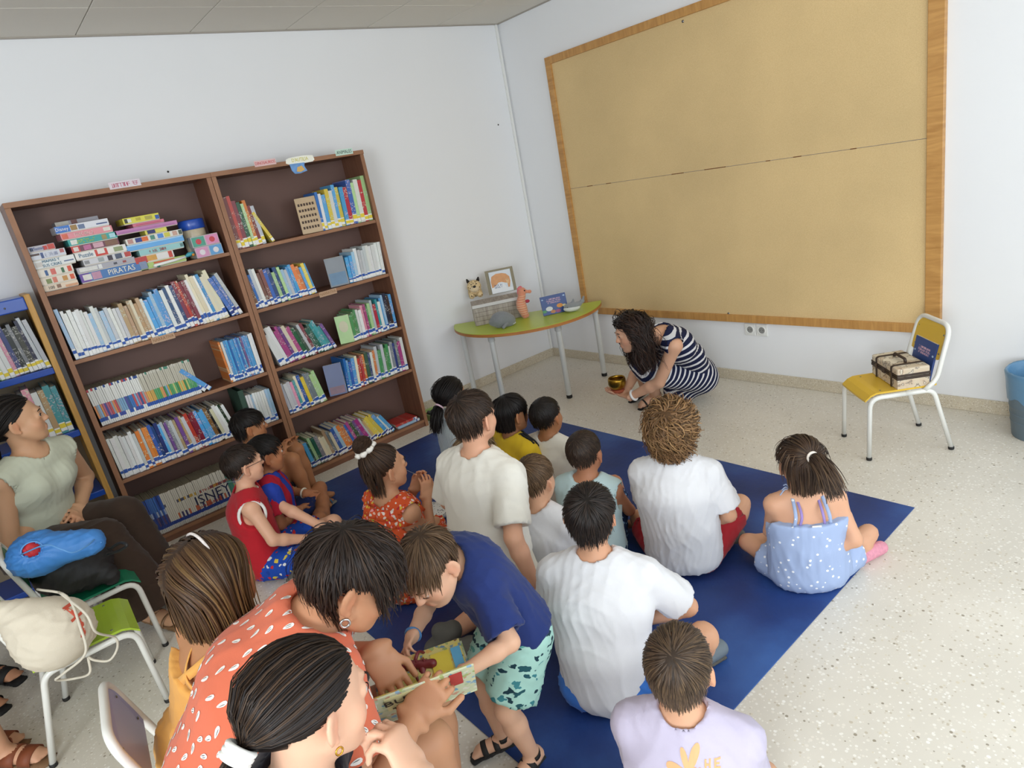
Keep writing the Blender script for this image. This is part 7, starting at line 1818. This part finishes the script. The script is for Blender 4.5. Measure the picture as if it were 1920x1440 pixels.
flat_shape('bear_picture', [(-.080, .05), (-.082, .1), (-.07, .14), (-.03, .158), (.02, .155), (.05, .145), (.074, .118), (.076, .08), (.064, .035), (.050, .035), (.050, .07), (.030, .075), (.005, .085), (-.02, .085), (-.04, .07), (-.055, .05)], -.0065, m_bear, bkk)
flat_shape('bear_muzzle', [(.04, .1), (.058, .105), (.066, .085), (.058, .062), (.045, .07)], -.0076, mat('bear_light', 'dcb68a', .6), bkk)
obj('bear_eye', lathe_mesh('bear_eye', [(.0028, 0), (0, .0008)], 10), m_dark, bkk, (.052, -.0086, .098), (PI/2, 0, 0))
flat_shape('snow_picture', [(-.086, .004), (.088, .004), (.088, .03), (.04, .034), (.02, .07), (-.03, .07), (-.086, .045)], -.0068, mat('pale_snow', 'e3e6ea', .5), bkk)
scribble('cover_title', (7, 7), .065, .034, (-.028, -.0084, .056), (1, 0, 0), (0, -1, 0), mat('ink_blue', '4a5a8a', .6), bkk, 5)
# leopard cub plush
lp = P(893, 558, zt)+cyd*.0; m_leo = print_cloth('leopard', 'd8bf93', ['3a2a1c', '5a4028', '4a3424', '3a2a1c'], 75, .30, warp=.4)
t = plush('spotted leopard cub plush lying on the wooden chest', lp, 'leopard_plush'); X_, Y_ = cxd, cyd
sh = Shape(); c = lp+UP*.05; sh.ell(c-Y_*.03, A(.056, .06, .047), [X_, Y_, UP]); sh.ell(c+UP*.045+Y_*.012, A(.058, .048, .052), [X_, Y_, UP], .02)
for q in (1, -1): sh.cone(c+X_*q*.035-UP*.01, c+X_*q*.034+Y_*.05-UP*.022, .022, .024, .015)
smesh('body', sh, .006, m_leo, t)
sh = Shape(); sh.ell(c+UP*.030+Y_*.052, A(.036, .026, .026), [X_, Y_, UP]); smesh('muzzle', sh, .005, fur('cream', 'ddc8a4'), t)
sh = Shape(); sh.ell(c+UP*.052+Y_*.074, A(.013, .010, .010), [X_, Y_, UP]); smesh('nose', sh, .0035, mat('plush_black', '1c1715', .6), t)
for q in (1, -1):
    sh = Shape(); sh.cone(c+UP*.088+X_*q*.040, c+UP*.108+X_*q*.047, .014, .007, .01); smesh('ear', sh, .005, mat('plush_ear', '2a2420', .9), t)
    sh = Shape(); sh.ball(c+UP*.070+X_*q*.022+Y_*.056, .005); smesh('eye', sh, .003, MATS['plush_black'], t)
# seahorse plush
sp0 = P(985, 596, TZ); m_sea = fur('coral', 'd98f72', .12); m_pink = fur('pink', 'd9737a')
t = plush('coral pink seahorse plush standing against the chest', sp0, 'seahorse_plush')
sh = Shape(); pth = [(0.0, .02), (-.004, .05), (-.012, .09), (-.014, .12), (-.006, .15), (.004, .175), (.006, .20)]; rad = [.022, .030, .036, .032, .027, .026, .030]
pts = [sp0+X_*a+UP*b for a, b in pth]
for i in range(len(pts)-1): sh.cone(pts[i], pts[i+1], rad[i], rad[i+1], .015)
sh.cone(pts[0], sp0+X_*.018+UP*.018, .02, .017, .012)
smesh('body', sh, .006, m_sea, t)
sh = Shape(); h0 = sp0+UP*.208+X_*.01; sh.ball(h0, .032); sh.cone(h0+X_*.02-UP*.006, h0+X_*.058-UP*.014, .014, .011, .012); sh.ball(h0+X_*.060-UP*.014, .013, .008); smesh('head', sh, .005, m_sea, t)
sh = Shape(); sh.cone(h0-X_*.02+UP*.022, h0-X_*.028-UP*.01, .014, .012, .01); sh.ball(h0+UP*.03-X_*.006, .014, .01); smesh('crest', sh, .005, m_pink, t)
sh = Shape(); sh.ball(h0+X_*.018+Y_*.026+UP*.006, .0065); smesh('eye', sh, .003, MATS['plush_black'], t)
sh = Shape(); sh.ell(sp0+UP*.125+X_*.038, A(.02, .008, .014), [X_, Y_, UP]); smesh('fin', sh, .004, mat('plush_fin', 'a83a4a', .9), t)
base = np.array(t.location)
for i, zz in enumerate(np.linspace(.035, .175, 9)):
    k = np.interp(zz, [b for a, b in pth], range(len(pth))); xc = np.interp(k, range(len(pth)), [a for a, b in pth]); r_ = np.interp(k, range(len(pth)), rad)+.0008
    tube('belly_ring', [sp0-base+X_*(xc+r_*1.1*math.cos(a))+Y_*r_*1.1*math.sin(a)+UP*zz for a in np.linspace(-.3, PI+.3, 15)], .0024, mat('plush_cream', 'e6c2a4', .9), t, 6)
# grey dolphin-like plush
gp = P(945, 612, TZ)+cyd*.01; m_gr = fur('grey', '7f8285', .1, 90); t = plush('round grey seal plush in front of the chest', gp, 'seal_plush')
sh = Shape(); c = gp+UP*.05; sh.ell(c-X_*.012+UP*.008, A(.082, .06, .062), [X_, Y_, UP], .03); sh.ell(c+X_*.05-UP*.012, A(.045, .046, .042), [X_, Y_, UP], .03); sh.cone(c-X_*.06, c-X_*.085+UP*.0, .03, .022, .02)
smesh('body', sh, .007, m_gr, t, fold=(2, .0015, .02))
for q in (1, -1): sh = Shape(); sh.cone(c+X_*.02+Y_*q*.045-UP*.02, c+X_*-.01+Y_*q*.07-UP*.038, .014, .012, .01); smesh('flipper', sh, .005, m_gr, t)
sh = Shape(); sh.ell(c+X_*.055-UP*.034, A(.04, .036, .012), [X_, Y_, UP]); smesh('belly_patch', sh, .005, fur('whitish', 'c9cacb'), t)
sh = Shape(); sh.ball(c+X_*.062+Y_*.038, .004); smesh('eye', sh, .0028, MATS['plush_black'], t)
# blue picture book on a wire stand
SEA = mat('sea_cover', '2c4682', .35, var=.12, vscale=10)
def sea_book(p, yaw, lean, label, w=.20, h=.145):
    r_ = thing('picture_book', label, 'book', tuple(p), yaw); r_.rotation_euler = (lean, 0, yaw)
    box('cover', (-w/2, w/2, -.005, .005, .0, h), SEA, r_, .001); box('page_block', (-w/2+.002, w/2-.002, -.0035, .0035, .002, h+.001), m_pages, r_, .0)
    scribble('cover_title', (15, 16, 14), .115, .042, (.0, -.0056, h*.70), (1, 0, 0), (0, -1, 0), mat('ink_pinkish', 'd9b3c4', .6), r_, 6)
    for k, (x, z, rr_, c) in enumerate(((-.045, .045, .022, 'c9cdd0'), (.04, .055, .02, 'd08a3a'), (-.02, .02, .016, 'b5784a'), (.02, .018, .016, '9a4a72'), (.075, .05, .012, 'd8cfa0'), (-.085, .03, .014, '4a8a5a'), (-.085, .12, .006, 'a8c0dc'), (.085, .125, .007, 'a8c0dc'))):
        o = obj('cover_picture', lathe_mesh('cover_picture', [(rr_, 0), (rr_*.7, .0006), (0, .0008)], 12), mat('cover_pic_'+c, c, .5, var=.2, vscale=90), r_, (x, -.0053, z), (PI/2, 0, 0)); o.scale = (1.25, .8, 1)
    return r_
bp0 = P(1043, 588, TZ)+UP*.001; byaw = math.atan2(cxd[1], cxd[0])+D(4)
b_ = sea_book(bp0, byaw, D(-16), 'blue sea picture book on a wire stand on the table')
WIRE = mat('wire', 'b9b9b6', .3, 1.0)
for s_ in (-1, 1): tube('stand_wire', rounded([(s_*.045, -.02, .003), (s_*.045, .012, .003), (s_*.045, .008, .155), (s_*.075, .008, .155), (s_*.075, .03, .02)], .006, 3), .0016, WIRE, b_, 6)
# grey and white shark plush
wp = P(1074, 583, TZ)+cyd*.02; t = plush('grey and white whale plush beside the blue book', wp, 'whale_plush'); c = wp+UP*.035
sh = Shape(); sh.ell(c+UP*.012, A(.068, .042, .024), [X_, Y_, UP], .02); sh.cone(c+X_*.05+UP*.015, c+X_*.085+UP*.03, .018, .012, .015); sh.cone(c+X_*.08+UP*.03, c+X_*.092+UP*.062+Y_*.01, .011, .008, .01); sh.cone(c+UP*.03+X_*.005, c+UP*.058+X_*.014, .012, .006, .012)
smesh('body', sh, .006, fur('grey2', '8d9094'), t)
sh = Shape(); sh.ell(c-UP*.006-X_*.006, A(.066, .046, .026), [X_, Y_, UP]); smesh('belly', sh, .006, fur('white', 'd5d6d6'), t)
for q in (1, -1): sh = Shape(); sh.ball(c-X_*.045+Y_*q*.034+UP*.012, .004); smesh('eye', sh, .0028, MATS['plush_black'], t)

# ================================================================== suitcase box and book on the yellow chair
fd = yawv(YF); sd = A(-fd[1], fd[0], 0); zs_ = .345+.004
def map_print():
    m, nt, b = new_mat('map_print'); tc = nt.nodes.new('ShaderNodeTexCoord'); n = nt.nodes.new('ShaderNodeTexNoise'); n.inputs['Scale'].default_value = 14; n.inputs['Detail'].default_value = 6; nt.links.new(tc.outputs['Object'], n.inputs['Vector'])
    r = ramp(nt, [(0.0, 'd9cfbb'), (.44, 'd9cfbb'), (.47, '6a5a50'), (.485, 'cdbfa8'), (.6, 'c9b49a'), (.62, '7d6a5c'), (.64, 'd6ccb8')]); nt.links.new(n.outputs[0], r.inputs[0]); nt.links.new(r.outputs[0], b.inputs['Base Color']); b.inputs['Roughness'].default_value = .55; return m
m_map = map_print(); m_strap = mat('dark_strap', '3a2c24', .55)
sc_ = A(YC[0], YC[1], zs_)-fd*.045; su = thing('suitcase', 'small map-print suitcase with dark straps on the yellow chair', 'suitcase', tuple(sc_), YF-PI/2)
w2, d2, h1, h2_ = .135, .075, .062, .105
box('case_base', (-w2, w2, -d2, d2, 0, h1), m_map, su, .004); box('case_lid', (-w2-.001, w2+.001, -d2-.001, d2+.001, h1+.001, h2_), m_map, su, .008)
for za, zb in ((h1-.014, h1-.001), (h1+.002, h1+.014)): box('rim_band', (-w2-.0025, w2+.0025, -d2-.0025, d2+.0025, za, zb), m_strap, su, .001)
for s_ in (-1, 1):
    x = s_*.078; pts = [(x, d2+.003, .0), (x, d2+.003, h2_*.96), (x, d2-.008, h2_+.003), (x, -d2+.008, h2_+.003), (x, -d2-.003, h2_*.96), (x, -d2-.003, 0)]
    v, f = ribbon(rounded(pts, .01, 3), A(1, 0, 0), .014, .003); st_ = obj('strap', mesh('strap', v, f), m_strap, su); box('buckle', (x-.010, x+.010, d2+.004, d2+.009, h1-.012, h1+.012), mat('buckle', '5a4a3c', .4, .6), st_, .002)
box('clasp', (-.014, .014, d2+.002, d2+.008, h1-.014, h1+.016), m_strap, su, .002)
hp_ = rounded([(-.055, 0, h2_), (-.052, 0, h2_+.018), (.052, 0, h2_+.018), (.055, 0, h2_)], .012, 3); tube('handle', hp_, .007, m_strap, su)
bb_ = A(YC[0], YC[1], zs_)-fd*.138; b_ = sea_book(bb_+UP*.0, YF-PI/2+PI, D(0), 'blue sea picture book standing behind the suitcase on the chair', .20, .19); b_.rotation_euler = (D(-12), 0, YF+PI/2); b_.scale = (.95, 1, 1)

# ================================================================== bags on the chairs
m_canvas = mat('cream_canvas', 'd5cbb8', .9, var=.04, vscale=18, bump=.15, bscale=300)
c = P(97, 1180, .50); gx, gy = A(1, 0, 0), A(0, 1, 0)
t = thing('drawstring_bag', 'cream cotton drawstring bag with a red print on the lime chair', 'bag', (c[0], c[1], .365))
sh = Shape(); ctr = A(c[0], c[1], .485); tilt = nrm(A(-.25, -.55, .8))
sh.ell(ctr, A(.115, .125, .12), [gx, gy, UP], .03); sh.cone(ctr, ctr+tilt*.10, .10, .07, .05); sh.cone(ctr+tilt*.10, ctr+tilt*.155, .06, .035, .03); sh.ball(ctr+tilt*.165+A(-.01, -.01, 0), .035, .02)
sh.cut(A(0, 0, .366), -UP)
o, BV_, BQ_ = smesh('bag_body', sh, .008, m_canvas, t, fold=(21, .006, .07))
nv = nrm(CAM-ctr+A(0, .5, 0)); ex_ = nrm(np.cross(UP, nv)); ey_ = np.cross(nv, ex_)
f_shape = [[(.0, -.05), (.012, -.052), (.018, -.02), (.012, .03), (.004, .05), (-.006, .05), (.002, .02), (.004, -.02)], [(-.012, .048), (.02, .052), (.022, .064), (-.012, .06)], [(-.012, .0), (.03, .008), (.03, .018), (-.012, .01)], [(-.006, -.05), (.012, -.052), (.006, -.062), (-.01, -.06)]]
decal('red_print', f_shape, BV_, BQ_, ctr+ex_*.05, ex_, ey_, nv, mat('red_ink', 'c8553f', .8), t, .002)
base = np.array(t.location); m_cord = mat('cotton_cord', 'd6cfbf', .9, bump=.3, bscale=500)
for pts in (((70, 1105, .62), (125, 1118, .61), (150, 1175, .54), (160, 1225, .45), (120, 1262, .38), (105, 1275, .34), (140, 1272, .30), (168, 1262, .33), (165, 1232, .38)), ((110, 1110, .62), (160, 1150, .57), (180, 1185, .49), (215, 1195, .40), (220, 1215, .37), (205, 1238, .34), (178, 1238, .36), (165, 1232, .38))):
    tube('cord', [p_-base for p_ in smooth_path([P(*x) for x in pts], 6)], .0042, m_cord, t, 8)
# black bag on the green chair
m_blk = mat('black_nylon', '1b1b1d', .6, var=.1, vscale=10, bump=.2, bscale=60)
c = A(1.235, -3.955, .365); t = thing('black_bag', 'black soft bag slumped on the green chair', 'bag', tuple(c))
sh = Shape(); b0 = c+UP*.085; sh.ell(b0, A(.15, .15, .085), [gx, gy, UP], .03); sh.ell(b0+A(.02, -.03, .06), A(.12, .11, .08), [gx, gy, UP], .05); sh.cone(b0+A(.1, .06, 0), b0+A(.12, .10, -.04), .05, .04, .03); sh.cut(A(0, 0, .366), -UP)
smesh('bag_body', sh, .009, m_blk, t, fold=(22, .010, .09)); base = np.array(t.location)
tube('handle', [p_-base for p_ in smooth_path([P(205, 1030, .56), P(225, 1018, .60), P(238, 1022, .60), P(225, 1032, .57), P(200, 1040, .54)], 6)], .006, m_blk, t, 8)
# blue drawstring bag on top
m_sky = mat('blue_poly', '3d7cc0', .55, var=.06, vscale=12, bump=.1, bscale=120)
c = P(95, 1032, .64); rI = nrm(A(.5, .86, 0)); t = thing('drawstring_bag', 'blue drawstring bag with a red bundle inside, on the black bag', 'bag', (c[0], c[1], c[2]-.08))
sh = Shape(); sh.ell(c-rI*.06, A(.09, .095, .085), [rI, np.cross(UP, rI), UP], .03); sh.cone(c-rI*.02, c+rI*.15-UP*.005, .075, .052, .04)
toward = nrm(CAM-c); mo = c-rI*.06+toward*.075+UP*.02; sh.ball(mo+toward*.02, .028, .02, 's')
o, V, Q = sh.build(.007), None, None
V, Q = o; 
vrel = V-mo; ang = np.arctan2(vrel@UP, vrel@rI); dist = np.linalg.norm(vrel, axis=1); V = V+vnormals(V, Q)*(.005*np.sin(ang*16)*np.exp(-(dist/.07)**2)+folds(V, 23, .005, .06))[:, None]
obj('bag_body', fast_mesh('bag_body', rel(V, t), Q), m_sky, t)
sh = Shape(); sh.ball(mo-toward*.012, .032); o2, V2, Q2 = smesh('bundle', sh, .005, mat('red_bundle', 'b8242c', .6, var=.5, vscale=30), t, fold=(4, .004, .03)); base = np.array(t.location)
rg = nrm(np.cross(toward, UP)); ug = np.cross(rg, toward)
tube('drawcord', [mo-base+toward*.008+rg*.034*math.cos(a)+ug*.030*math.sin(a) for a in np.linspace(0, 2*PI, 25)[:-1]], .0028, mat('blue_cord', '5f98d4', .7), t, 6, closed=True)
tube('drawcord', [p_-base for p_ in smooth_path([mo+toward*.01+rg*.034, P(85, 1022, .72), P(115, 1030, .70), P(138, 1036, .67), P(165, 1022, .66), P(182, 1008, .65), P(190, 1018, .63)], 6)], .0028, MATS['blue_cord'], t, 6)

# ================================================================== the singing bowl
t = thing('singing_bowl', 'brass singing bowl held by the crouching woman', 'bowl', tuple(BOWL-UP*.042))
BR = mat('brass', 'a8822f', .28, 1.0, var=.12, vscale=30)
obj('bowl', lathe_mesh('bowl', [(0, .002), (.03, .002), (.048, .014), (.058, .04), (.057, .066), (.0535, .078), (.050, .079), (.053, .062), (.053, .04), (.044, .018), (.03, .008), (0, .007)], 36), BR, t)
obj('cushion', lathe_mesh('cushion', [(0, -.02), (.035, -.02), (.045, -.012), (.045, -.002), (.036, .003), (0, .003)], 28), mat('red_cushion', '9a4a2f', .8, var=.4, vscale=60), t)

# ================================================================== picture book held by the woman in coral, toy held by the boy
a0 = P(692, 1318, .665); a1 = P(888, 1247, .665); ex = nrm(a1-a0); wB = np.linalg.norm(a1-a0); aw = nrm(np.cross(UP, ex)); aw = aw if aw[0] < 0 else -aw
dn = nrm(-UP*.85+aw*.52); hB = .17
t = thing('open_picture_book', 'open search-and-find picture book held between the woman and little boy', 'book', tuple((a0+a1)/2))
base = (a0+a1)/2
def panel(name, o_, e1, e2, w, h, th, m, par, flip=1):
    n = nrm(np.cross(e1, e2))*flip; v = []
    for k in (0, 1):
        for a, b in ((0, 0), (1, 0), (1, 1), (0, 1)): v.append(o_+e1*a*w+e2*b*h+n*th*k-base)
    return obj(name, mesh(name, v, [(0, 1, 2, 3), (7, 6, 5, 4), (0, 4, 5, 1), (1, 5, 6, 2), (2, 6, 7, 3), (3, 7, 4, 0)]), m, par)
def busy(name, basecol, cols, sc): return print_cloth(name, basecol, cols, sc, .42, warp=.8)
m_cov = busy('busy_cover', 'c9d0b0', ['b5c8a0', '6fa0b8', 'd6d2a8', 'c99a82', '8fb0c8', 'd8d8c8', 'a8b87a'], 60); m_pg = busy('busy_page', 'c9bf7a', ['d0c25a', '9aa86a', 'c9a05a', '6f8a9a', 'd6cf9a', '8a6a4a'], 70)
spn = a0+dn*hB
panel('cover', a0, ex, dn, wB, hB, .004, m_cov, t); panel('page_block', a0+ex*.006+dn*.006+aw*.004, ex, dn, wB-.012, hB-.01, .006, m_pg, t, 1)
fn_ = nrm(aw*.98+UP*.12); panel('cover', spn, ex, fn_, wB, hB, .004, m_cov, t, -1); panel('page_block', spn+ex*.006+UP*.008, ex, fn_, wB-.012, hB-.006, .008, m_pg, t, 1)
panel('page_panel', spn+ex*.15+UP*.018, ex, fn_, .05, hB*.8, .001, mat('page_yellow', 'd2c146', .6), t); panel('page_panel', spn+ex*.205+UP*.018, ex, fn_, .025, hB*.8, .001, mat('page_sky', '5fa8cf', .6), t)
nC = nrm(np.cross(ex, dn)); nC = nC if nC@(CAM-base) > 0 else -nC
panel('title_panel', a0+ex*.03+dn*.012+nC*.0015, ex, dn, .12, .085, .001, mat('title_cream', 'd9d6a0', .6), t)
text('cover_title', 'BUSCA', .042, tuple(a0+ex*.09+dn*.04+nC*.005-base), tuple(ex), tuple(nC), mat('ink_black', '1c1a18', .6), t); scribble('cover_subtitle', (10,), .10, .018, tuple(a0+ex*.09+dn*.078+nC*.005-base), tuple(ex), tuple(nC), MATS['ink_black'], t, 9)
panel('red_tag', a0+ex*(wB-.06)+dn*.01+nC*.0015, ex, dn, .03, .075, .001, mat('tag_red', 'b83a36', .5), t)
# dark red toy reptile in the boy's hand
m_toy = mat('maroon_toy', '6e2228', .45, var=.2, vscale=40); c = BOY_HAND+A(.03, -.02, -.005); t = thing('toy_reptile', 'dark red toy reptile with spiky legs in the little boy\'s hand', 'toy', tuple(c))
e1 = nrm(P(850, 1215, c[2])-P(760, 1225, c[2])); e2 = np.cross(UP, e1)
def rp(*a): return [p_ for p_ in smooth_path([A(0, 0, 0)+e1*x+e2*y+UP*z for x, y, z in a], 4)]
sh = Shape(); 
for i in range(5): sh.cone(c+e1*(-.07+.03*i), c+e1*(-.04+.03*i), (.006, .011, .013, .012, .010)[i], (.011, .013, .012, .010, .012)[i], .01)
smesh('body', sh, .005, m_toy, t)
tube('tail', rp((-.07, 0, 0), (-.1, -.01, .004), (-.13, .012, .002)), [.006, .0058, .0055, .005, .0045, .004, .0035, .003, .002], m_toy, t, 8)
for x in (-.03, .03):
    for q in (1, -1): tube('leg', rp((x, 0, 0), (x+.01, q*.028, .016), (x+.02, q*.05, -.008)), [.005]*4+[.004]*4+[.0025], m_toy, t, 7)
for i in range(7):
    o = obj('spike', lathe_mesh('spike', [(.0045, 0), (0, .014)], 6), m_toy, t, tuple(e1*(-.06+.02*i)+UP*.010))
tube('handle_loop', rp((.05, 0, 0), (.06, -.03, -.03), (.07, -.06, -.07)), .010, m_toy, t, 8)
# white printed cloth in the lap of the girl with the bun, toy tray by the bookcase foot
c = P(808, 962, .03); sh = Shape(); sh.ell(c+UP*.012, A(.11, .09, .02)); sh.ell(c+A(.05, .04, .01), A(.06, .07, .02)); sh.cut(A(0, 0, .0045), -UP)
t = thing('printed_cloth', 'white cloth with small black print lying on the mat', 'cloth', (c[0], c[1], .0045)); smesh('fabric', sh, .008, print_cloth('ink_print', 'dcdad6', ['3a3a3c', 'dcdad6', '55555a', 'dcdad6'], 110, .32, warp=.6), t, fold=(9, .006, .04))
c = A(.20, -1.50, 0); t = thing('toy_tray', 'low green tray of small toys on the floor beside the bookcase', 'tray', tuple(c))
box('tray_base', (-.10, .10, -.07, .07, 0, .006), mat('tray_green', 'a9c27a', .5), t, .002)
for b4_ in ((-.10, .10, -.07, -.064, .0, .05), (-.10, .10, .064, .07, .0, .05), (-.10, -.094, -.064, .064, .0, .05), (.094, .10, -.064, .064, .0, .05)): box('tray_wall', b4_, MATS['tray_green'], t, .0015)
for k in range(7):
    cl = ('b8352f', '3a3a34', 'd0803a', 'b8352f', '4a6a4a', 'c9b48a', '5a2a24')[k]; o = box('toy_block', (-.018, .018, -.012, .012, -.012, .012), mat('toyblk_'+cl, cl, .5), t, .003, loc=(-.06+.045*(k % 4), -.03+.05*(k//4), .02+.024*(k % 2)), rot=(.3*k, .5*k, k))
# ================================================================== lettering to meshes
bpy.context.view_layer.update()
dg = bpy.context.evaluated_depsgraph_get()
for o in [o for o in SC.objects if o.type == 'FONT']:
    me = bpy.data.meshes.new_from_object(o.evaluated_get(dg)); nm = o.name.split('.')[0]
    if not me.materials: me.materials.append(o.data.materials[0])
    par, mw = o.parent, o.matrix_local.copy()
    bpy.data.objects.remove(o); n = bpy.data.objects.new(nm, me); COL.objects.link(n); n.parent = par; n.matrix_local = mw
